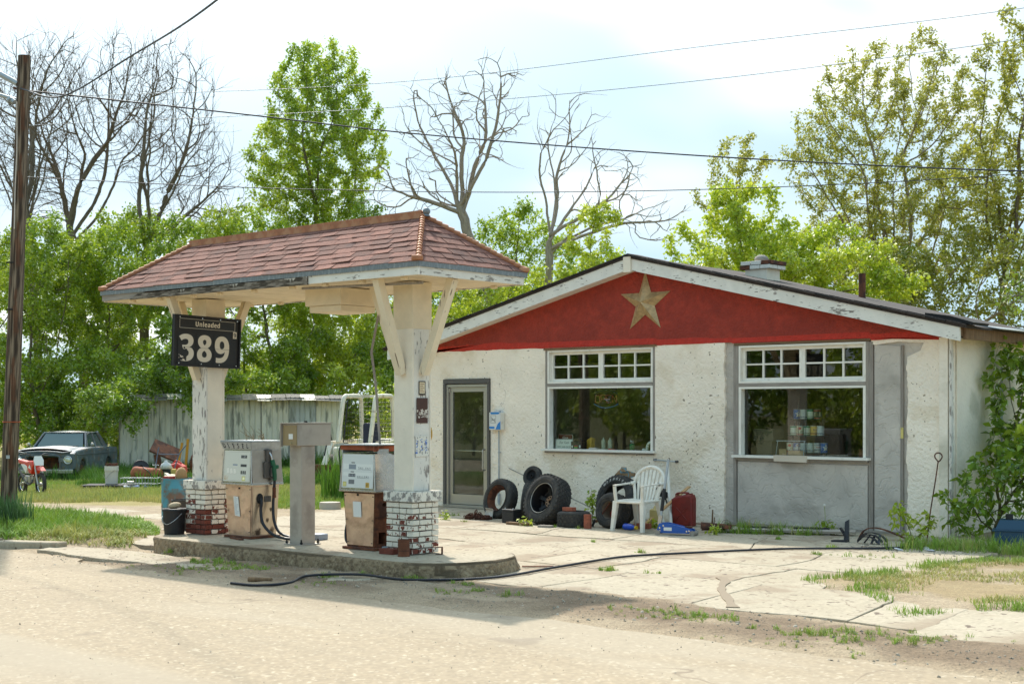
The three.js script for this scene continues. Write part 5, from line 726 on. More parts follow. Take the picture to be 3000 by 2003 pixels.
// second row filling the wood behind
[[treeB, -37.5, -16.5, 1.0, 1.15, 'behind the bare trees'], [treeA, -33.5, -20.5, 2.2, 1.15, 'behind the pale tree'], [treeC, -29.5, -23.5, 0.6, 1.2, 'deep behind the shed roof'], [treeB, -25.0, -26.5, 4.0, 1.1, 'deep behind the right column'], [treeA, -41.5, -10.5, 5.0, 1.1, 'at the far left edge'], [treeE, -36.5, -27.5, 1.4, 1.2, 'at the foot of the tall tree'], [treeE, -22.0, -26.0, 3.2, 1.1, 'below the dead trees']].forEach(([src, x, z, a, s, where]) => { const c = src.clone(); c.name = numbered('leafy_tree'); c.position.set(x, th(x, z) - 0.1, z); c.rotation.y = a; c.scale.setScalar(s); c.userData = { label: 'leafy tree of the second row ' + where, category: 'tree', group: TG }; scene.add(c); });
// trees across the road, mirrored in the windows
[[treeA, -12, 33, 0.4, 1.1], [treeB, -18, 30, 2.0, 1.0], [treeC, -24, 31, 4.1, 1.15], [treeA, -29.5, 30, 3.3, 1.05], [treeB, -36, 32, 5.5, 1.0], [treeC, -6, 34, 1.2, 1.1]].forEach(([src, x, z, a, s], i) => {
  const c = src.clone(); c.name = numbered('roadside_tree'); c.position.set(x, 0, z); c.rotation.y = a; c.scale.setScalar(s); c.userData = { label: 'leafy tree across the road behind the photographer, ' + ['mirrored at the right window', 'mirrored between the windows', 'mirrored in the left window', 'mirrored left of the open sign', 'mirrored in the door glass', 'right end of the row'][i], category: 'tree', group: 'trees across the road' }; scene.add(c);
});

// undergrowth along the back of the yard
const bushProto = [];
for (let k = 0; k < 3; k++) {
  const b = thing('shrub', '', 'shrub', [0, 0, 0], 0, 'shrubs along the back of the yard'); scene.remove(b);
  const N = growTree({ seed: 60 + k, base: [0, -0.1, 0], blobs: [[0, 1.3, 0, 1.6, 1.3, 1.3], [0.9 - k * 0.9, 2.1, 0.3, 1.0, 0.9, 0.9]], dens: 60, step: 0.22, kill: 0.34, trunk: 0.1, r0: 0.005 });
  const [a, w] = woodGeos(N, 0.04), c = foliate(N, { seed: 70 + k, per: 6, cols: [GREEN, DEEP, FRESH][k], spread: 0.24, L: 0.13, W: 0.085 });
  for (const [n, g, m] of [['stems', a, M.bark], ['twigs', w, M.bark], ['foliage', c, M.leafA]]) if (g) { const o = finish(new THREE.Mesh(g, m)); o.name = n; b.add(o); }
  bushProto.push(b);
}
const shrubSpots = [[-33.5, -5.6, 0, 1.0, 'left of the old sedan'], [-35.5, -8.5, 1, 1.3, 'at the left picture edge'], [-30.5, -8.9, 1, 1.1, 'directly behind the sedan roof'], [-28.4, -9.6, 2, 0.9, 'right behind the sedan boot'], [-33.4, -12.5, 0, 1.3, 'under the trees behind the sedan'], [-37.5, -12.5, 1, 1.4, 'behind the pole'], [-31.0, -16.5, 2, 1.3, 'behind the left shed end'], [-29.0, -19.0, 0, 1.3, 'behind the shed middle'], [-27.0, -20.5, 2, 1.3, 'behind the shed right end'], [-24.2, -18.5, 0, 1.1, 'right of the shed'], [-22.5, -20.5, 1, 1.3, 'behind the loader cage'], [-19.5, -18.0, 2, 1.2, 'left of the station behind the right column'], [-35.5, -18.5, 0, 1.5, 'deep in the trees on the left'], [-33.0, -21.0, 1, 1.5, 'deep in the trees behind the shed'], [-38.5, -24.5, 2, 1.6, 'far behind the shed'], [-29.0, -26.0, 0, 1.7, 'far behind the right column'], [-43.0, -14.0, 1, 1.7, 'far left behind the bare tree'], [-41.0, -20.0, 0, 1.7, 'under the bare trees'], [-24.0, -25.5, 1, 1.6, 'far right of the shed'], [-16.5, -20.5, 0, 1.3, 'behind the station left corner'], [-13.0, -19.0, 1, 1.4, 'behind the station roof'], [-18.8, -14.2, 2, 0.9, 'behind the station left wall']];
shrubSpots.forEach(([x, z, k, s, where], i) => { const c = bushProto[k].clone(); c.name = numbered('shrub'); c.position.set(x, th(x, z), z); c.rotation.y = i * 2.4; c.scale.setScalar(s); c.userData = { label: 'leafy shrub ' + where, category: 'shrub', group: 'shrubs along the back of the yard' }; scene.add(c); });

// hedge of shrubs across the road, low enough to show in the glass
for (let i = 0; i < 10; i++) { const c = bushProto[i % 3].clone(); c.name = numbered('roadside_shrub'); c.position.set(-37 + i * 3.2, 0, 25.6 + (i % 3) * 1.0); c.rotation.y = i * 1.9; c.scale.setScalar(1.7 + 0.3 * (i % 2)); c.userData = { label: 'tall shrub in the hedge across the road, ' + ['first', 'second', 'third', 'fourth', 'fifth', 'sixth', 'seventh', 'eighth', 'ninth', 'last'][i] + ' from the left', category: 'shrub', group: 'shrubs across the road' }; scene.add(c); }
// ---------------------------------------------------------------- things along the station front
// a tyre stands in the xy plane, its outer face towards +z, centre at the origin of its group
function tyreGeo(R, rim, w, n = 40) {
  const s = (R - rim), P = [[rim, w * 0.40], [rim + s * 0.12, w * 0.44], [rim + s * 0.45, w * 0.5], [rim + s * 0.75, w * 0.485], [R * 0.965, w * 0.43], [R, w * 0.36], [R + 0.003, 0], [R, -w * 0.36], [R * 0.965, -w * 0.43], [rim + s * 0.75, -w * 0.485], [rim + s * 0.45, -w * 0.5], [rim + s * 0.12, -w * 0.44], [rim, -w * 0.40], [rim + s * 0.3, -w * 0.36], [R - 0.02, -w * 0.3], [R - 0.02, w * 0.3], [rim + s * 0.3, w * 0.36], [rim, w * 0.40]];
  const g = lathe(P, n); g.rotateX(Math.PI / 2); return g;
}
function treadGeo(R, w, n, rows, bw, bl, h, chev = 0) { const out = []; for (let r = 0; r < rows; r++) for (let k = 0; k < n; k++) { const a = (k + (r % 2) * 0.5) / n * 6.28318, y = rows > 1 ? lerp(-w / 2, w / 2, (r + 0.5) / rows) : 0; const g = new THREE.BoxGeometry(bl, h * 2, bw); g.rotateY(chev * (r < rows / 2 ? 1 : -1)); g.translate(0, R - Math.abs(y / w) * 0.012, y); g.rotateZ(a); out.push(g); } return out; }
function tyre(name, label, R, rim, w, pos, { yaw = 0, lean = 0, tread = [36, 5, 0.6, 0.6, 0.006, 0.3], flatLie = false } = {}) {
  const o = thing(name, label, 'tire', pos, 0, 'tires piled along the front wall'); o.rotation.set(flatLie ? -Math.PI / 2 : lean, yaw, 0, 'YXZ');
  part(o, 'carcass', tyreGeo(R - tread[4], rim, w), M.rubber);
  const [n, rows, fw, fl, h, ch] = tread; part(o, 'tread', treadGeo(R - h, w * 0.8, n, rows, w * 0.8 / rows * fw, 6.28 * R / n * fl, h, ch), M.rubber);
  part(o, 'sidewall_rib', [xf(new THREE.TorusGeometry(rim + (R - rim) * 0.38, 0.004, 6, 40), [0, 0, w * 0.497]), xf(new THREE.TorusGeometry(rim + (R - rim) * 0.12, 0.006, 6, 40), [0, 0, w * 0.46])], M.rubber);
  return o;
}
M.clayBrick = mat({ map: grainTex(rgb(152, 86, 64), { amp: 0.2, f: 12, seed: 96 }) }, 0.3);
{
  // rusty-rimmed tyre by the door
  const a = tyre('tire', 'worn tire with open rusty steel rim leaning nearest the door', 0.325, 0.21, 0.19, [-1.64, 0.305, 1.12], { lean: -0.28, yaw: -0.12 });
  part(a, 'rim', [xf(lathe([[0.212, 0.085], [0.216, 0.07], [0.20, 0.06], [0.185, 0.02], [0.185, -0.03], [0.16, -0.035], [0.155, -0.03], [0.178, -0.02], [0.178, 0.03], [0.195, 0.075], [0.206, 0.092]], 36), [0, 0, 0], [Math.PI / 2, 0, 0])], M.rust);
  // edge-on tyre
  const b = tyre('tire', 'tire standing edge on between the rusty rim and the big tire', 0.29, 0.18, 0.17, [-1.16, 0.285, 1.02], { yaw: -0.98, lean: -0.1, tread: [44, 6, 0.62, 0.75, 0.006, 0.15] });
  part(b, 'rim', xf(lathe([[0.17, 0.05], [0.06, 0.03], [0.05, 0.04], [0.03, 0.04], [0.03, -0.05], [0.17, -0.05]], 28), [0, 0, 0], [Math.PI / 2, 0, 0]), M.blackMatt);
  // small wheel on top
  const c = tyre('cart_tire', 'small cart tire propped high behind the big tire', 0.165, 0.09, 0.10, [-1.32, 0.66, 0.72], { lean: -0.35, yaw: 0.05, tread: [30, 4, 0.6, 0.7, 0.004, 0] });
  part(c, 'rim', [xf(lathe([[0.092, 0.03], [0.085, 0.01], [0.03, 0.0], [0.03, 0.03], [0.018, 0.034], [0.018, -0.03], [0.09, -0.03]], 24), [0, 0, 0], [Math.PI / 2, 0, 0])], M.blackMatt);
  // big tyre with alloy wheel
  const d = tyre('big_tire', 'big chunky tire with black alloy wheel in front of the window wall', 0.385, 0.225, 0.30, [-0.33, 0.362, 1.55], { lean: -0.36, yaw: -0.16, tread: [34, 6, 0.8, 0.72, 0.011, 0.35] });
  part(d, 'shoulder_lugs', Array.from({ length: 34 }, (_, k) => { const g = new THREE.BoxGeometry(0.038, 0.03, 0.05); g.translate(0, 0.358, 0.118); g.rotateZ(k / 34 * 6.28318); return g; }), M.rubber);
  const rm = part(d, 'rim', [xf(lathe([[0.228, 0.125], [0.236, 0.118], [0.222, 0.10], [0.212, 0.05], [0.205, -0.06], [0.19, -0.09], [0.0, -0.095], [0.0, -0.10], [0.212, -0.1], [0.225, 0.11]], 40), [0, 0, 0], [Math.PI / 2, 0, 0])], flat(46, 46, 48, { metalness: 0.6, roughness: 0.35 }));
  part(rm, 'rim_lip', xf(new THREE.TorusGeometry(0.229, 0.006, 8, 48), [0, 0, 0.124]), M.alu);
  for (let k = 0; k < 6; k++) { const g = hexa([[-0.028, 0.07, -0.075], [0.028, 0.07, -0.075], [0.04, 0.205, -0.03], [-0.04, 0.205, -0.03]], [[-0.02, 0.07, -0.055], [0.02, 0.07, -0.055], [0.03, 0.205, -0.012], [-0.03, 0.205, -0.012]]); g.rotateZ(k * Math.PI / 3 + 0.3); part(rm, 'spoke', g, flat(40, 40, 42, { metalness: 0.5, roughness: 0.4 })); }
  part(rm, 'hub', [xf(lathe([[0.03, 0.0], [0.03, 0.02], [0.085, 0.022], [0.09, 0.012], [0.09, -0.02]], 24), [0, 0, -0.06], [Math.PI / 2, 0, 0])], flat(158, 128, 104, { metalness: 0.3 }));
  for (let k = 0; k < 8; k++) part(rm, 'lug_hole', cy(0.011, 0.011, 0.01, Math.cos(k * 0.785) * 0.06, Math.sin(k * 0.785) * 0.06, -0.036, [Math.PI / 2, 0, 0], 10), M.blackMatt);
  // knobbly tyre lying flat
  const e = tyre('knobby_tire', 'knobby tire lying flat with a red brick on top', 0.25, 0.13, 0.23, [0.22, 0.118, 1.62], { flatLie: true, tread: [22, 4, 0.55, 0.45, 0.012, 0.2] });
  // atv tyre standing
  const f = tyre('knobby_tire', 'knobby tire with small rim standing in front of the lettered tire', 0.262, 0.125, 0.25, [0.78, 0.25, 1.42], { lean: -0.22, yaw: -0.10, tread: [22, 5, 0.6, 0.5, 0.012, 0.3] });
  part(f, 'rim', [xf(lathe([[0.128, 0.10], [0.132, 0.09], [0.118, 0.07], [0.112, 0.0], [0.105, -0.06], [0.12, -0.08]], 30), [0, 0, 0], [Math.PI / 2, 0, 0])], flat(120, 106, 90, { metalness: 0.3 }));
  part(f, 'drum', xf(lathe([[0, 0.0], [0.07, 0.0], [0.095, -0.03], [0.10, -0.09]], 24), [0.0, -0.03, -0.03], [Math.PI / 2, 0, 0]), flat(168, 34, 24, { roughness: 0.5 }));
  // large lettered tyre against the wall
  const h = tyre('lettered_tire', 'large tire with white outlined sidewall letters leaning on the wall', 0.375, 0.225, 0.27, [0.36, 0.35, 0.72], { lean: -0.30, yaw: -0.12, tread: [40, 6, 0.75, 0.72, 0.009, 0.3] });
  const ring = new THREE.RingGeometry(0.262, 0.335, 40, 1, Math.PI * 0.24, Math.PI * 0.58), uv = ring.attributes.uv, ps = ring.attributes.position;
  for (let i = 0; i < uv.count; i++) { const x = ps.getX(i), y = ps.getY(i); uv.setXY(i, 1 - (Math.atan2(y, x) - Math.PI * 0.24) / (Math.PI * 0.58), (Math.hypot(x, y) - 0.262) / 0.073); }
  ring.translate(0, 0, 0.137);
  part(h, 'sidewall_lettering', ring, printMat(1024, 128, (g, w, hh) => { g.fillStyle = '#35332f'; g.fillRect(0, 0, w, hh); g.strokeStyle = '#dedad0'; g.lineWidth = 5; g.font = 'italic bold 96px sans-serif'; 'WRANGLER'.split('').forEach((ch, i) => g.strokeText(ch, 40 + i * 122, 98)); }, { roughness: 0.85 }));
  // bricks, boards
  single('red_brick', 'red brick lying on the flat knobby tire', 'brick', rb(0.20, 0.058, 0.092, 0, 0.029, 0, 0.006), M.clayBrick, [0.20, 0.236, 1.70], [0, -0.12, 0.03]);
  single('red_brick', 'red brick standing on end between the two knobby tires', 'brick', rb(0.10, 0.205, 0.06, 0, 0.1025, 0, 0.006), M.clayBrick, [0.60, 0.008, 1.78], [0, 0.15, 0]);
  single('red_brick', 'red brick on the ground under the white chair', 'brick', rb(0.20, 0.075, 0.095, 0, 0.038, 0, 0.006), M.clayBrick, [1.18, 0.008, 1.22], [0, 0.2, 0]);
  single('board', 'short weathered board on the ground before the big tire', 'board', rb(0.46, 0.04, 0.09, 0, 0.02, 0, 0.004), M.brownWood, [-0.55, 0.008, 1.95], [0, -0.10, 0]);
  single('board', 'small wood offcut right of the big tire', 'board', rb(0.22, 0.035, 0.09, 0, 0.018, 0, 0.004), M.greyWood, [0.02, 0.008, 2.02], [0, 0.2, 0]);
  // batteries, box, chain
  const bt = thing('battery', 'black car battery on the ground left of the big tire', 'battery', [-0.92, 0.008, 1.68], -0.15);
  part(bt, 'case', rb(0.26, 0.17, 0.17, 0, 0.085, 0, 0.008), M.black); part(bt, 'lid', rb(0.265, 0.035, 0.175, 0, 0.188, 0, 0.008), M.black); for (const x of [-0.09, 0.09]) part(bt, 'terminal', cy(0.012, 0.01, 0.02, x, 0.214, 0.05), M.galv);
  const wbx = thing('white_box', 'small crumpled white box beside the rusty rimmed tire', 'box', [-1.70, 0.03, 1.34], 0.5); wbx.rotation.z = -0.25;
  part(wbx, 'body', hexa([[-0.06, 0, 0.05], [0.07, 0, 0.05], [0.06, 0, -0.05], [-0.06, 0, -0.05]], [[-0.05, 0.12, 0.05], [0.05, 0.14, 0.03], [0.05, 0.13, -0.04], [-0.05, 0.13, -0.05]]), M.plasticWhite); part(wbx, 'flap', hexa([[-0.05, 0.122, 0.05], [0.05, 0.142, 0.03], [0.055, 0.136, 0.028], [-0.05, 0.116, 0.048]], [[-0.06, 0.15, 0.11], [0.05, 0.16, 0.09], [0.055, 0.154, 0.088], [-0.06, 0.144, 0.108]]), M.plasticWhite);
  const chn = []; const r = rng(66); for (let i = 0; i < 130; i++) { const a = r() * 6.283, q = Math.sqrt(r()), g = new THREE.TorusGeometry(0.020, 0.0055, 5, 8); g.scale(1, 1.5, 1); chn.push(xf(g, [Math.cos(a) * q * 0.26, 0.015 + (1 - q) * 0.11 * r() + 0.01, Math.sin(a) * q * 0.13], [r() * 6, r() * 6, r() * 6])); }
  single('chain_pile', 'heap of rusty chain on the ground before the door corner', 'chain', chn, M.rust, [-1.78, 0.006, 1.50]);
  // bolt cutters
  const bc = thing('bolt_cutters', 'long rusty bolt cutters leaning on the knobby tire', 'bolt cutters', [0.62, 0.02, 1.5]);
  part(bc, 'handle', tube([[-0.10, 0.06, 0.0], [0.02, 0.22, -0.05], [0.16, 0.50, -0.16]], 0.013, 16), M.rust); part(bc, 'handle', tube([[-0.07, 0.06, 0.03], [0.05, 0.22, 0.0], [0.19, 0.49, -0.13]], 0.013, 16), M.rust);
  part(bc, 'jaws', hexa([[-0.16, -0.005, 0.0], [-0.10, 0.0, 0.04], [-0.06, 0.08, 0.04], [-0.12, 0.08, 0.0]], [[-0.17, -0.002, 0.01], [-0.11, 0.005, 0.05], [-0.06, 0.10, 0.05], [-0.12, 0.10, 0.01]]), M.blackMatt);
  // crushed box on the lettered tyre
  single('crushed_box', 'crushed blue and tan box on top of the lettered tire', 'box', [hexa([[-0.18, 0, 0.06], [0.17, 0.0, 0.06], [0.16, 0, -0.07], [-0.17, 0.0, -0.07]], [[-0.15, 0.04, 0.05], [0.13, 0.07, 0.03], [0.16, 0.05, -0.06], [-0.12, 0.10, -0.05]]), hexa([[-0.12, 0.095, -0.05], [-0.02, 0.085, 0.05], [0.06, 0.08, 0.03], [0.0, 0.1, -0.06]], [[-0.10, 0.13, -0.05], [-0.02, 0.12, 0.02], [0.04, 0.11, 0.0], [0.0, 0.13, -0.06]])], mat({ map: mkTex(128, (u, v) => tf(u, v, 4, 4, 3, 5) > 0.52 ? rgb(132, 104, 72) : rgb(92, 130, 140)) }, 0.3), [0.33, 0.70, 0.52], [0.2, -0.1, 0]);
  single('white_pipe', 'white plastic pipe leaning behind the chair', 'pipe', [rod([0.62, 0.86, -0.18], [1.30, 0.02, 0.72], 0.026), rod([0.617, 0.863, -0.184], [0.607, 0.875, -0.197], 0.027)], M.plasticWhite, [0, 0, 0]);
  single('steel_rod', 'thin steel rod leaning against the stucco behind the tires', 'rod', rod([-2.68, 0.72, -0.27], [-0.55, 0.10, 0.0], 0.008), M.greyWood);
  const tb = thing('wall_rail', 'short metal rail fixed to the wall behind the chair', 'rail', [0.42, 0.92, WZ]);
  part(tb, 'bar', rod([-0.10, 0.01, 0.06], [0.30, -0.01, 0.06], 0.009), M.galv); for (const x of [-0.10, 0.30]) part(tb, 'bracket', cy(0.02, 0.018, 0.06, x, x < 0 ? 0.01 : -0.01, 0.03, [Math.PI / 2, 0, 0], 10), M.darkFrame);
  // bottle jack, jug behind the chair
  const bj = thing('bottle_jack', 'tall rusty brown screw jack behind the white chair', 'jack', [0.92, 0.006, 1.02]);
  part(bj, 'base', lathe([[0, 0], [0.075, 0], [0.075, 0.02], [0.05, 0.04], [0.042, 0.20], [0.05, 0.24], [0.03, 0.25], [0.026, 0.33], [0.05, 0.34], [0.05, 0.36], [0.055, 0.38], [0, 0.385]], 20), M.rustTank); part(bj, 'handle_ring', xf(new THREE.TorusGeometry(0.045, 0.009, 8, 18), [0.06, 0.16, 0], [0, 0, 0]), M.rustTank);
  single('yellow_jug', 'faded yellow plastic jug behind the chair legs', 'jug', [rb(0.17, 0.26, 0.15, 0, 0.13, 0, 0.03), cy(0.05, 0.03, 0.04, 0, 0.28, 0)], flat(198, 178, 116, { roughness: 0.5 }), [1.10, 0.006, 0.80], [0, 0.2, 0]);
  single('white_funnel', 'white plastic funnel standing on the yellow jug', 'funnel', lathe([[0.015, -0.06], [0.02, 0.0], [0.085, 0.06], [0.09, 0.075], [0.082, 0.06], [0.016, 0.0]], 18), M.plasticWhite, [1.10, 0.36, 0.80]);
  single('wood_lath', 'new wooden lath leaning beside the red can', 'lath', bar([1.05, 0.012, 1.10], [1.20, 0.56, 0.10], 0.06, 0.02), M.newWood);
  const bb = thing('blue_bottle', 'blue plastic bottle with yellow cap lying under the chair', 'bottle', [1.20, 0.052, 1.58], -0.25);
  part(bb, 'body', xf(lathe([[0, 0], [0.042, 0], [0.046, 0.01], [0.046, 0.14], [0.022, 0.22], [0.02, 0.235], [0, 0.235]], 18), [-0.12, 0, 0], [0, 0, -Math.PI / 2]), flat(28, 78, 190, { roughness: 0.3 })); part(bb, 'cap', cy(0.024, 0.024, 0.035, 0.132, 0, 0, [0, 0, Math.PI / 2]), flat(214, 176, 40));
  single('battery_cables', 'black jumper cables with yellow clamps on the wall behind the chair', 'cables', [tube([[0.0, 0, 0], [0.1, 0.05, 0], [0.2, -0.05, 0.02], [0.28, -0.2, 0.03]], 0.012, 20), rb(0.16, 0.10, 0.10, 0.14, -0.06, -0.02, 0.02)], M.blackMatt, [0.80, 0.50, 0.45]);
}
// ---------------------------------------------------------------- plastic chair
{
  const c = thing('plastic_chair', 'white plastic armchair with slatted back by the tires', 'chair', [1.30, 0.006, 1.52], 0.02);
  const m = M.plasticWhite, H = 0.42;
  const leg = (x0, z0, x1, z1, top) => hexa([[x0 - 0.025, 0, z0 + 0.02], [x0 + 0.025, 0, z0 + 0.02], [x0 + 0.025, 0, z0 - 0.02], [x0 - 0.025, 0, z0 - 0.02]], [[x1 - 0.036, top, z1 + 0.03], [x1 + 0.036, top, z1 + 0.03], [x1 + 0.036, top, z1 - 0.03], [x1 - 0.036, top, z1 - 0.03]]);
  for (const s of [-1, 1]) { part(c, 'leg', leg(s * 0.255, 0.27, s * 0.225, 0.22, H), m); part(c, 'leg', leg(s * 0.225, -0.30, s * 0.19, -0.19, H), m); }
  const P = new THREE.PlaneGeometry(0.46, 0.46, 12, 12); P.rotateX(-Math.PI / 2); const pp = P.attributes.position; for (let i = 0; i < pp.count; i++) { const x = pp.getX(i) / 0.23, z = pp.getZ(i) / 0.23; pp.setY(i, H + 0.01 - 0.022 * (1 - x * x) * (1 - z * z * 0.6) - 0.02 * sstep(0.7, 1, z)); pp.setX(i, pp.getX(i) * (1 - 0.08 * (1 - z) / 2)); } P.computeVertexNormals();
  const P2 = P.clone(); P2.translate(0, -0.008, 0); part(c, 'seat', [P, P2, tube([[-0.21, H - 0.005, -0.22], [-0.23, H - 0.005, 0.0], [-0.23, H - 0.01, 0.20], [-0.17, H - 0.015, 0.235], [0.17, H - 0.015, 0.235], [0.23, H - 0.01, 0.20], [0.23, H - 0.005, 0.0], [0.21, H - 0.005, -0.22]], 0.018, 50)], m);
  for (const s of [-1, 1]) { part(c, 'arm', [hexa([[s * 0.235 - 0.028, 0.625, 0.25], [s * 0.235 + 0.028, 0.625, 0.25], [s * 0.245 + 0.024, 0.645, -0.17], [s * 0.245 - 0.024, 0.645, -0.17]], [[s * 0.235 - 0.028, 0.643, 0.25], [s * 0.235 + 0.028, 0.643, 0.25], [s * 0.245 + 0.024, 0.663, -0.17], [s * 0.245 - 0.024, 0.663, -0.17]]), tube([[s * 0.225, H - 0.02, 0.22], [s * 0.232, 0.52, 0.235], [s * 0.235, 0.62, 0.245]], 0.025, 12)], m); }
  // back: rounded hoop and fan of slats
  const hoop = []; for (let k = 0; k <= 20; k++) { const a = Math.PI * (k / 20), x = Math.cos(a) * 0.25, y = 0.66 + Math.sin(a) * 0.22; hoop.push([x, y, -0.21 - (y - 0.42) * 0.26]); }
  part(c, 'back_hoop', [tube([[0.245, 0.645, -0.15], ...hoop, [-0.245, 0.645, -0.15]], 0.026, 60, 8)], m);
  part(c, 'lower_back', [tube([[0.19, H, -0.19], [0.205, 0.52, -0.21], [0.245, 0.645, -0.245]], 0.022, 12), tube([[-0.19, H, -0.19], [-0.205, 0.52, -0.21], [-0.245, 0.645, -0.245]], 0.022, 12)], m);
  for (let k = 0; k < 7; k++) { const t = (k - 3) / 3, x0 = t * 0.145, x1 = t * 0.205, y1 = 0.66 + Math.sqrt(1 - (x1 / 0.25) ** 2) * 0.22, w0 = 0.014, w1 = 0.024; part(c, 'slat', hexa([[x0 - w0, H, -0.195], [x0 + w0, H, -0.195], [x0 + w0, H, -0.203], [x0 - w0, H, -0.203]], [[x1 - w1, y1, -0.21 - (y1 - 0.42) * 0.26], [x1 + w1, y1, -0.21 - (y1 - 0.42) * 0.26], [x1 + w1, y1, -0.222 - (y1 - 0.42) * 0.26], [x1 - w1, y1, -0.222 - (y1 - 0.42) * 0.26]]), m); }
}
// ---------------------------------------------------------------- floor jack, fuel can
{
  const j = thing('floor_jack', 'blue trolley jack with upright grey handle beside the chair', 'jack', [2.10, 0.006, 1.78], 0.38);
  for (const s of [-1, 1]) part(j, 'side_plate', ext([[-0.24, 0.05], [-0.20, 0.16], [-0.10, 0.165], [0.25, 0.085], [0.27, 0.04], [0.20, 0.03], [-0.20, 0.03]], 0.014, s * 0.085 - 0.007, [], 0.003), M.blue);
  part(j, 'lift_arm', hexa([[-0.10, 0.09, 0.05], [0.20, 0.06, 0.05], [0.20, 0.06, -0.05], [-0.10, 0.09, -0.05]], [[-0.10, 0.15, 0.05], [0.21, 0.095, 0.05], [0.21, 0.095, -0.05], [-0.10, 0.15, -0.05]]), M.blue);
  part(j, 'saddle', cy(0.05, 0.055, 0.025, 0.19, 0.112, 0), M.rust);
  for (const x of [-0.22, 0.26]) for (const s of [-1, 1]) part(j, 'wheel', cy(0.035, 0.035, 0.025, x, 0.035, s * 0.115, [Math.PI / 2, 0, 0]), M.greyWood);
  part(j, 'front_roller', cy(0.03, 0.03, 0.16, 0.275, 0.03, 0, [Math.PI / 2, 0, 0]), M.greyWood);
  part(j, 'label_plate', bx(0.11, 0.045, 0.003, -0.08, 0.085, 0.094), M.white);
  for (const [x, y] of [[-0.19, 0.10], [-0.19, 0.06], [-0.14, 0.13], [0.18, 0.06], [0.215, 0.065]]) part(j, 'bolt', cy(0.012, 0.012, 0.012, x, y, 0.096, [Math.PI / 2, 0, 0], 8), M.chrome);
  part(j, 'handle_socket', [bx(0.05, 0.13, 0.05, -0.205, 0.20, 0, [0, 0, -0.15])], M.alu);
  const hd = part(j, 'handle', rod([-0.20, 0.22, 0.0], [-0.115, 1.02, -0.10], 0.018), M.galv);
  part(hd, 'grip', rod([-0.188, 0.32, -0.013], [-0.158, 0.62, -0.05], 0.024), M.black);
  const c = thing('jerry_can', 'red metal jerry can with pressed X against the wall', 'fuel can', [1.34, 0.008, 0.45], 0.16);
  const red = mat({ map: grainTex(rgb(126, 36, 28), { amp: 0.1, f: 12, stain: rgb(96, 34, 28), stainAmt: 0.5, seed: 200 }), roughness: 0.5 }, 0.5);
  part(c, 'body', ext([[-0.165, 0.0], [0.165, 0.0], [0.17, 0.02], [0.172, 0.40], [0.15, 0.455], [0.05, 0.46], [-0.10, 0.43], [-0.165, 0.39], [-0.17, 0.02]], 0.165, -0.082, [], 0.028), red);
  const cross = []; for (const s of [-1, 1]) cross.push(rod([s * 0.085, 0.09, 0.082], [-s * 0.085, 0.27, 0.082], 0.008), rod([s * 0.085, 0.09, -0.082], [-s * 0.085, 0.27, -0.082], 0.008)); part(c, 'pressed_cross', cross, red);
  for (const z of [-0.05, 0, 0.05]) part(c, 'handle', tube([[-0.10, 0.42, z], [-0.095, 0.47, z], [0.0, 0.485, z], [0.06, 0.475, z], [0.07, 0.45, z]], 0.010, 16), red);
  part(c, 'spout_cap', cy(0.026, 0.026, 0.03, 0.12, 0.462, 0, [0, 0, 0.2], 14), red);
}
// ---------------------------------------------------------------- wall fittings
{
  const e = thing('phone_box', 'small white wall box with blue tape beside the door', 'wall box', [-2.93, 1.36, WZ + 0.002]);
  part(e, 'case', rb(0.27, 0.30, 0.10, 0, 0.15, 0.05, 0.012), M.plasticWhite);
  part(e, 'front_label', xf(new THREE.PlaneGeometry(0.25, 0.28), [0, 0.15, 0.103]), printMat(128, 144, (g, w, h) => { g.fillStyle = '#d8d6d0'; g.fillRect(0, 0, w, h); g.fillStyle = '#2e7fc4'; g.fillRect(20, 0, 80, 12); g.beginPath(); g.moveTo(128, 70); g.lineTo(128, 144); g.lineTo(70, 144); g.lineTo(96, 96); g.fill(); g.fillRect(0, 118, 60, 20); g.strokeStyle = '#77746c'; g.lineWidth = 3; g.strokeRect(14, 22, 60, 64); for (let i = 0; i < 5; i++) { g.beginPath(); g.moveTo(18, 30 + i * 11); g.lineTo(68, 84 - i * 9); g.stroke(); } }));
  part(e, 'top_tape', bx(0.20, 0.03, 0.104, 0, 0.287, 0.052), flat(46, 126, 190)); part(e, 'nut', cy(0.014, 0.014, 0.03, 0.07, 0.312, 0.05), M.galv);
  const c = thing('conduit_pipe', 'thin grey conduit running down the wall from the white box', 'conduit', [-2.90, 0.08, WZ + 0.035]);
  part(c, 'pipe', cy(0.012, 0.012, 1.26, 0, 0.64, 0), M.galv); part(c, 'coupling', cy(0.024, 0.024, 0.16, 0, 0.12, 0), M.galv); part(c, 'clip', bx(0.05, 0.015, 0.03, 0, 0.9, -0.012), M.galv);
  const t = thing('thermometer', 'small yellow wall thermometer on the grey cement strip', 'thermometer', [4.39, 1.31, GZ + 0.04]);
  part(t, 'plate', rb(0.04, 0.15, 0.01, 0, 0.075, 0, 0.004), flat(214, 196, 120)); part(t, 'hole', cy(0.006, 0.006, 0.004, 0, 0.135, 0.006, [Math.PI / 2, 0, 0], 8), M.blackMatt);
  single('plastic_sheet', 'cream plastic sheet hanging over the right window sill', 'sheet', hexa([[2.45, 0.96, WZ + 0.085], [2.98, 0.95, WZ + 0.09], [2.98, 0.95, WZ + 0.086], [2.45, 0.96, WZ + 0.081]], [[2.44, 1.045, WZ + 0.084], [2.99, 1.043, WZ + 0.084], [2.99, 1.043, WZ - 0.04], [2.44, 1.045, WZ - 0.04]]), flat(206, 192, 172, { roughness: 0.7 }));
}
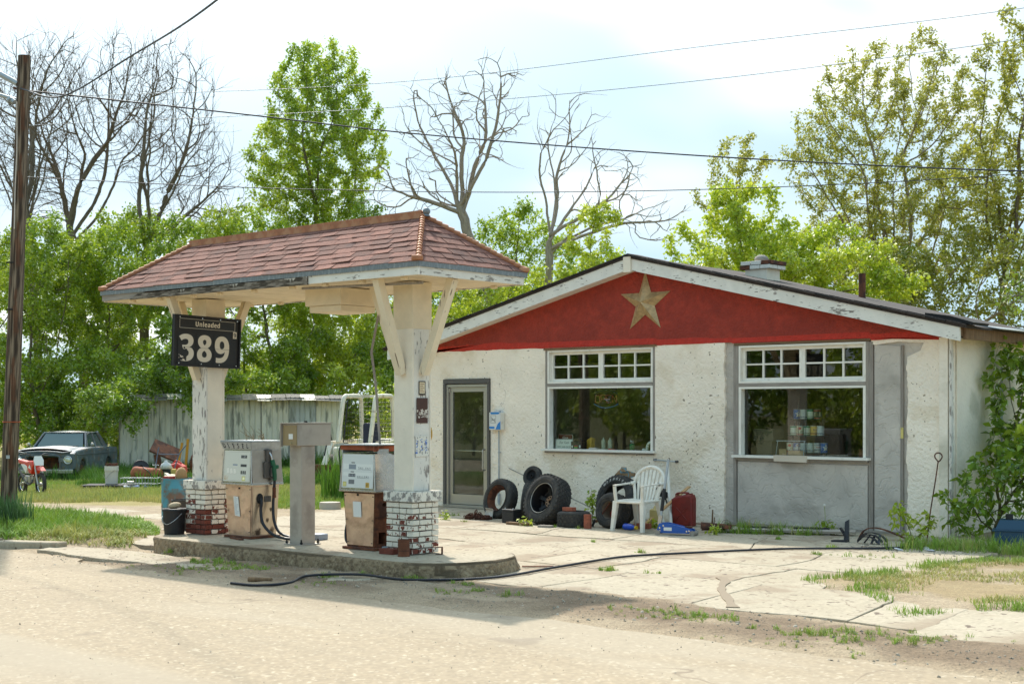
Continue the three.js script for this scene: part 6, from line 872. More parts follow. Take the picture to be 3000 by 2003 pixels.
// ---------------------------------------------------------------- things on the ground at the right
{
  const rbd = thing('running_board', 'silver and black truck running board lying along the cement wall', 'running board', [3.20, 0.03, 0.62], 0.42);
  part(rbd, 'board', ext([[-0.09, 0.0], [0.09, -0.005], [0.095, 0.02], [0.06, 0.055], [-0.06, 0.055], [-0.095, 0.03]], 1.75, -0.875, [], 0.003).rotateY(Math.PI / 2), M.alu);
  for (const [x, w] of [[-0.45, 0.42], [0.28, 0.5]]) { const pad = part(rbd, 'tread_pad', rb(w, 0.012, 0.13, x, 0.062, 0, 0.004), M.black); for (let k = 0; k < 5; k++) part(pad, 'pad_rib', bx(0.008, 0.006, 0.10, x - w / 2 + w * (k + 0.5) / 5, 0.070, 0, [0, 0.5, 0]), M.black); }
  part(rbd, 'prop', bx(0.08, 0.03, 0.12, 0.5, -0.017, 0), M.greyWood);
  const bk = (name, label, pos, ry, list) => single(name, label, 'bracket', list, flat(30, 32, 40, { roughness: 0.4 }), pos, [0, ry, 0]);
  bk('plastic_bracket', 'upright black plastic bracket at the end of the running board', [4.30, 0.006, 1.20], 0.3, [hexa([[-0.14, 0, 0.05], [0.06, 0, 0.07], [0.08, 0, -0.03], [-0.12, 0, -0.04]], [[-0.14, 0.02, 0.05], [0.06, 0.03, 0.07], [0.08, 0.03, -0.03], [-0.12, 0.02, -0.04]]), hexa([[0.02, 0.03, 0.05], [0.08, 0.03, 0.05], [0.08, 0.03, -0.02], [0.02, 0.03, -0.02]], [[0.03, 0.26, 0.02], [0.08, 0.29, 0.02], [0.08, 0.29, -0.02], [0.03, 0.26, -0.02]]), bar([-0.03, 0.18, 0.01], [0.05, 0.06, 0.03], 0.05, 0.02)]);
  const arcs = []; for (let k = 0; k < 3; k++) { const R = 0.19 - k * 0.03, pts = []; for (let i = 0; i <= 10; i++) { const a = Math.PI * (0.08 + 0.84 * i / 10); pts.push([Math.cos(a) * R * 1.2, Math.sin(a) * R * 0.72, k * 0.05 - 0.05]); } for (let i = 0; i < 10; i++) arcs.push(bar(pts[i], pts[i + 1], 0.035, 0.012)); } for (let i = 0; i < 4; i++) arcs.push(bar([-0.16 + i * 0.11, 0.01, 0.05], [-0.08 + i * 0.07, 0.12, -0.03], 0.03, 0.01));
  bk('plastic_trim', 'tangle of arched black plastic trim before the grey wall', [4.72, 0.012, 1.28], -0.2, arcs);
  const cur = []; for (let i = 0; i <= 12; i++) { const a = i / 12; cur.push([-0.26 + a * 0.62, 0.03 + 0.13 * Math.sin(Math.PI * Math.pow(a, 0.6)), 0.0 - a * 0.05]); }
  single('leaf_spring', 'rusty curved steel strap behind the black plastic trim', 'strap', cur.slice(0, -1).map((p, i) => bar(p, cur[i + 1], 0.075, 0.012)), M.rust, [4.56, 0.006, 0.72], [0, 0.1, 0]);
  const ro = thing('looped_rod', 'iron rod with a ring handle leaning at the corner', 'rod', [5.08, 0.0, 0.42]);
  part(ro, 'shaft', tube([[0, 0, 0], [0.03, 0.35, -0.03], [0.075, 0.75, -0.08], [0.10, 1.03, -0.12]], 0.009, 24), M.rust); part(ro, 'ring', tube([[0.10, 1.03, -0.12], [0.055, 1.09, -0.12], [0.07, 1.135, -0.12], [0.125, 1.14, -0.12], [0.155, 1.10, -0.12], [0.13, 1.05, -0.12], [0.10, 1.03, -0.12]], 0.009, 30), M.rust);
  single('rust_sheet', 'curled rusty sheet metal right of the blue jack', 'sheet metal', [xf(new THREE.CylinderGeometry(0.085, 0.06, 0.42, 16, 1, true, 0, 3.6), [0, 0.06, 0], [0, 0.2, Math.PI / 2]), rod([-0.35, 0.1, -0.2], [0.45, 0.09, -0.22], 0.007)], M.rust, [2.32, 0.004, 1.10], [0, 0.3, 0]);
  single('wire_loops', 'loose rusty wire loops behind the jack', 'wire', [tube([[0, 0, 0], [0.05, 0.12, 0], [0.16, 0.10, 0.03], [0.2, 0.0, 0.04]], 0.003, 20, 5), tube([[-0.1, 0, 0], [-0.02, 0.16, -0.02], [0.1, 0.14, 0], [0.13, 0.0, 0.02]], 0.003, 20, 5)], M.rust, [2.35, 0.004, 0.95]);
  single('stake', 'short dead wooden stake at the wall edge', 'stake', [rod([0, -0.02, 0], [0.01, 0.22, 0], 0.014, 0.01), rod([0.04, -0.02, 0.02], [0.05, 0.11, 0.01], 0.008)], M.brownWood, [1.46, 0.0, -0.12]);
  const bt = thing('blue_tank', 'dark blue plastic tank with black cap among the weeds', 'tank', [6.16, 0.0, 0.25], 0.35);
  const bl = flat(24, 66, 92, { roughness: 0.35 });
  part(bt, 'body', [hexa([[-0.25, 0, 0.2], [0.30, 0, 0.2], [0.30, 0, -0.2], [-0.25, 0, -0.2]], [[-0.22, 0.22, 0.19], [0.28, 0.22, 0.19], [0.28, 0.22, -0.19], [-0.22, 0.22, -0.19]]), hexa([[-0.22, 0.22, 0.19], [0.28, 0.22, 0.19], [0.28, 0.22, -0.19], [-0.22, 0.22, -0.19]], [[-0.17, 0.33, 0.15], [0.24, 0.33, 0.15], [0.24, 0.33, -0.15], [-0.17, 0.33, -0.15]])], bl); part(bt, 'cap', cy(0.045, 0.045, 0.07, -0.06, 0.365, 0.02), M.black); part(bt, 'seam', rb(0.57, 0.015, 0.42, 0.025, 0.2, 0, 0.005), bl);
  const mw = thing('garden_tiller', 'black garden machine with blue handle half hidden by leaves', 'machine', [6.25, 0.0, -0.55], 0.3);
  part(mw, 'engine_block', rb(0.45, 0.24, 0.36, 0.1, 0.66, 0, 0.04), M.black); part(mw, 'pulley', cy(0.11, 0.11, 0.03, 0.05, 0.80, 0.19, [Math.PI / 2, 0, 0], 20), M.alu); part(mw, 'handle', rod([-0.42, 0.98, 0.1], [0.05, 0.86, 0.05], 0.03), flat(28, 92, 110)); part(mw, 'stand', [rod([-0.05, 0, 0.1], [0.0, 0.6, 0.05], 0.015), rod([0.25, 0, -0.1], [0.2, 0.6, -0.05], 0.015)], M.rust); part(mw, 'wheel', cy(0.19, 0.19, 0.09, 0.15, 0.19, 0.2, [Math.PI / 2, 0, 0], 20), M.rubber);
  // garden hose across the apron
  single('black_hose', 'long black hose snaking across the concrete apron', 'hose', tube([[5.75, 0.03, 0.75], [5.48, 0.024, 1.11], [5.19, 0.026, 1.8], [4.7, 0.026, 2.3], [4.25, 0.026, 2.77], [3.67, 0.026, 3.96], [3.40, 0.026, 4.74], [3.50, 0.026, 6.0], [3.62, 0.026, 7.2], [3.15, 0.03, 7.9], [2.55, 0.045, 8.0], [2.2, 0.04, 8.38], [2.45, 0.03, 8.82], [2.28, 0.016, 9.08], [1.95, 0.016, 9.14]], 0.0135, 220, 8), M.hose);
}
// ---------------------------------------------------------------- things behind the window glass
{
  const z0 = WZ - 0.18;
  part(station, 'window_shelf', bx(2.16, 0.03, 0.42, -0.8, 1.02, WZ - 0.33), M.whitePaint);
  part(station, 'window_shelf', bx(2.10, 0.03, 0.62, 2.83, 0.99, WZ - 0.43), M.whitePaint);
  const Y = 1.036, Y2 = 1.006;
  const pr = (name, label, cat, w, h, x, y, z, ry, lean, pw, ph, draw) => { const o = thing(name, label, cat, [x, y, z], ry); o.rotation.x = lean; part(o, 'board', rb(w, h, 0.008, 0, h / 2, 0, 0.002), M.white); part(o, 'print', xf(new THREE.PlaneGeometry(w, h), [0, h / 2, 0.0065]), printMat(pw, ph, draw)); return o; };
  pr('extinguisher_sign', 'brown Fire Extinguisher sign standing inside the left window', 'sign', 0.30, 0.26, -1.68, Y, z0 - 0.06, 0, -0.05, 160, 140, (g, w, h) => { g.fillStyle = '#6e2f22'; g.fillRect(0, 0, w, h); g.strokeStyle = '#d8cfc0'; g.lineWidth = 3; g.strokeRect(2, 2, w - 4, h - 4); g.fillStyle = '#e4ddd0'; g.font = 'bold 36px sans-serif'; g.textAlign = 'center'; g.fillText('Fire', w / 2, 44); g.font = 'bold 27px sans-serif'; g.fillText('Extinguisher', w / 2, 82, w - 12); });
  pr('handwritten_sign', 'handwritten For Fuel note with checked border inside the left window', 'sign', 0.36, 0.19, -1.63, Y, z0 + 0.04, 0, -0.12, 256, 136, (g, w, h) => { g.fillStyle = '#e6e4de'; g.fillRect(0, 0, w, h); g.fillStyle = '#25282c'; for (let i = 0; i < 22; i++) { for (const y of [0, h - 12]) { g.beginPath(); g.moveTo(i * 12, y); g.lineTo(i * 12 + 6, y + 12); g.lineTo(i * 12 + 10, y); g.fill(); } if (i < 12) for (const x of [0, w - 12]) { g.beginPath(); g.moveTo(x, i * 12); g.lineTo(x + 12, i * 12 + 6); g.lineTo(x, i * 12 + 9); g.fill(); } } g.font = 'italic 40px sans-serif'; g.fillText('For Fuel', 54, 58); g.font = 'italic 34px sans-serif'; g.fillText('785 548-0836', 24, 108, 206); });
  const bt = thing('battery', 'black battery with bright label inside the left window', 'battery', [-1.36, Y, z0 - 0.02]); part(bt, 'case', rb(0.22, 0.15, 0.15, 0, 0.075, 0, 0.01), M.black); part(bt, 'label', xf(new THREE.PlaneGeometry(0.20, 0.09), [0, 0.07, 0.077]), printMat(128, 60, (g, w, h) => { g.fillStyle = '#1b1b1d'; g.fillRect(0, 0, w, h); g.fillStyle = '#d4d4d0'; g.fillRect(4, 20, 18, 26); g.fillRect(104, 16, 20, 30); g.fillStyle = '#b03a30'; g.fillRect(40, 22, 44, 10); g.fillStyle = '#6fb04a'; g.fillRect(40, 36, 44, 12); })); part(bt, 'handle', tube([[-0.08, 0.15, 0], [-0.05, 0.19, 0], [0.05, 0.19, 0], [0.08, 0.15, 0]], 0.008, 12), M.black);
  single('yellow_box', 'crushed yellow box behind the battery inside the left window', 'box', hexa([[-0.08, 0, 0.05], [0.08, 0, 0.05], [0.08, 0, -0.05], [-0.08, 0, -0.05]], [[0.0, 0.18, 0.04], [0.09, 0.22, 0.04], [0.09, 0.2, -0.05], [-0.02, 0.17, -0.05]]), M.yellow, [-1.28, Y, z0 - 0.18]);
  const sprayLathe = lathe([[0, 0], [0.033, 0], [0.034, 0.005], [0.034, 0.165], [0.026, 0.18], [0.014, 0.185], [0.014, 0.205], [0.012, 0.215], [0, 0.215]], 18);
  [['left', -0.87], ['right', -0.74]].forEach(([s, x]) => { const o = thing('spray_can', 'grey green spray can, ' + s + ' one of the pair inside the window', 'spray can', [x, Y, z0 - 0.04], 0, 'spray cans in the left window'); part(o, 'body', sprayLathe, flat(164, 172, 156, { roughness: 0.4 })); part(o, 'base_band', cy(0.0346, 0.0346, 0.025, 0, 0.02, 0), M.galv); });
  const gc = thing('green_can', 'green tin holding small tools inside the left window', 'can', [-0.30, Y, z0 - 0.04]); part(gc, 'body', lathe([[0, 0], [0.042, 0], [0.042, 0.12], [0.045, 0.125], [0.04, 0.12], [0.04, 0.01]], 20), flat(14, 112, 62, { roughness: 0.4 })); part(gc, 'contents', [rod([0, 0.05, 0], [-0.03, 0.19, 0], 0.006), rod([0.01, 0.05, 0], [0.03, 0.18, 0.01], 0.005), sp(0.02, -0.01, 0.16, 0, [1, 1, 1], 8)], M.galv);
  single('tool_case', 'flat pale tool case on the left window sill', 'tool case', [rb(0.34, 0.035, 0.12, 0, 0.018, 0, 0.008), rb(0.14, 0.02, 0.10, -0.08, 0.046, 0, 0.006)], flat(190, 180, 164), [-0.90, Y, z0 + 0.07]);
  single('red_tool', 'red tool lying on the left window sill', 'tool', hexa([[-0.09, 0, 0.03], [0.12, 0, 0.03], [0.12, 0, -0.02], [-0.09, 0, -0.03]], [[-0.09, 0.05, 0.02], [0.06, 0.03, 0.02], [0.06, 0.03, -0.02], [-0.09, 0.05, -0.02]]), M.red, [-0.60, Y, z0 + 0.05]);
  single('pipe_elbow', 'white pipe elbow at the right end of the left window sill', 'pipe', [tube([[-0.10, 0.03, 0], [-0.05, 0.03, 0], [-0.03, 0.12, 0], [0.04, 0.16, 0], [0.07, 0.10, 0], [0.075, 0.0, 0]], 0.022, 24), cy(0.032, 0.032, 0.04, -0.1, 0.03, 0, [0, 0, Math.PI / 2])], M.white, [0.08, Y, z0 + 0.02]);
  single('small_parts', 'row of small dark parts along the left window sill', 'parts', Array.from({ length: 16 }, (_, i) => rb(0.02 + h3(i, 1, 2) * 0.06, 0.012 + h3(i, 2, 2) * 0.02, 0.03, -1.05 + i * 0.075, 0.013, (h3(i, 3, 3) - 0.5) * 0.06, 0.004)), M.darkFrame, [0.0, Y, z0 + 0.05]);
  // OPEN sign: unlit tubes
  const os = thing('open_sign', 'red OPEN tube sign hanging behind the left window', 'sign', [-0.86, 1.82, z0 - 0.1]);
  const red = flat(140, 56, 40, { roughness: 0.35 }), L = { O: [[[0, 0], [0, 1], [1, 1], [1, 0], [0, 0]]], P: [[[0, 0], [0, 1], [1, 1], [1, 0.45], [0, 0.45]]], E: [[[1, 0], [0, 0], [0, 1], [1, 1]], [[0, 0.5], [0.8, 0.5]]], N: [[[0, 0], [0, 1], [1, 0], [1, 1]]] };
  'OPEN'.split('').forEach((ch, i) => part(os, 'letter', L[ch].flatMap(pl => pl.slice(1).map((q, k) => rod([i * 0.115 + pl[k][0] * 0.085 - 0.22, pl[k][1] * 0.12, 0], [i * 0.115 + q[0] * 0.085 - 0.22, q[1] * 0.12, 0], 0.0085, 0.0085, 6))), red));
  part(os, 'border_tube', tube([[-0.25, -0.02, 0], [-0.12, -0.075, 0], [0.02, -0.085, 0], [0.16, -0.06, 0], [0.24, -0.02, 0]], 0.009, 24, 6), flat(36, 96, 150)); part(os, 'border_tube', tube([[-0.25, 0.15, 0], [-0.1, 0.19, 0], [0.05, 0.20, 0], [0.22, 0.15, 0]], 0.007, 24, 6), flat(30, 70, 84)); part(os, 'hanging_wire', [rod([-0.2, 0.17, 0], [-0.2, 0.86, 0], 0.002), rod([0.2, 0.16, 0], [0.2, 0.86, 0], 0.002)], M.black);
  // oil cans on a wire rack
  const rz = WZ - 0.50, rk = thing('can_rack', 'dark green wire rack holding rows of oil cans', 'rack', [2.66, Y2, rz]);
  const rows = [[0.56, 4], [0.32, 5], [0.07, 6]]; const gm = flat(22, 58, 44, { roughness: 0.5 });
  for (const [y, n] of rows) part(rk, 'shelf', [bx(n * 0.112 + 0.04, 0.008, 0.13, 0, y - 0.006, 0), rod([-n * 0.056 - 0.02, y + 0.035, 0.065], [n * 0.056 + 0.02, y + 0.035, 0.065], 0.003)], gm);
  part(rk, 'upright', [rod([-0.10, 0, 0.075], [-0.10, 0.8, 0.068], 0.004), rod([0.02, 0, 0.075], [0.02, 0.8, 0.068], 0.004), rod([-0.3, 0, -0.05], [-0.2, 0.72, -0.05], 0.005), rod([0.3, 0, -0.05], [0.2, 0.72, -0.05], 0.005)], gm);
  const star = (g, c) => { g.fillStyle = c; g.beginPath(); for (let k = 0; k < 10; k++) { const a = -Math.PI / 2 + k * Math.PI / 5, R = k % 2 ? 20 : 48; g.lineTo(64 + Math.cos(a) * R, 62 + Math.sin(a) * R * 1.1); } g.fill(); };
  const ART = {
    blue: (g) => { g.fillStyle = '#1f5fa8'; g.fillRect(0, 0, 128, 128); star(g, '#e8e4d8'); g.fillStyle = '#1f5fa8'; g.font = 'bold 20px sans-serif'; g.textAlign = 'center'; g.fillText('CHAMPLIN', 64, 60, 84); g.fillStyle = '#c8a23c'; g.fillText('H-V-I', 64, 84); },
    green: (g) => { g.fillStyle = '#1f7a52'; g.fillRect(0, 0, 128, 128); g.fillStyle = '#d8ded4'; g.fillRect(0, 26, 96, 86); g.fillStyle = '#9aa89c'; for (let i = 0; i < 8; i++) g.fillRect(10, 36 + i * 9, 70 - (i % 3) * 14, 3); },
    pale: (g) => { g.fillStyle = '#cfd6d2'; g.fillRect(0, 0, 128, 128); g.fillStyle = '#8a94a8'; g.fillRect(0, 100, 128, 10); for (let i = 0; i < 9; i++) g.fillRect(20, 20 + i * 8, 70 - (i % 3) * 12, 2); },
    dark: (g) => { g.fillStyle = '#1d2026'; g.fillRect(0, 0, 128, 128); g.fillStyle = '#b8402c'; g.fillRect(0, 10, 128, 10); g.fillRect(0, 112, 128, 8); g.fillStyle = '#d4d0b8'; g.fillRect(64, 34, 50, 60); g.fillRect(0, 34, 18, 60); },
    cream: (g) => { g.fillStyle = '#ddd4b6'; g.fillRect(0, 0, 128, 128); g.fillStyle = '#c0452c'; g.beginPath(); g.arc(36, 34, 20, 0, 7); g.fill(); g.fillRect(0, 108, 128, 14); g.fillStyle = '#6a5a40'; g.font = 'italic bold 28px sans-serif'; g.fillText('Oil', 40, 86); },
    yellow: (g) => { g.fillStyle = '#d2ab52'; g.fillRect(0, 0, 128, 128); g.fillStyle = '#1c1a16'; g.font = 'bold 36px sans-serif'; g.textAlign = 'center'; g.fillText('D-X', 64, 64); g.fillStyle = '#b06a2a'; g.fillRect(0, 96, 128, 14); },
    motor: (g) => { g.fillStyle = '#d9d6ca'; g.fillRect(0, 0, 128, 128); g.fillStyle = '#22304e'; g.font = 'bold 26px sans-serif'; g.textAlign = 'center'; g.fillText('CONOCO', 64, 34, 116); g.fillStyle = '#b83a34'; g.fillText('Super', 64, 62); g.fillStyle = '#22304e'; g.font = 'bold 18px sans-serif'; g.fillText('MOTOR OIL', 64, 90); },
    royal: (g) => { g.fillStyle = '#35539c'; g.fillRect(0, 0, 128, 128); g.fillStyle = '#d6d8dc'; g.fillRect(14, 56, 100, 60); g.beginPath(); g.arc(52, 36, 24, 0, 7); g.fill(); g.fillStyle = '#b83a34'; g.fillRect(38, 30, 28, 10); }
  };
  const keys = Object.keys(ART), atlas = printMat(512, 256, g => keys.forEach((k, i) => { g.save(); g.translate((i % 4) * 128, (i >> 2) * 128); g.beginPath(); g.rect(0, 0, 128, 128); g.clip(); ART[k](g); g.restore(); g.textAlign = 'left'; }), { roughness: 0.4, metalness: 0.1 });
  const toTile = (g, k) => { const i = keys.indexOf(k), u = g.attributes.uv; for (let q = 0; q < u.count; q++) u.setXY(q, ((i % 4) + clamp((u.getX(q) * 2) % 1.0001, 0.01, 0.99)) / 4, 1 - ((i >> 2) + 1 - clamp(u.getY(q), 0.01, 0.99)) / 2); return g; };
  const layout = [['blue', 'pale', 'green', 'dark'], ['green', 'cream', 'green', 'yellow', 'pale'], ['cream', 'royal', 'pale', 'pale', 'motor', 'blue']], say = { blue: 'blue oil can with white star', pale: 'pale printed oil can', green: 'green and white oil can', dark: 'black and red oil can', cream: 'cream oil can with red mark', yellow: 'yellow oil can with black letters', motor: 'white motor oil can with dark lettering', royal: 'royal blue and white oil can' }, rowN = ['top', 'middle', 'bottom'], ord = ['first', 'second', 'third', 'fourth', 'fifth', 'sixth'];
  const cg = new THREE.CylinderGeometry(0.051, 0.051, 0.138, 22, 1, true); cg.rotateY(Math.PI * 0.83); const lid = lathe([[0, 0.137], [0.046, 0.137], [0.049, 0.142], [0.053, 0.142], [0.053, 0.136]], 22), bot = lathe([[0.053, 0.004], [0.053, 0], [0, 0.001]], 22);
  layout.forEach((row, j) => row.forEach((k, i) => { const o = thing('oil_can', say[k] + ', ' + ord[i] + ' in the ' + rowN[j] + ' rack row', 'oil can', [2.66 + (i - (row.length - 1) / 2) * 0.112, Y2 + rows[j][0], rz], 0, 'oil cans on the rack'); const b = part(o, 'body', toTile(cg.clone().translate(0, 0.069, 0), k), atlas); part(o, 'rim', [lid.clone(), bot.clone()], M.galv); }));
  single('display_case', 'clear plastic display case in front of the bottom oil cans', 'display case', [rod([-0.30, 0.0, 0.08], [-0.28, 0.24, 0.05], 0.006), rod([0.16, 0.0, 0.08], [0.16, 0.24, 0.05], 0.006), rod([-0.30, 0.24, 0.05], [0.18, 0.24, 0.05], 0.008)], M.galv, [2.60, Y2, WZ - 0.30]);
  single('paper_stack', 'tan papers leaning under the oil can rack', 'papers', [rb(0.26, 0.10, 0.02, 0.05, 0.05, 0, 0.003), rb(0.12, 0.12, 0.02, -0.18, 0.06, -0.01, 0.003)], flat(170, 140, 100), [2.58, Y2, WZ - 0.25]);
  single('carton', 'dim brown carton at the left inside the right window', 'carton', [rb(0.34, 0.18, 0.3, 0, 0.32, 0, 0.004), rb(0.26, 0.23, 0.26, 0, 0.115, 0, 0.004)], flat(112, 100, 84), [1.98, Y2, WZ - 0.56]);
  single('grease_gun', 'long pale tool lying on the right window sill', 'tool', [rod([-0.35, 0.02, 0], [0.4, 0.025, 0.02], 0.014), rod([-0.1, 0.03, 0.05], [0.35, 0.05, 0.05], 0.012)], M.greyWood, [3.15, Y2, WZ - 0.20]);
  single('rusty_can', 'rusty brown can at the right end of the right window', 'can', lathe([[0, 0], [0.05, 0], [0.05, 0.14], [0.053, 0.145], [0.047, 0.14], [0.047, 0.02]], 18), M.rust, [3.68, Y2, WZ - 0.24]);
}
// ---------------------------------------------------------------- tin shed
const local = (o, fn) => fn(o);
{
  M.tin = [0, 1, 2].map(i => mat({ map: mkTex(256, (u, v) => { let q = scale3([rgb(218, 212, 198), rgb(206, 200, 186), rgb(184, 188, 188)][i], 0.92 + 0.16 * tf(u, v, 8, 3, 4, 400 + i)); return mix3(q, rgb(120, 120, 112), 0.6 * sstep(0.52, 0.72, tf(u, v, 16, 3, 5, 405 + i))); }), metalness: 0.2, roughness: 0.6 }, 1.7));
  const A = V(-26.67, 0, -8.62), B = V(-22.72, 0, -14.7), dir = B.clone().sub(A), L = dir.length(); const yaw = Math.atan2(-dir.z, dir.x);
  const s = thing('tin_shed', 'low shed of weathered corrugated tin under the trees', 'shed', [(A.x + B.x) / 2, -0.35, (A.z + B.z) / 2], yaw);
  const H = 2.44, panel = (w, h, n) => { const pts = []; for (let k = 0; k <= n; k++) { const x = k / n * w; pts.push([x - 0.03, 0], [x, -0.022], [x + 0.03, 0]); } const sh = pts.filter(p => p[0] >= 0 && p[0] <= w); const back = [...sh].reverse().map(p => [p[0], p[1] + 0.006]); const g = ext([...sh, ...back], h, 0); g.rotateX(-Math.PI / 2); return g; };
  const nP = 8, pw = L / nP;
  for (let k = 0; k < nP; k++) { const g = panel(pw - 0.02, H - 0.02 - (k % 3) * 0.02, 5); part(s, 'wall_panel', g, M.tin[[0, 1, 0, 1, 0, 0, 2, 0][k]], { pos: [-L / 2 + k * pw, 0, 0.0], r: [0, 0, (h3(k, 4, 4) - 0.5) * 0.01] }); }
  for (let k = 0; k < 15; k++) part(s, 'eave_sheet', bx(L / 15 - 0.015, 0.02, 0.5, -L / 2 + (k + 0.5) * L / 15, H + 0.03 + (h3(k, 9, 2) - 0.5) * 0.05, 0.22, [0.32 + h3(k, 5, 2) * 0.12, 0, (h3(k, 6, 2) - 0.5) * 0.05]), k % 3 ? M.greyWood : M.tin[1]);
  part(s, 'frame', [bx(L, 0.08, 0.08, 0, 2.4, -0.06), bx(0.08, 2.45, 0.08, -L / 2 + 0.05, 1.22, -0.06), bx(0.08, 2.45, 0.08, L / 2 - 0.05, 1.22, -0.06)], M.greyWood);
  const D = 3.6; for (let k = 0; k < 4; k++) { const sp2 = (h, y) => part(s, 'side_panel', panel(D / 4 - 0.02, h, 4).rotateY(Math.PI / 2), M.tin[k === 1 ? 2 : 0], { pos: [L / 2, y, -k * D / 4 - 0.02] }); if (k === 0) { sp2(0.95, 0); sp2(0.5, 1.9); } else sp2(2.4, 0); }
  part(s, 'end_wall', bx(0.05, 2.4, D, -L / 2, 1.2, -D / 2), M.greyWood);
  for (let k = 0; k < 11; k++) { const g = panel(L / 11 - 0.01, 2.3, 4); g.rotateX(-Math.PI / 2 - 0.10); part(s, 'roof_panel', g, M.greyWood, { pos: [-L / 2 + k * L / 11, H + 0.02 + (h3(k, 7, 1) - 0.5) * 0.05, 0.35], r: [0, 0, (h3(k, 3, 1) - 0.5) * 0.03] }); }
  part(s, 'rear_wall', bx(L, 2.4, 0.05, 0, 1.2, -D), M.greyWood);
}
// ---------------------------------------------------------------- old sedan
{
  const paint = mat({ map: mkTex(512, (u, v) => { let q = scale3(rgb(92, 104, 113), 0.85 + 0.3 * tf(u, v, 6, 6, 5, 410)); q = mix3(q, rgb(124, 102, 90), 0.7 * sstep(0.56, 0.68, tf(u, v, 5, 5, 5, 413))); return mix3(q, rgb(150, 158, 154), 0.6 * sstep(0.60, 0.7, tf(u, v, 9, 9, 4, 416))); }), metalness: 0.25, roughness: 0.5 }, 1.6);
  const car = thing('old_sedan', 'derelict dark blue sedan with missing grille in tall grass', 'car', [-24.55, -0.36, -5.4], 41 * Math.PI / 180);
  const W = 0.89, zF = 2.15, zR = -2.2;
  // lower body as side profile with wheel arches
  const arch = (c, r) => { const a = []; for (let k = 0; k <= 10; k++) { const t = Math.PI - k / 10 * Math.PI; a.push([c + Math.cos(t) * r, 0.28 + Math.sin(t) * r * 1.02]); } return a; };
  const prof = [[zR, 0.32], [-1.62, 0.28], ...arch(-1.25, 0.37), [-0.8, 0.24], [0.9, 0.24], ...arch(1.33, 0.37), [1.95, 0.28], [zF, 0.40], [zF + 0.02, 0.84], [1.95, 0.92], [0.75, 0.98], [-1.2, 0.97], [zR + 0.05, 0.93], [zR - 0.03, 0.82]];
  const body = ext(prof.map(([z, y]) => [-z, y]), 2 * W, -W, [], 0.06); body.rotateY(Math.PI / 2);
  part(car, 'body', cut(body, [ext([[-0.40, 0.40], [0.40, 0.40], [0.47, 0.48], [0.46, 0.66], [0.40, 0.76], [-0.40, 0.76], [-0.46, 0.66], [-0.47, 0.48]], 0.9, zF - 0.5)]), paint);
  part(car, 'radiator', bx(0.7, 0.3, 0.04, 0, 0.56, zF - 0.45), M.rust);
  // hood crown and boot
  const hood = new THREE.PlaneGeometry(1.5, 1.35, 14, 10); hood.rotateX(-Math.PI / 2); { const p = hood.attributes.position; for (let i = 0; i < p.count; i++) { const x = p.getX(i) / 0.75, z = p.getZ(i); p.setY(i, 0.955 + 0.075 * Math.cos(x * 1.5) * sstep(-0.7, -0.3, -z * 0.3) - 0.04 * sstep(0.4, 0.68, z) + (Math.abs(x) > 0.98 ? -0.03 : 0)); } hood.translate(0, 0, 1.45); hood.computeVertexNormals(); }
  part(car, 'hood', hood, paint);
  const tr = new THREE.PlaneGeometry(1.5, 0.9, 8, 6); tr.rotateX(-Math.PI / 2); { const p = tr.attributes.position; for (let i = 0; i < p.count; i++) p.setY(i, 0.985 + 0.03 * Math.cos(p.getX(i) * 2)); tr.translate(0, 0, -1.75); tr.computeVertexNormals(); } part(car, 'boot_lid', tr, paint);
  // greenhouse
  const gb = [[-0.76, 0.97, 0.72], [0.76, 0.97, 0.72], [0.76, 0.97, -1.28], [-0.76, 0.97, -1.28]], gt = [[-0.60, 1.40, 0.22], [0.60, 1.40, 0.22], [0.60, 1.40, -0.95], [-0.60, 1.40, -0.95]];
  const pane = (a, b, c, d) => quadGeo(a, b, c, d, 0.0);
  const gl = mat({ color: 0x607070, roughness: 0.08, metalness: 0.45 });
  const lp3 = (p, q, t) => p.map((v, i) => lerp(v, q[i], t));
  const inset = (a, b, c, d, m, n) => { const A = lp3(a, b, m), B = lp3(b, a, m), C = lp3(c, d, m), D2 = lp3(d, c, m); return [lp3(A, D2, n), lp3(B, C, n), lp3(C, B, n), lp3(D2, A, n)]; };
  part(car, 'windshield', pane(...inset(gb[0], gb[1], gt[1], gt[0], 0.05, 0.05)), gl); part(car, 'rear_window', pane(...inset(gb[2], gb[3], gt[3], gt[2], 0.06, 0.08)), gl);
  for (const s of [1, -1]) { const b0 = [s * 0.76, 0.97, 0.60], b1 = [s * 0.76, 0.97, -1.18], t0 = [s * 0.605, 1.385, 0.20], t1 = [s * 0.605, 1.385, -0.90]; const f = u => [lp3(b0, b1, u), lp3(t0, t1, u)]; for (const [u0, u1] of [[0.05, 0.49], [0.54, 0.93]]) { const [p, q] = f(u0), [r2, w] = f(u1); part(car, 'side_window', pane(p, r2, w, q), gl); } part(car, 'door_pillar', [rod(f(0.515)[0], f(0.515)[1], 0.028), rod(f(0.01)[0], f(0.01)[1], 0.03), rod(f(0.97)[0], f(0.97)[1], 0.045)], paint); }
  part(car, 'windshield_frame', [rod(gb[0], gt[0], 0.028), rod(gb[1], gt[1], 0.028), rod(gb[0], gb[1], 0.02), rod(gt[0], gt[1], 0.022), rod(gb[2], gt[2], 0.05), rod(gb[3], gt[3], 0.05)], paint);
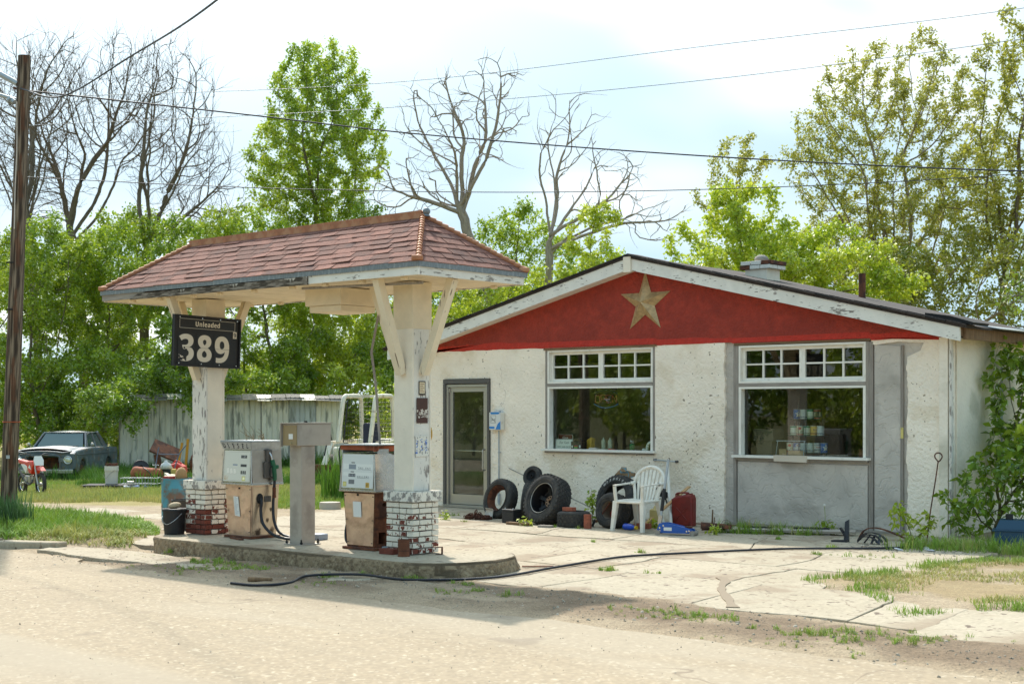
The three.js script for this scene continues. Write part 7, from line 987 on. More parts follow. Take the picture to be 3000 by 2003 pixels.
  const rf = new THREE.PlaneGeometry(1.28, 1.24, 10, 10); rf.rotateX(-Math.PI / 2); { const p = rf.attributes.position; for (let i = 0; i < p.count; i++) { const x = p.getX(i) / 0.64, z = p.getZ(i) / 0.62; p.setY(i, 1.455 - 0.055 * x * x - 0.045 * z * z); } rf.translate(0, 0, -0.365); rf.computeVertexNormals(); } part(car, 'roof', [rf, bx(1.24, 0.03, 1.2, 0, 1.392, -0.365)], paint);
  // front end
  const fz = zF + 0.03;
  part(car, 'grille_surround', tube([[-0.40, 0.39, fz + 0.02], [0.40, 0.39, fz + 0.02], [0.48, 0.48, fz + 0.02], [0.47, 0.68, fz + 0.02], [0.39, 0.78, fz + 0.02], [-0.39, 0.78, fz + 0.02], [-0.47, 0.68, fz + 0.02], [-0.48, 0.48, fz + 0.02]], 0.022, 60, 8, true), paint);
  part(car, 'hood_lip', tube([[-0.82, 0.90, fz - 0.04], [-0.55, 0.86, fz + 0.02], [-0.42, 0.88, fz + 0.03], [0, 0.90, fz + 0.04], [0.42, 0.88, fz + 0.03], [0.55, 0.86, fz + 0.02], [0.82, 0.90, fz - 0.04]], 0.022, 50), paint);
  for (const s of [-1, 1]) {
    const hl = part(car, 'headlight', xf(lathe([[0, 0.02], [0.06, 0.018], [0.095, 0.0], [0.10, -0.02]], 24), [s * 0.70, 0.66, fz + 0.01], [Math.PI / 2, 0, 0]), mat({ color: 0xc9cdc6, roughness: 0.12, metalness: 0.5 }));
    part(hl, 'bezel', xf(new THREE.TorusGeometry(0.105, 0.018, 8, 24), [s * 0.70, 0.66, fz + 0.01]), M.chrome);
    const vent = part(car, 'side_grille', bx(0.16, 0.13, 0.01, s * 0.525, 0.66, fz + 0.006), M.blackMatt); for (let k = 0; k < 4; k++) part(vent, 'grille_bar', bx(0.155, 0.012, 0.02, s * 0.525, 0.615 + k * 0.03, fz + 0.014), M.galv);
    part(car, 'mirror', [sp(0.055, s * 0.93, 1.06, 0.62, [1, 1, 0.6], 10), rod([s * 0.86, 1.0, 0.6], [s * 0.93, 1.05, 0.62], 0.01)], M.alu);
    for (const z of [1.33, -1.25]) { const wv = part(car, 'wheel', tyreGeo(0.31, 0.19, 0.18).rotateY(Math.PI / 2).translate(s * 0.76, 0.31, z), M.rubber); part(wv, 'hub', cy(0.19, 0.19, 0.06, s * 0.80, 0.31, z, [0, 0, Math.PI / 2], 20), M.rust); }
    part(car, 'door_handle', [rod([s * 0.905, 0.88, -0.22], [s * 0.905, 0.88, -0.07], 0.012), rod([s * 0.905, 0.88, -1.05], [s * 0.905, 0.88, -0.92], 0.012)], M.chrome);
    part(car, 'side_trim', rod([s * 0.902, 0.80, 1.95], [s * 0.902, 0.78, -2.1], 0.012), paint);
    part(car, 'wiper', rod([s * 0.1 + 0.05, 1.0, 0.74], [s * 0.1 + 0.45, 1.02, 0.70], 0.008), M.black);
  }
  part(car, 'bumper', [rb(1.74, 0.13, 0.08, 0, 0.34, fz + 0.07, 0.03), rb(0.5, 0.06, 0.06, 0, 0.255, fz + 0.05, 0.02)], mat({ map: grainTex(rgb(178, 176, 170), { n: 256, amp: 0.1, f: 6, stain: rgb(120, 78, 56), stainAmt: 0.7, thr: 0.55, seed: 420 }), metalness: 0.7, roughness: 0.3 }, 0.8));
  part(car, 'floor_pan', bx(1.6, 0.05, 3.9, 0, 0.3, 0), M.blackMatt);
}
// ---------------------------------------------------------------- small dirt bike
{
  const b = thing('dirt_bike', 'small red and white dirt bike parked behind the utility pole', 'motorcycle', [-15.18, -0.145, 1.25], -0.16);
  const red = flat(206, 44, 22, { roughness: 0.35 }), wh = flat(228, 226, 222, { roughness: 0.35 }), al = M.alu;
  // local x is forward
  const wheel = (x, R, w, nm) => { const g = tyreGeo(R, R - 0.065, w, 32).translate(x, R, 0), wl = part(b, nm, [g, ...treadGeo(R - 0.004, w * 0.9, 30, 3, w * 0.22, 0.03, 0.012).map(q => q.translate(x, R, 0))], M.rubber); part(wl, 'rim', [xf(new THREE.TorusGeometry(R - 0.068, 0.012, 6, 32), [x, R, 0])], M.chrome); const sp2 = []; for (let k = 0; k < 16; k++) { const a = k / 16 * 6.283; sp2.push(rod([x, R, (k % 2 ? 0.03 : -0.03)], [x + Math.cos(a) * (R - 0.07), R + Math.sin(a) * (R - 0.07), 0], 0.0022, 0.0022, 4)); } part(wl, 'spokes', sp2, M.chrome); part(wl, 'hub', [cy(0.045, 0.045, 0.10, x, R, 0, [Math.PI / 2, 0, 0])], al); };
  wheel(0.54, 0.245, 0.075, 'front_wheel'); wheel(-0.50, 0.215, 0.08, 'rear_wheel');
  for (const s of [-1, 1]) { part(b, 'fork_leg', [rod([0.54, 0.245, s * 0.065], [0.38, 0.62, s * 0.065], 0.020), rod([0.40, 0.56, s * 0.065], [0.32, 0.78, s * 0.065], 0.015)], al); part(b, 'swing_arm', bar([-0.50, 0.22, s * 0.055], [-0.05, 0.30, s * 0.05], 0.03, 0.02), al); }
  part(b, 'handlebar', tube([[0.20, 0.88, 0.32], [0.24, 0.90, 0.2], [0.30, 0.82, 0.05], [0.30, 0.82, -0.05], [0.24, 0.90, -0.2], [0.20, 0.88, -0.32]], 0.011, 30), M.black);
  part(b, 'number_plate', ext([[-0.09, -0.1], [0.09, -0.1], [0.11, 0.02], [0.08, 0.12], [-0.08, 0.12], [-0.11, 0.02]], 0.01, 0, [], 0.003).rotateY(Math.PI / 2).rotateZ(0.4).translate(0.42, 0.74, 0), wh);
  part(b, 'front_fender', hexa([[0.30, 0.56, 0.06], [0.70, 0.545, 0.055], [0.70, 0.545, -0.055], [0.30, 0.56, -0.06]], [[0.32, 0.60, 0.05], [0.56, 0.635, 0.045], [0.56, 0.635, -0.045], [0.32, 0.60, -0.05]]), red);
  part(b, 'tank_shroud', [ext([[-0.02, 0.62], [0.10, 0.48], [0.24, 0.46], [0.34, 0.66], [0.26, 0.74], [0.05, 0.74]], 0.20, -0.10, [], 0.02)], red);
  part(b, 'decal', [ext([[0.10, 0.60], [0.26, 0.56], [0.18, 0.66]], 0.006, 0.104), ext([[0.10, 0.60], [0.26, 0.56], [0.18, 0.66]], 0.006, -0.11)], wh);
  part(b, 'seat', [ext([[-0.62, 0.72], [-0.55, 0.67], [-0.05, 0.62], [0.10, 0.70], [0.08, 0.75], [-0.10, 0.72], [-0.60, 0.76]], 0.14, -0.07, [], 0.02)], red);
  part(b, 'side_panel', [ext([[-0.40, 0.66], [-0.12, 0.46], [-0.02, 0.60], [-0.2, 0.66]], 0.16, -0.08, [], 0.01)], wh); part(b, 'rear_fender', bar([-0.45, 0.70, 0], [-0.82, 0.76, 0], 0.12, 0.02), wh);
  part(b, 'frame', [tube([[0.30, 0.74, 0], [0.20, 0.52, 0], [0.16, 0.36, 0], [0.0, 0.26, 0], [-0.15, 0.28, 0], [-0.22, 0.48, 0], [0.0, 0.62, 0]], 0.018, 40)], M.blackMatt);
  part(b, 'engine', [rb(0.24, 0.18, 0.20, 0.0, 0.34, 0, 0.03), cy(0.08, 0.08, 0.24, -0.03, 0.33, 0, [Math.PI / 2, 0, 0]), rb(0.14, 0.10, 0.12, 0.17, 0.36, 0, 0.01)], al); part(b, 'exhaust', tube([[0.22, 0.34, 0.06], [0.26, 0.28, 0.09], [0.1, 0.24, 0.11], [-0.2, 0.40, 0.11], [-0.55, 0.60, 0.10]], 0.022, 30), M.darkFrame); part(b, 'kickstand', rod([-0.05, 0.25, 0.08], [0.02, 0.01, 0.22], 0.008), M.blackMatt);
  b.rotation.x = 0.0;
}
// ---------------------------------------------------------------- skid loader behind the pumps
{
  const l = thing('skid_loader', 'old white skid loader with wire mesh cab behind the pumps', 'loader', [-11.7, -0.06, -5.4], 0.35);
  const wp = mat({ map: grainTex(rgb(220, 212, 194), { n: 256, amp: 0.05, f: 8, stain: rgb(120, 92, 66), stainAmt: 0.5, thr: 0.68, seed: 430 }), roughness: 0.6 }, 1);
  for (const s of [-1, 1]) {
    part(l, 'roll_bar', tube([[s * 0.42, 1.0, 0.55], [s * 0.42, 1.5, 0.42], [s * 0.42, 1.95, 0.30], [s * 0.42, 2.08, 0.2], [s * 0.42, 2.09, 0.05], [s * 0.42, 2.09, -0.5], [s * 0.42, 2.0, -0.62], [s * 0.42, 1.1, -0.7]], 0.055, 60), wp);
    part(l, 'mesh_post', rod([s * 0.36, 1.0, 0.40], [s * 0.36, 2.02, 0.16], 0.016), M.black);
    part(l, 'lift_arm', [bar([s * 0.62, 1.02, -0.9], [s * 0.62, 1.0, 0.55], 0.12, 0.06), bar([s * 0.62, 1.0, 0.5], [s * 0.60, 0.25, 1.05], 0.13, 0.06)], wp);
    for (const z of [0.45, -0.45]) part(l, 'wheel', tyreGeo(0.36, 0.2, 0.24).rotateY(Math.PI / 2).translate(s * 0.62, 0.36, z), M.rubber);
    const mesh = []; for (let k = 0; k < 9; k++) { const y = 1.05 + k * 0.11; mesh.push(rod([s * 0.41, y, lerp(0.5, 0.25, k / 9)], [s * 0.41, y, -0.62], 0.004, 0.004, 4)); } for (let k = 0; k < 10; k++) { const z = 0.3 - k * 0.1; mesh.push(rod([s * 0.41, 1.0, z], [s * 0.41, 2.05, z], 0.004, 0.004, 4)); } part(l, 'side_mesh', mesh, M.black);
  }
  part(l, 'roof_bar', [bar([-0.42, 2.09, 0.1], [0.42, 2.09, 0.1], 0.06), bar([-0.42, 2.09, -0.5], [0.42, 2.09, -0.5], 0.06)], wp);
  const rm = []; for (let k = 0; k < 10; k++) { rm.push(rod([-0.4, 1.05 + k * 0.1, -0.66], [0.4, 1.05 + k * 0.1, -0.66], 0.004, 0.004, 4)); rm.push(rod([-0.4 + k * 0.088, 1.0, -0.66], [-0.4 + k * 0.088, 2.05, -0.64], 0.004, 0.004, 4)); } part(l, 'rear_mesh', rm, M.black);
  part(l, 'body', [rb(1.0, 0.55, 1.7, 0, 0.62, -0.15, 0.05), rb(0.9, 0.25, 0.5, 0, 0.95, -0.75, 0.05)], wp); part(l, 'seat', rb(0.42, 0.5, 0.12, 0, 1.2, -0.35, 0.05), flat(40, 44, 60)); part(l, 'hydraulic_hose', tube([[-0.62, 1.05, 0.5], [-0.6, 1.2, 0.6], [-0.58, 1.1, 0.75], [-0.62, 0.7, 0.85]], 0.016, 24), M.black);
  part(l, 'bucket', [hexa([[-0.85, 0.02, 1.5], [0.85, 0.02, 1.5], [0.85, 0.02, 1.0], [-0.85, 0.02, 1.0]], [[-0.85, 0.06, 1.5], [0.85, 0.06, 1.5], [0.85, 0.06, 1.0], [-0.85, 0.06, 1.0]]), hexa([[-0.85, 0.05, 1.08], [0.85, 0.05, 1.08], [0.85, 0.05, 1.0], [-0.85, 0.05, 1.0]], [[-0.85, 0.50, 1.16], [0.85, 0.50, 1.16], [0.85, 0.50, 1.08], [-0.85, 0.50, 1.08]]), hexa([[-0.86, 0.03, 1.48], [-0.83, 0.03, 1.48], [-0.83, 0.03, 1.02], [-0.86, 0.03, 1.02]], [[-0.86, 0.48, 1.18], [-0.83, 0.48, 1.18], [-0.83, 0.48, 1.10], [-0.86, 0.48, 1.10]]), hexa([[0.83, 0.03, 1.48], [0.86, 0.03, 1.48], [0.86, 0.03, 1.02], [0.83, 0.03, 1.02]], [[0.83, 0.48, 1.18], [0.86, 0.48, 1.18], [0.86, 0.48, 1.10], [0.83, 0.48, 1.10]])], M.rust);
}
// ---------------------------------------------------------------- scrap on the lawn
{
  const y = -0.14;
  const mt = thing('pallet', 'black plastic pallet lying on the lawn under the white bucket', 'pallet', [-15.6, -0.14, -1.0], 0.75);
  part(mt, 'deck', rb(1.15, 0.04, 0.75, 0, 0.10, 0, 0.01), flat(58, 54, 58)); for (const x of [-0.5, 0, 0.5]) part(mt, 'runner', bx(0.10, 0.08, 0.72, x, 0.04, 0), M.blackMatt);
  const wb = thing('white_bucket', 'white plastic bucket full of rusty chain on the pallet', 'bucket', [-15.72, -0.02, -1.12]);
  part(wb, 'body', lathe([[0, 0], [0.135, 0], [0.14, 0.01], [0.152, 0.30], [0.164, 0.30], [0.164, 0.35], [0.158, 0.355], [0.16, 0.42], [0.152, 0.42], [0.13, 0.02]], 28), flat(206, 200, 188, { roughness: 0.5 })); part(wb, 'handle', tube([[-0.165, 0.33, 0.02], [-0.12, 0.20, 0.13], [0.03, 0.14, 0.17], [0.13, 0.24, 0.13], [0.165, 0.33, 0.02]], 0.004, 24, 5), M.greyWood);
  { const r = rng(71), c = []; for (let i = 0; i < 36; i++) { const a = r() * 6.28, q = Math.sqrt(r()) * 0.13; c.push(xf(new THREE.TorusGeometry(0.025, 0.007, 5, 8), [Math.cos(a) * q, 0.42 + r() * 0.05, Math.sin(a) * q], [r() * 6, r() * 6, 0])); } part(wb, 'chain', c, M.rust); }
  const bb = thing('black_drum', 'black lidded bucket tipped on its side in the scrap', 'bucket', [-16.35, 0.06, -2.25], 0.6); bb.rotation.set(0.95, 0.75, -0.35, 'YXZ'); bb.scale.setScalar(1.15);
  part(bb, 'body', lathe([[0, 0], [0.13, 0], [0.15, 0.38], [0.16, 0.385], [0.16, 0.44], [0.15, 0.44]], 26), M.black); part(bb, 'lid', lathe([[0, 0.44], [0.05, 0.44], [0.055, 0.455], [0.03, 0.46], [0.06, 0.443], [0.14, 0.443], [0.15, 0.46], [0.165, 0.46], [0.167, 0.43]], 26), M.black);
  const tk = thing('rusty_tank', 'orange rusty cylinder tank lying in the scrap', 'tank', [-15.55, -0.12, -2.0], 0.5);
  part(tk, 'shell', xf(lathe([[0, -0.42], [0.08, -0.41], [0.15, -0.36], [0.16, -0.32], [0.16, 0.32], [0.15, 0.36], [0.08, 0.41], [0, 0.42]], 24), [0, 0.30, 0], [0, 0, Math.PI / 2 - 0.08]), M.rustTank); part(tk, 'stand', [bx(0.05, 0.18, 0.2, -0.25, 0.09, 0), bx(0.05, 0.18, 0.2, 0.25, 0.09, 0)], M.rust); part(tk, 'valve', [cy(0.02, 0.02, 0.1, 0.2, 0.48, 0), rod([0.12, 0.52, 0], [0.28, 0.52, 0], 0.01)], M.galv); part(tk, 'hose', tube([[-0.1, 0.46, 0.05], [0.1, 0.38, 0.18], [0.25, 0.2, 0.2], [0.4, 0.05, 0.2]], 0.013, 20), M.black);
  const bk = thing('wire_basket', 'wire basket of cans and parts before the rusty tank', 'basket', [-14.75, -0.13, -1.25], 0.72);
  const wr = []; for (let k = 0; k <= 12; k++) { const x = -0.42 + k * 0.07; wr.push(rod([x, 0.02, 0.16], [x, 0.28, 0.17], 0.004, 0.004, 5), rod([x, 0.02, -0.16], [x, 0.28, -0.17], 0.004, 0.004, 5), rod([x, 0.02, -0.16], [x, 0.02, 0.16], 0.004, 0.004, 5)); } for (const yy of [0.02, 0.15, 0.28]) wr.push(rod([-0.42, yy, 0.165], [0.42, yy, 0.165], 0.006, 0.006, 5), rod([-0.42, yy, -0.165], [0.42, yy, -0.165], 0.006, 0.006, 5), rod([-0.42, yy, -0.165], [-0.42, yy, 0.165], 0.006, 0.006, 5), rod([0.42, yy, -0.165], [0.42, yy, 0.165], 0.006, 0.006, 5)); part(bk, 'wires', wr, M.galv);
  [[-0.30, flat(196, 198, 200, { metalness: 0.6, roughness: 0.3 }), 'silver'], [-0.12, flat(92, 118, 170, { metalness: 0.4, roughness: 0.35 }), 'blue'], [0.10, flat(40, 96, 150, { roughness: 0.4 }), 'dark blue'], [-0.22, M.alu, 'dull metal']].forEach(([x, m, c], i) => { const a = bk.localToWorld ? 0.72 : 0; single('drink_can', c + ' can lying in the wire basket', 'can', cy(0.045, 0.045, 0.17, 0, 0, 0, [0, 0, Math.PI / 2], 16), m, [-14.75 + Math.cos(a) * x, y + 0.07 + (i === 3 ? 0.10 : 0), -1.25 - Math.sin(a) * x], [0, 0.5 + i, 0], 'cans in the wire basket'); });
  const en = thing('small_engine', 'yellow and black small engine with white tank in the scrap', 'engine', [-15.25, -0.13, -2.3], 0.7);
  part(en, 'block', rb(0.30, 0.26, 0.28, 0, 0.30, 0, 0.03), M.black); for (const s of [-1, 1]) part(en, 'side_cover', rb(0.09, 0.24, 0.24, s * 0.19, 0.32, 0.03, 0.03), flat(206, 170, 92)); part(en, 'fuel_tank', xf(lathe([[0, 0.2], [0.03, 0.2], [0.035, 0.16], [0.10, 0.12], [0.17, 0.0], [0, 0]], 18), [0, 0.44, 0]), flat(208, 206, 204)); part(en, 'base', bx(0.6, 0.12, 0.4, 0, 0.08, 0), M.rust); part(en, 'handle', [tube([[-0.25, 0.5, 0], [-0.22, 0.85, -0.1], [-0.2, 0.95, -0.12]], 0.014, 12), tube([[0.2, 0.45, 0], [0.3, 0.8, -0.1], [0.45, 1.0, -0.15]], 0.014, 12), rod([-0.2, 0.78, -0.1], [0.28, 0.78, -0.1], 0.012)], flat(96, 104, 120));
  const ru = thing('rusty_machinery', 'rusty farm machinery with yellow bars behind the scrap', 'machinery', [-17.2, -0.18, -4.0], 0.6);
  part(ru, 'plate', [bx(0.7, 0.05, 0.5, -0.3, 0.85, 0, [0.6, 0, -0.5]), bx(0.06, 0.7, 0.3, -0.45, 0.4, 0, [0, 0, 0.2]), bx(0.5, 0.4, 0.35, 0.05, 0.2, 0.0)], M.rust); part(ru, 'yellow_bar', [bar([0.25, 0.1, 0.1], [0.32, 1.15, 0.05], 0.06, 0.04), bar([0.05, 0.3, 0.1], [0.15, 1.05, 0.0], 0.05, 0.04)], flat(190, 134, 40)); part(ru, 'drum', xf(cy(0.26, 0.26, 0.7, 0, 0, 0), [0.75, 0.5, -0.1], [0, 0, Math.PI / 2 - 0.1]), M.rust); part(ru, 'chain', xf(new THREE.TorusGeometry(0.27, 0.03, 6, 20), [1.0, 0.52, -0.1], [0, Math.PI / 2, 0]), M.rust);
  const gc = thing('gas_can', 'red plastic gas can resting on a green crate', 'fuel can', [-15.75, 0.14, -3.0], 0.5); part(gc, 'body', ext([[-0.20, 0.0], [0.20, 0.0], [0.22, 0.05], [0.19, 0.20], [0.02, 0.29], [-0.18, 0.24], [-0.22, 0.05]], 0.24, -0.12, [], 0.04), flat(210, 60, 48, { roughness: 0.4 })); part(gc, 'handle', tube([[-0.16, 0.22, 0], [-0.05, 0.33, 0], [0.1, 0.27, 0]], 0.016, 12), flat(210, 60, 48, { roughness: 0.4 }));
  single('plastic_crate', 'dark green plastic crate under the red gas can', 'crate', [bx(0.5, 0.02, 0.36, 0, 0.01, 0), bx(0.5, 0.27, 0.02, 0, 0.135, 0.17), bx(0.5, 0.27, 0.02, 0, 0.135, -0.17), bx(0.02, 0.27, 0.32, 0.24, 0.135, 0), bx(0.02, 0.27, 0.32, -0.24, 0.135, 0), bx(0.46, 0.012, 0.32, 0, 0.255, 0)], flat(28, 84, 72), [-15.75, -0.14, -3.0], [0, 0.5, 0]);
  // barrels behind the left pedestal
  const dr = thing('blue_barrel', 'rusty light blue barrel full of trash behind the left pedestal', 'barrel', [-5.05, 0.0, 4.72]);
  part(dr, 'shell', lathe([[0, 0.01], [0.235, 0.01], [0.24, 0.0], [0.24, 0.22], [0.248, 0.23], [0.24, 0.24], [0.24, 0.43], [0.248, 0.44], [0.24, 0.45], [0.24, 0.65], [0.246, 0.66], [0.236, 0.66], [0.23, 0.4]], 32), mat({ map: grainTex(rgb(84, 150, 170), { n: 256, amp: 0.1, f: 6, stain: rgb(142, 92, 70), stainAmt: 0.85, thr: 0.53, seed: 440 }), roughness: 0.6 }, 0.7));
  part(dr, 'trash', [sp(0.12, -0.08, 0.66, 0.05, [1.2, 0.5, 1], 9), hexa([[-0.20, 0.60, 0.1], [0, 0.62, 0.16], [0.02, 0.62, 0.08], [-0.18, 0.6, 0.02]], [[-0.23, 0.74, 0.08], [-0.02, 0.69, 0.15], [0.0, 0.69, 0.1], [-0.2, 0.73, 0.03]])], flat(208, 196, 172)); part(dr, 'paper_bag', [sp(0.13, 0.10, 0.70, 0, [0.8, 1, 0.7], 7)], flat(172, 132, 88)); part(dr, 'red_trash', [bx(0.16, 0.05, 0.1, -0.02, 0.665, 0.14)], M.red);
  single('brown_pail', 'dark brown metal pail between the blue barrel and black bucket', 'pail', lathe([[0, 0], [0.13, 0], [0.15, 0.40], [0.156, 0.41], [0.156, 0.43], [0.146, 0.43], [0.125, 0.02]], 26), mat({ color: 0x3c342f, roughness: 0.6 }), [-3.55, 0.012, 5.72]);
  single('stump_stone', 'pale cut stone lying on the grass behind the pumps', 'stone', [cy(0.19, 0.18, 0.12, 0, 0.06, 0, undefined, 11)], flat(182, 172, 156), [-5.3, 0.0, 1.4]);
}
// ---------------------------------------------------------------- utility pole and wires
{
  const p = thing('utility_pole', 'weathered wooden utility pole at the left of the picture', 'utility pole', [-6.66, 0, 6.62]);
  const N = 26, rings = []; const g = new THREE.CylinderGeometry(0.093, 0.125, 7.1, 28, N); { const a = g.attributes.position; for (let i = 0; i < a.count; i++) { const y = a.getY(i) + 3.47, t = y / 7; const k = 1 + (n3(a.getX(i) * 30, t * 2, a.getZ(i) * 30) - 0.5) * 0.07; a.setXYZ(i, a.getX(i) * k + 0.16 * t, y, a.getZ(i) * k - 0.18 * t); } g.computeVertexNormals(); const uv = g.attributes.uv; for (let i = 0; i < uv.count; i++) uv.setXY(i, uv.getX(i) * 1, uv.getY(i) * 7); }
  part(p, 'shaft', g, M.poleWood, { keepUV: true });
  part(p, 'guy_arm', [rod([0.1, 6.60, -0.10], [-0.25, 6.85, 0.20], 0.045), rod([0.1, 6.35, -0.1], [-0.4, 6.55, 0.35], 0.03)], M.galv);
  part(p, 'insulator', [cy(0.04, 0.04, 0.12, 0.12, 6.33, 0.0, [0.4, 0, 0.9], 14), cy(0.055, 0.055, 0.03, 0.1, 6.33, 0.02, [0.4, 0, 0.9], 14)], M.galv); part(p, 'bolt', cy(0.02, 0.02, 0.05, 0.2, 6.5, 0.0, [0, 0, 1.2], 6), M.rust);
  part(p, 'band', [xf(new THREE.TorusGeometry(0.128, 0.008, 6, 28), [0.035, 1.52, -0.04], [Math.PI / 2, 0, 0])], mat({ color: 0xb0522c, roughness: 0.7 })); part(p, 'tag', bx(0.05, 0.05, 0.006, 0.16, 1.0, 0.09, [0, 0.8, 0]), M.galv); part(p, 'ground_wire', tube([[0.22, 6.3, -0.02], [0.22, 5.6, -0.02], [0.205, 5.0, 0.0], [0.20, 4.4, 0.01]], 0.008, 20, 5), flat(200, 188, 176)); for (const yy of [3.2, 3.9]) part(p, 'staple', bx(0.10, 0.02, 0.02, 0.12, yy, 0.04, [0, 0.6, 0]), M.blackMatt);
  const W = (label, pts, r, m) => single('overhead_wire', label, 'wire', tube(pts, r, 90, 6), m, [0, 0, 0], [0, 0, 0], 'overhead wires');
  const dk = flat(34, 38, 48, { roughness: 0.6 }), gy = flat(120, 130, 140, { roughness: 0.5 });
  W('thick twisted service cable rising from the pole to the top edge', [[-6.50, 6.52, 6.52], [-4.4, 6.0, 7.1], [-1.51, 5.92, 7.94], [2.52, 5.44, 9.74], [7, 5.3, 11.6]].map((p2, i) => i < 1 ? p2 : p2).map(p2 => p2), 0.011, dk);
  W('dark service wire sagging from the pole across the whole picture', [[-6.50, 6.50, 6.5], [-5.38, 6.49, 3.35], [-3.98, 6.42, 0.15], [0.04, 5.96, -2.68], [4.63, 5.39, -4.02], [8, 5.1, -4.6]], 0.012, dk);
  W('thin wire crossing low above the canopy and gable', [[-19, 6.95, 6.0], [-14.33, 6.61, 1.86], [-10.58, 6.38, -1.4], [-6.42, 6.29, -5.02], [-2.39, 6.4, -8.52], [1.55, 6.69, -11.95], [5, 7.2, -15]], 0.009, dk);
  W('upper of the two thin distant power lines', [[-30, 10.3, 2], [-23.1, 10.5, -3.77], [-15.7, 10.91, -10.21], [-9.03, 11.93, -16.0], [-2.29, 13.0, -21.86], [4, 14.3, -27]], 0.009, gy);
  W('lower of the two thin distant power lines', [[-30, 9.4, 2], [-23.1, 9.72, -3.77], [-15.7, 10.21, -10.21], [-9.03, 10.98, -16.0], [-2.29, 12.14, -21.86], [4, 13.4, -27]], 0.009, gy);
}
// ---------------------------------------------------------------- grass and weeds
M.grass = new THREE.MeshPhysicalMaterial({ color: 0xffffff, roughness: 0.8, transmission: 0.3, thickness: 0, ior: 1.3 }); M.grass.side = THREE.DoubleSide;
function tuftGeo(seed, n, h, spread, w, lean) {
  const r = rng(seed), pos = []; for (let k = 0; k < n; k++) { const a = r() * 6.283, q = spread * Math.sqrt(r()), x = Math.cos(a) * q, z = Math.sin(a) * q, H = h * (0.55 + 0.6 * r()), b = r() * 6.283, l = lean * H * (0.4 + r()), dx = Math.cos(b) * l, dz = Math.sin(b) * l, ww = w * (0.7 + 0.6 * r()), sx = -Math.sin(b) * ww, sz = Math.cos(b) * ww; const m = [x + dx * 0.35, H * 0.6, z + dz * 0.35]; pos.push(x - sx, 0, z - sz, x + sx, 0, z + sz, m[0] + sx * 0.8, m[1], m[2] + sz * 0.8, x - sx, 0, z - sz, m[0] + sx * 0.8, m[1], m[2] + sz * 0.8, m[0] - sx * 0.8, m[1], m[2] - sz * 0.8, m[0] - sx * 0.8, m[1], m[2] - sz * 0.8, m[0] + sx * 0.8, m[1], m[2] + sz * 0.8, x + dx, H, z + dz); }
  const g = new THREE.BufferGeometry(); g.setAttribute('position', new THREE.Float32BufferAttribute(pos, 3)); g.computeVertexNormals(); return g;
}
function scatter(name, label, geo, list, category = 'grass') {
  const m = new THREE.InstancedMesh(geo, M.grass, list.length), d = new THREE.Object3D(), c = new THREE.Color();
  list.forEach((p, i) => { d.position.set(p.x, p.y, p.z); d.rotation.set(0, p.a, 0); d.scale.set(p.s, p.s * (p.h || 1), p.s); d.updateMatrix(); m.setMatrixAt(i, d.matrix); m.setColorAt(i, c.setRGB(...p.c)); });
  return stuff(name, label, category, m);
}
const gcol = (r, dry) => { const t = clamp(dry + (r() - 0.5) * 0.35), v = 0.75 + 0.5 * r(); return scale3(mix3([0.22, 0.36, 0.04], [0.52, 0.44, 0.18], t), v); };
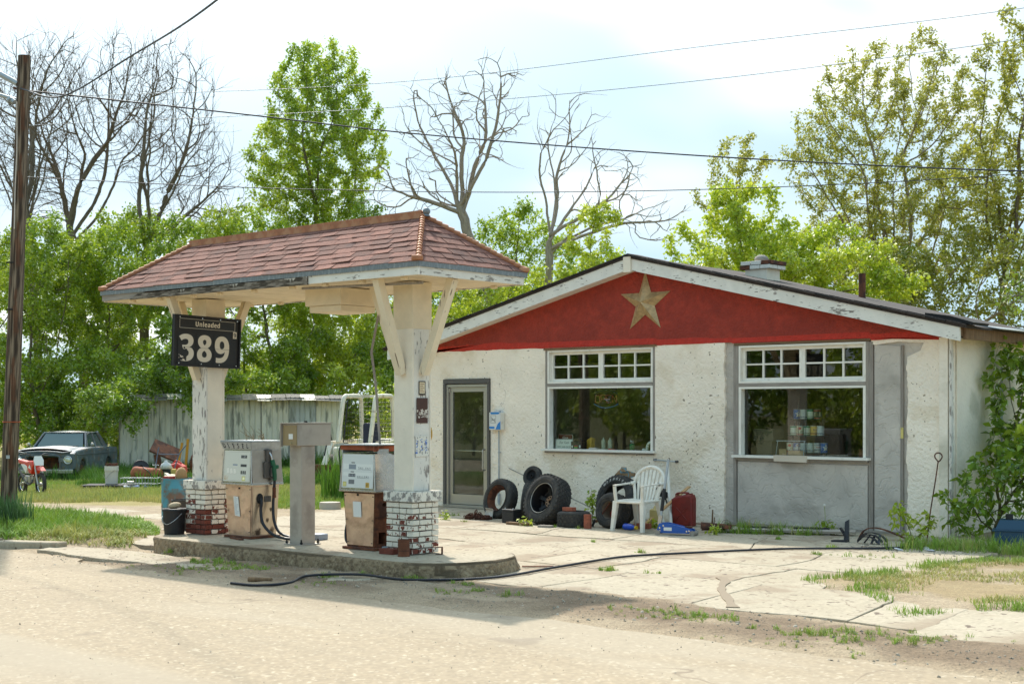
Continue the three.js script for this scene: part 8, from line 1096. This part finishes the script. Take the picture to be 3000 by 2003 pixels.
{
  const r = rng(900); let L = [];
  for (let i = 0; i < 26000; i++) { const x = lerp(-29, -5.3, Math.pow(r(), 0.8)), z = lerp(-13, 5.0, r()), e = lawnEdge(x) + (fb3(x * 0.8, 3.3, z * 0.8, 4) - 0.5) * 3; if (z > e) continue; const n = fb3(x * 0.35, 7, z * 0.35, 3); L.push({ x, y: groundH(x, z) - 0.015, z, a: r() * 6.28, s: 0.8 + r() * 0.7, h: 0.7 + n, c: gcol(r, clamp(0.28 + (n - 0.5) * 1.2 + sstep(1.2, 0, e - z) * 0.25)) }); }
  scatter('lawn_grass', 'mown yellowish lawn behind the pumps and around the scrap', tuftGeo(1, 12, 0.07, 0.10, 0.005, 0.5), L); L = [];
  // tall grass round the sedan, scrap and shed
  for (let i = 0; i < 2600; i++) { const t = r(); let x, z; if (t < 0.45) { const u = (r() - 0.5) * 3.4, v = (r() - 0.5) * 5.4, c = Math.cos(0.7156), s = Math.sin(0.7156); if (Math.abs(u) < 0.75 && Math.abs(v) < 2.1 && r() < 0.85) continue; x = -24.55 + u * c + v * s; z = -5.4 - u * s + v * c; } else if (t < 0.72) { const k = r(); x = lerp(-26.67, -22.72, k) + (r() - 0.1) * 0.9; z = lerp(-8.62, -14.7, k) + (r() - 0.1) * 0.7; } else if (t < 0.86) { x = -16.2 + (r() - 0.5) * 3.6; z = -2.6 + (r() - 0.5) * 2.2; } else { x = -12.2 + (r() - 0.5) * 2.6; z = -4.4 + (r() - 0.5) * 1.8; } L.push({ x, y: groundH(x, z) - 0.03, z, a: r() * 6.28, s: 0.7 + r() * 0.8, h: 0.8 + r() * 0.7, c: scale3([0.10, 0.21, 0.025], 0.7 + r() * 0.6) }); }
  for (let i = 0; i < 160; i++) { const x = -6.9 + (r() - 0.5) * 1.5, z = -1.2 + (r() - 0.5) * 1.6; L.push({ x, y: -0.03, z, a: r() * 6.28, s: 1.2 + r(), h: 1.2 + r(), c: scale3([0.13, 0.25, 0.03], 0.8 + r() * 0.5) }); }
  scatter('tall_grass', 'tall unmown grass round the sedan, scrap heap and shed', tuftGeo(2, 11, 0.26, 0.08, 0.006, 0.45), L); L = [];
  for (let i = 0; i < 5200; i++) { const x = lerp(-13, -2, r()), z = lerp(4.7, 9, r()), d = dPoly(x, z, GRASS_POLE) + (fb3(x * 1.4, 2, z * 1.4, 3) - 0.5) * 0.7; if (d < 0) continue; L.push({ x, y: groundH(x, z) - 0.02, z, a: r() * 6.28, s: 0.7 + r() * 0.8, h: 0.45 + 0.8 * sstep(0, 0.9, d) * r(), c: gcol(r, fb3(x, 4, z, 2) > 0.55 ? 0.55 : 0.06) }); }
  scatter('verge_grass', 'lush grass round the foot of the utility pole', tuftGeo(3, 13, 0.14, 0.09, 0.006, 0.6), L); L = [];
  for (let i = 0; i < 6500; i++) { const x = lerp(5.6, 11, r()), z = lerp(1.0, 7.2, r()), d = dPoly(x, z, GRASS_RIGHT), n = fb3(x * 1.3, 6, z * 1.3, 4); if (d < -0.05 || n + (r() - 0.5) * 0.1 < 0.46 + 0.20 * sstep(0.35, 1.2, d)) continue; const edge = sstep(0.6, 0.0, d); L.push({ x, y: groundH(x, z) - 0.01, z, a: r() * 6.28, s: 0.5 + r() * 0.6, h: 0.7 + 0.5 * edge, c: gcol(r, lerp(0.75, 0.05, edge * (0.5 + n * 0.8))) }); }
  scatter('patch_grass', 'patchy green and brown grass breaking through the right apron', tuftGeo(4, 12, 0.075, 0.07, 0.0045, 0.6), L); L = [];
  for (let i = 0; i < 9000; i++) { const x = lerp(-2, 11, r()), z = vergeMid(x) + (r() + r() - 1) * 0.75, n = fb3(x * 1.1, 16, z * 1.6, 4); if (n < 0.64) continue; if (r() > 0.35) continue; L.push({ x, y: groundH(x, z) - 0.008, z, a: r() * 6.28, s: 0.25 + r() * r() * 0.7, c: gcol(r, 0.2) }); }
  for (const [x, z, n, w] of [[2.2, 8.15, 16, 0.12], [0.15, 8.05, 60, 0.22], [0.55, 8.1, 40, 0.16], [3.05, 7.72, 26, 0.12], [3.7, 7.75, 30, 0.14], [2.35, 7.74, 24, 0.1], [3.16, 4.04, 12, 0.07], [1.9, 3.3, 8, 0.05], [3.98, 5.76, 22, 0.10], [4.5, 5.72, 8, 0.10], [4.87, 2.89, 10, 0.08], [5.2, 2.8, 10, 0.2], [5.6, 2.7, 12, 0.25], [3.5, 1.45, 10, 0.05], [-1.1, 7.7, 10, 0.05], [-1.6, 2.0, 10, 0.08], [-2.6, 1.2, 14, 0.12], [0.1, 1.95, 8, 0.05], [1.0, 1.4, 14, 0.1], [0.5, 1.85, 8, 0.06], [4.6, 2.05, 16, 0.08]]) for (let k = 0; k < n; k++) { const a = r() * 6.28, q = w * Math.sqrt(r()); L.push({ x: x + Math.cos(a) * q, y: 0.002, z: z + Math.sin(a) * q, a: r() * 6.28, s: 0.25 + r() * r() * 0.8, c: gcol(r, r() < 0.2 ? 0.6 : 0.08) }); }
  scatter('crack_weeds', 'small weeds in the dirt strip and the slab joints', tuftGeo(5, 10, 0.075, 0.045, 0.005, 0.7), L, 'weeds'); L = [];
  // grass at the foot of the cement wall and the right corner
  for (let i = 0; i < 620; i++) { let x, z; if (i < 250) { x = lerp(2.0, 3.7, r()); z = 1.15 - (x - 2) * 0.42 + (r() - 0.5) * 0.4; if (fb3(x * 2, 3, z * 2, 2) < 0.46) continue; } else { x = lerp(5.2, 7.4, r()); z = 1.35 - (x - 5.2) * 0.25 + (r() + r() - 1) * 0.6; } L.push({ x, y: Math.max(0, groundH(x, z)) - 0.005, z, a: r() * 6.28, s: 0.45 + r() * 0.6, h: 0.5 + r() * 0.9, c: gcol(r, r() < 0.2 ? 0.7 : 0.1) }); }
  scatter('wall_grass', 'ragged grass along the running board and the right corner', tuftGeo(6, 9, 0.17, 0.06, 0.005, 0.6), L); L = [];
  for (let i = 0; i < 380; i++) { const a = r() * 6.28, q = Math.sqrt(r()); const k = i % 2; const x = (k ? -7.4 : -6.1) + Math.cos(a) * q * 0.7, z = (k ? 6.9 : 7.1) + Math.sin(a) * q * 0.35; L.push({ x, y: groundH(x, z) - 0.02, z, a: r() * 6.28, s: 0.8 + r() * 0.5, c: scale3([0.10, 0.19, 0.06], 0.8 + r() * 0.4) }); }
  scatter('bulb_leaves', 'upright strap leaves of bulbs beside the utility pole', tuftGeo(7, 4, 0.36, 0.05, 0.011, 0.25), L, 'plant');
}
// stones and dirt crumbs on the verge
{
  const r = rng(321), g = new THREE.IcosahedronGeometry(1, 0), L = []; for (let i = 0; i < 2600; i++) { const x = lerp(-2, 10, r()), z = vergeMid(x) + (r() + r() - 1) * 1.0; L.push([x, Math.max(groundH(x, z), 0) + 0.001, z, 0.003 + r() * r() * r() * 0.018]); } for (let i = 0; i < 500; i++) { const x = lerp(4.7, 6.2, r()), z = lerp(0.9, 2.1, r()); L.push([x, 0.006, z, 0.004 + r() * r() * 0.016]); } for (let i = 0; i < 700; i++) { const x = lerp(-3, 8, r()), z = lerp(9, 13.5, r()); L.push([x, 0.002, z, 0.002 + r() * r() * r() * 0.009]); }
  const m = new THREE.InstancedMesh(g, mat({ color: 0xffffff, roughness: 0.95 }), L.length), d = new THREE.Object3D(), c = new THREE.Color(); L.forEach(([x, y, z, s], i) => { d.position.set(x, y, z); d.rotation.set(r() * 6, r() * 6, 0); d.scale.set(s * (0.7 + r()), s * 0.6, s * (0.7 + r())); d.updateMatrix(); m.setMatrixAt(i, d.matrix); const v = 0.16 + r() * 0.3; m.setColorAt(i, c.setRGB(v * 1.1, v * 0.95, v * 0.75)); });
  stuff('gravel', 'scattered gravel and crumbs along the road edge', 'gravel', m);
  // litter
  single('twig_log', 'short broken branch lying on the road edge by the hose', 'branch', [rod([-0.13, 0.025, 0], [0.12, 0.03, 0.02], 0.026, 0.02, 8)], M.brownWood, [2.05, 0.004, 8.85], [0, 0.5, 0]);
  single('rusty_flat_bar', 'small rusty flat plate on the apron right of the island', 'plate', [bx(0.34, 0.008, 0.05, 0, 0.004, 0)], M.rust, [3.25, 0.014, 6.05], [0, 0.75, 0]);
  [[5.25, 1.52, 'white'], [5.55, 1.45, 'pale'], [5.35, 1.78, 'off white'], [5.7, 1.66, 'bluish']].forEach(([x, z, c], i) => single('plaster_chip', c + ' plaster chip lying among the rubble at the corner', 'chip', [xf(new THREE.IcosahedronGeometry(0.05, 0), [0, 0.012, 0], [0.3, i, 0], [1.4, 0.3, 0.8])], flat(214 - i * 6, 210 - i * 4, 200 + i * 3), [x, 0.006, z], [0, i, 0], 'plaster chips by the corner'));
}
// ---------------------------------------------------------------- leafy plants
function plant(name, label, category, base, blobs, o = {}, group) {
  const t = thing(name, label, category, base, 0, group), lb = blobs.map(([x, y, z, a, b, c]) => [x - base[0], y - base[1], z - base[2], a, b, c]);
  const N = growTree({ seed: o.seed, base: [0, -0.03, 0], blobs: lb, dens: o.dens || 500, step: o.step || 0.09, kill: o.kill || 0.12, trunk: 0.05, r0: 0.0022, wander: 0.5, p: 2.4 }), [a, b] = woodGeos(N, 0.012);
  const put = (n, g, m) => { if (!g) return; const q = finish(new THREE.Mesh(g, m)); q.name = n; t.add(q); }; put('stems', a || b, M.stem); if (a) put('twigs', b, M.stem);
  put('leaves', foliate(N, { seed: o.seed + 1, per: o.per || 1.2, spread: o.spread || 0.09, L: o.L || 0.085, W: o.W || 0.05, cols: o.cols || GREEN, maxR: 0.006, droop: 0.35 }), M.leafA); return t;
}
plant('corner_bush', 'dense green bush at the right corner of the station', 'bush', [5.75, 0, -0.1], [[5.75, 0.65, -0.15, 0.42, 0.62, 0.45], [6.25, 0.8, -0.5, 0.55, 0.75, 0.5], [5.5, 0.5, 0.3, 0.3, 0.5, 0.3], [6.75, 0.7, -0.7, 0.5, 0.7, 0.5], [5.95, 1.1, -1.0, 0.5, 0.6, 0.5]], { seed: 501, dens: 1500, per: 1.6, L: 0.10, W: 0.06, cols: DEEP });
plant('climbing_vine', 'vine with large leaves climbing the white side wall', 'vine', [5.35, 0, -1.35], [[5.32, 1.9, -1.35, 0.20, 0.75, 0.30], [5.36, 1.2, -1.5, 0.25, 0.6, 0.4], [5.40, 2.35, -1.9, 0.25, 0.4, 0.45], [5.5, 1.7, -2.2, 0.3, 0.8, 0.4]], { seed: 502, dens: 1200, per: 1.5, L: 0.13, W: 0.08, cols: DEEP });
plant('maple_sapling', 'maple sapling with drooping pale leaves beside the side wall', 'sapling', [6.05, 0, -0.95], [[5.95, 1.35, -0.95, 0.32, 0.35, 0.32], [6.5, 1.6, -1.5, 0.5, 0.6, 0.5]], { seed: 503, dens: 600, per: 1.3, L: 0.15, W: 0.11, cols: FRESH });
plant('wall_weed', 'leafy weed growing at the base of the cement wall corner', 'weed', [4.95, 0, 0.55], [[4.80, 0.30, 0.62, 0.16, 0.26, 0.14], [5.05, 0.22, 0.45, 0.22, 0.18, 0.16], [4.72, 0.50, 0.55, 0.06, 0.12, 0.06]], { seed: 504, dens: 900, step: 0.06, kill: 0.09, per: 1, L: 0.085, W: 0.05 });
plant('wall_weed', 'leafy weed growing between the big tire and the lettered tire', 'weed', [-0.10, 0, 0.75], [[-0.08, 0.28, 0.75, 0.16, 0.24, 0.12], [-0.25, 0.42, 0.6, 0.06, 0.16, 0.06]], { seed: 505, dens: 1000, step: 0.06, kill: 0.09, per: 1, L: 0.08, W: 0.045 });
plant('wall_weed', 'low weed at the foot of the dandelion by the cement wall', 'weed', [3.45, 0, 0.05], [[3.45, 0.09, 0.05, 0.14, 0.09, 0.1]], { seed: 506, dens: 3000, step: 0.05, kill: 0.07, per: 1, L: 0.07, W: 0.04 });
for (const [x, z, s, w] of [[-0.35, 2.0, 510, 'in front of the big tire'], [-2.1, 1.9, 511, 'on the apron before the door'], [2.45, 1.35, 512, 'beside the blue jack'], [1.25, 1.05, 513, 'behind the chair leg']]) plant('small_weed', 'small broad leaved weed ' + w, 'weed', [x, 0.005, z], [[x, 0.06, z, 0.10, 0.06, 0.08]], { seed: s, dens: 6000, step: 0.04, kill: 0.05, per: 1, L: 0.06, W: 0.035 }, 'small weeds along the front');
{ const d = thing('dandelion', 'dandelion clock on a tall stalk before the cement wall', 'plant', [3.40, 0, 0.02]); part(d, 'stalk', tube([[0, 0, 0], [0.005, 0.2, 0], [0, 0.36, 0.01]], 0.004, 10, 5), flat(150, 160, 90)); part(d, 'seed_head', sp(0.022, 0, 0.375, 0.01, [1, 1, 1], 10), flat(214, 208, 196, { roughness: 1 })); }
tree('leafy_tree', 'near tree whose bright leaves hang in at the right edge', [8.6, 0, -3.4], [[5.15, 3.40, -2.4, 0.36, 0.42, 0.36], [5.45, 3.95, -2.7, 0.45, 0.45, 0.4], [5.75, 3.2, -1.9, 0.45, 0.45, 0.4], [6.6, 3.6, -2.3, 0.6, 0.6, 0.5], [7.8, 4.6, -3.0, 1.0, 0.9, 0.9]], { seed: 520, grow: { dens: 160, step: 0.16, kill: 0.20, r0: 0.004 }, thick: 0.03, leaf: { per: 2.2, cols: [[0.14, 0.24, 0.025], [0.22, 0.31, 0.035], [0.30, 0.36, 0.05]], spread: 0.14, L: 0.10, W: 0.05, droop: 0.8, maxR: 0.009 } }, TG);
renderer.render(scene, camera);
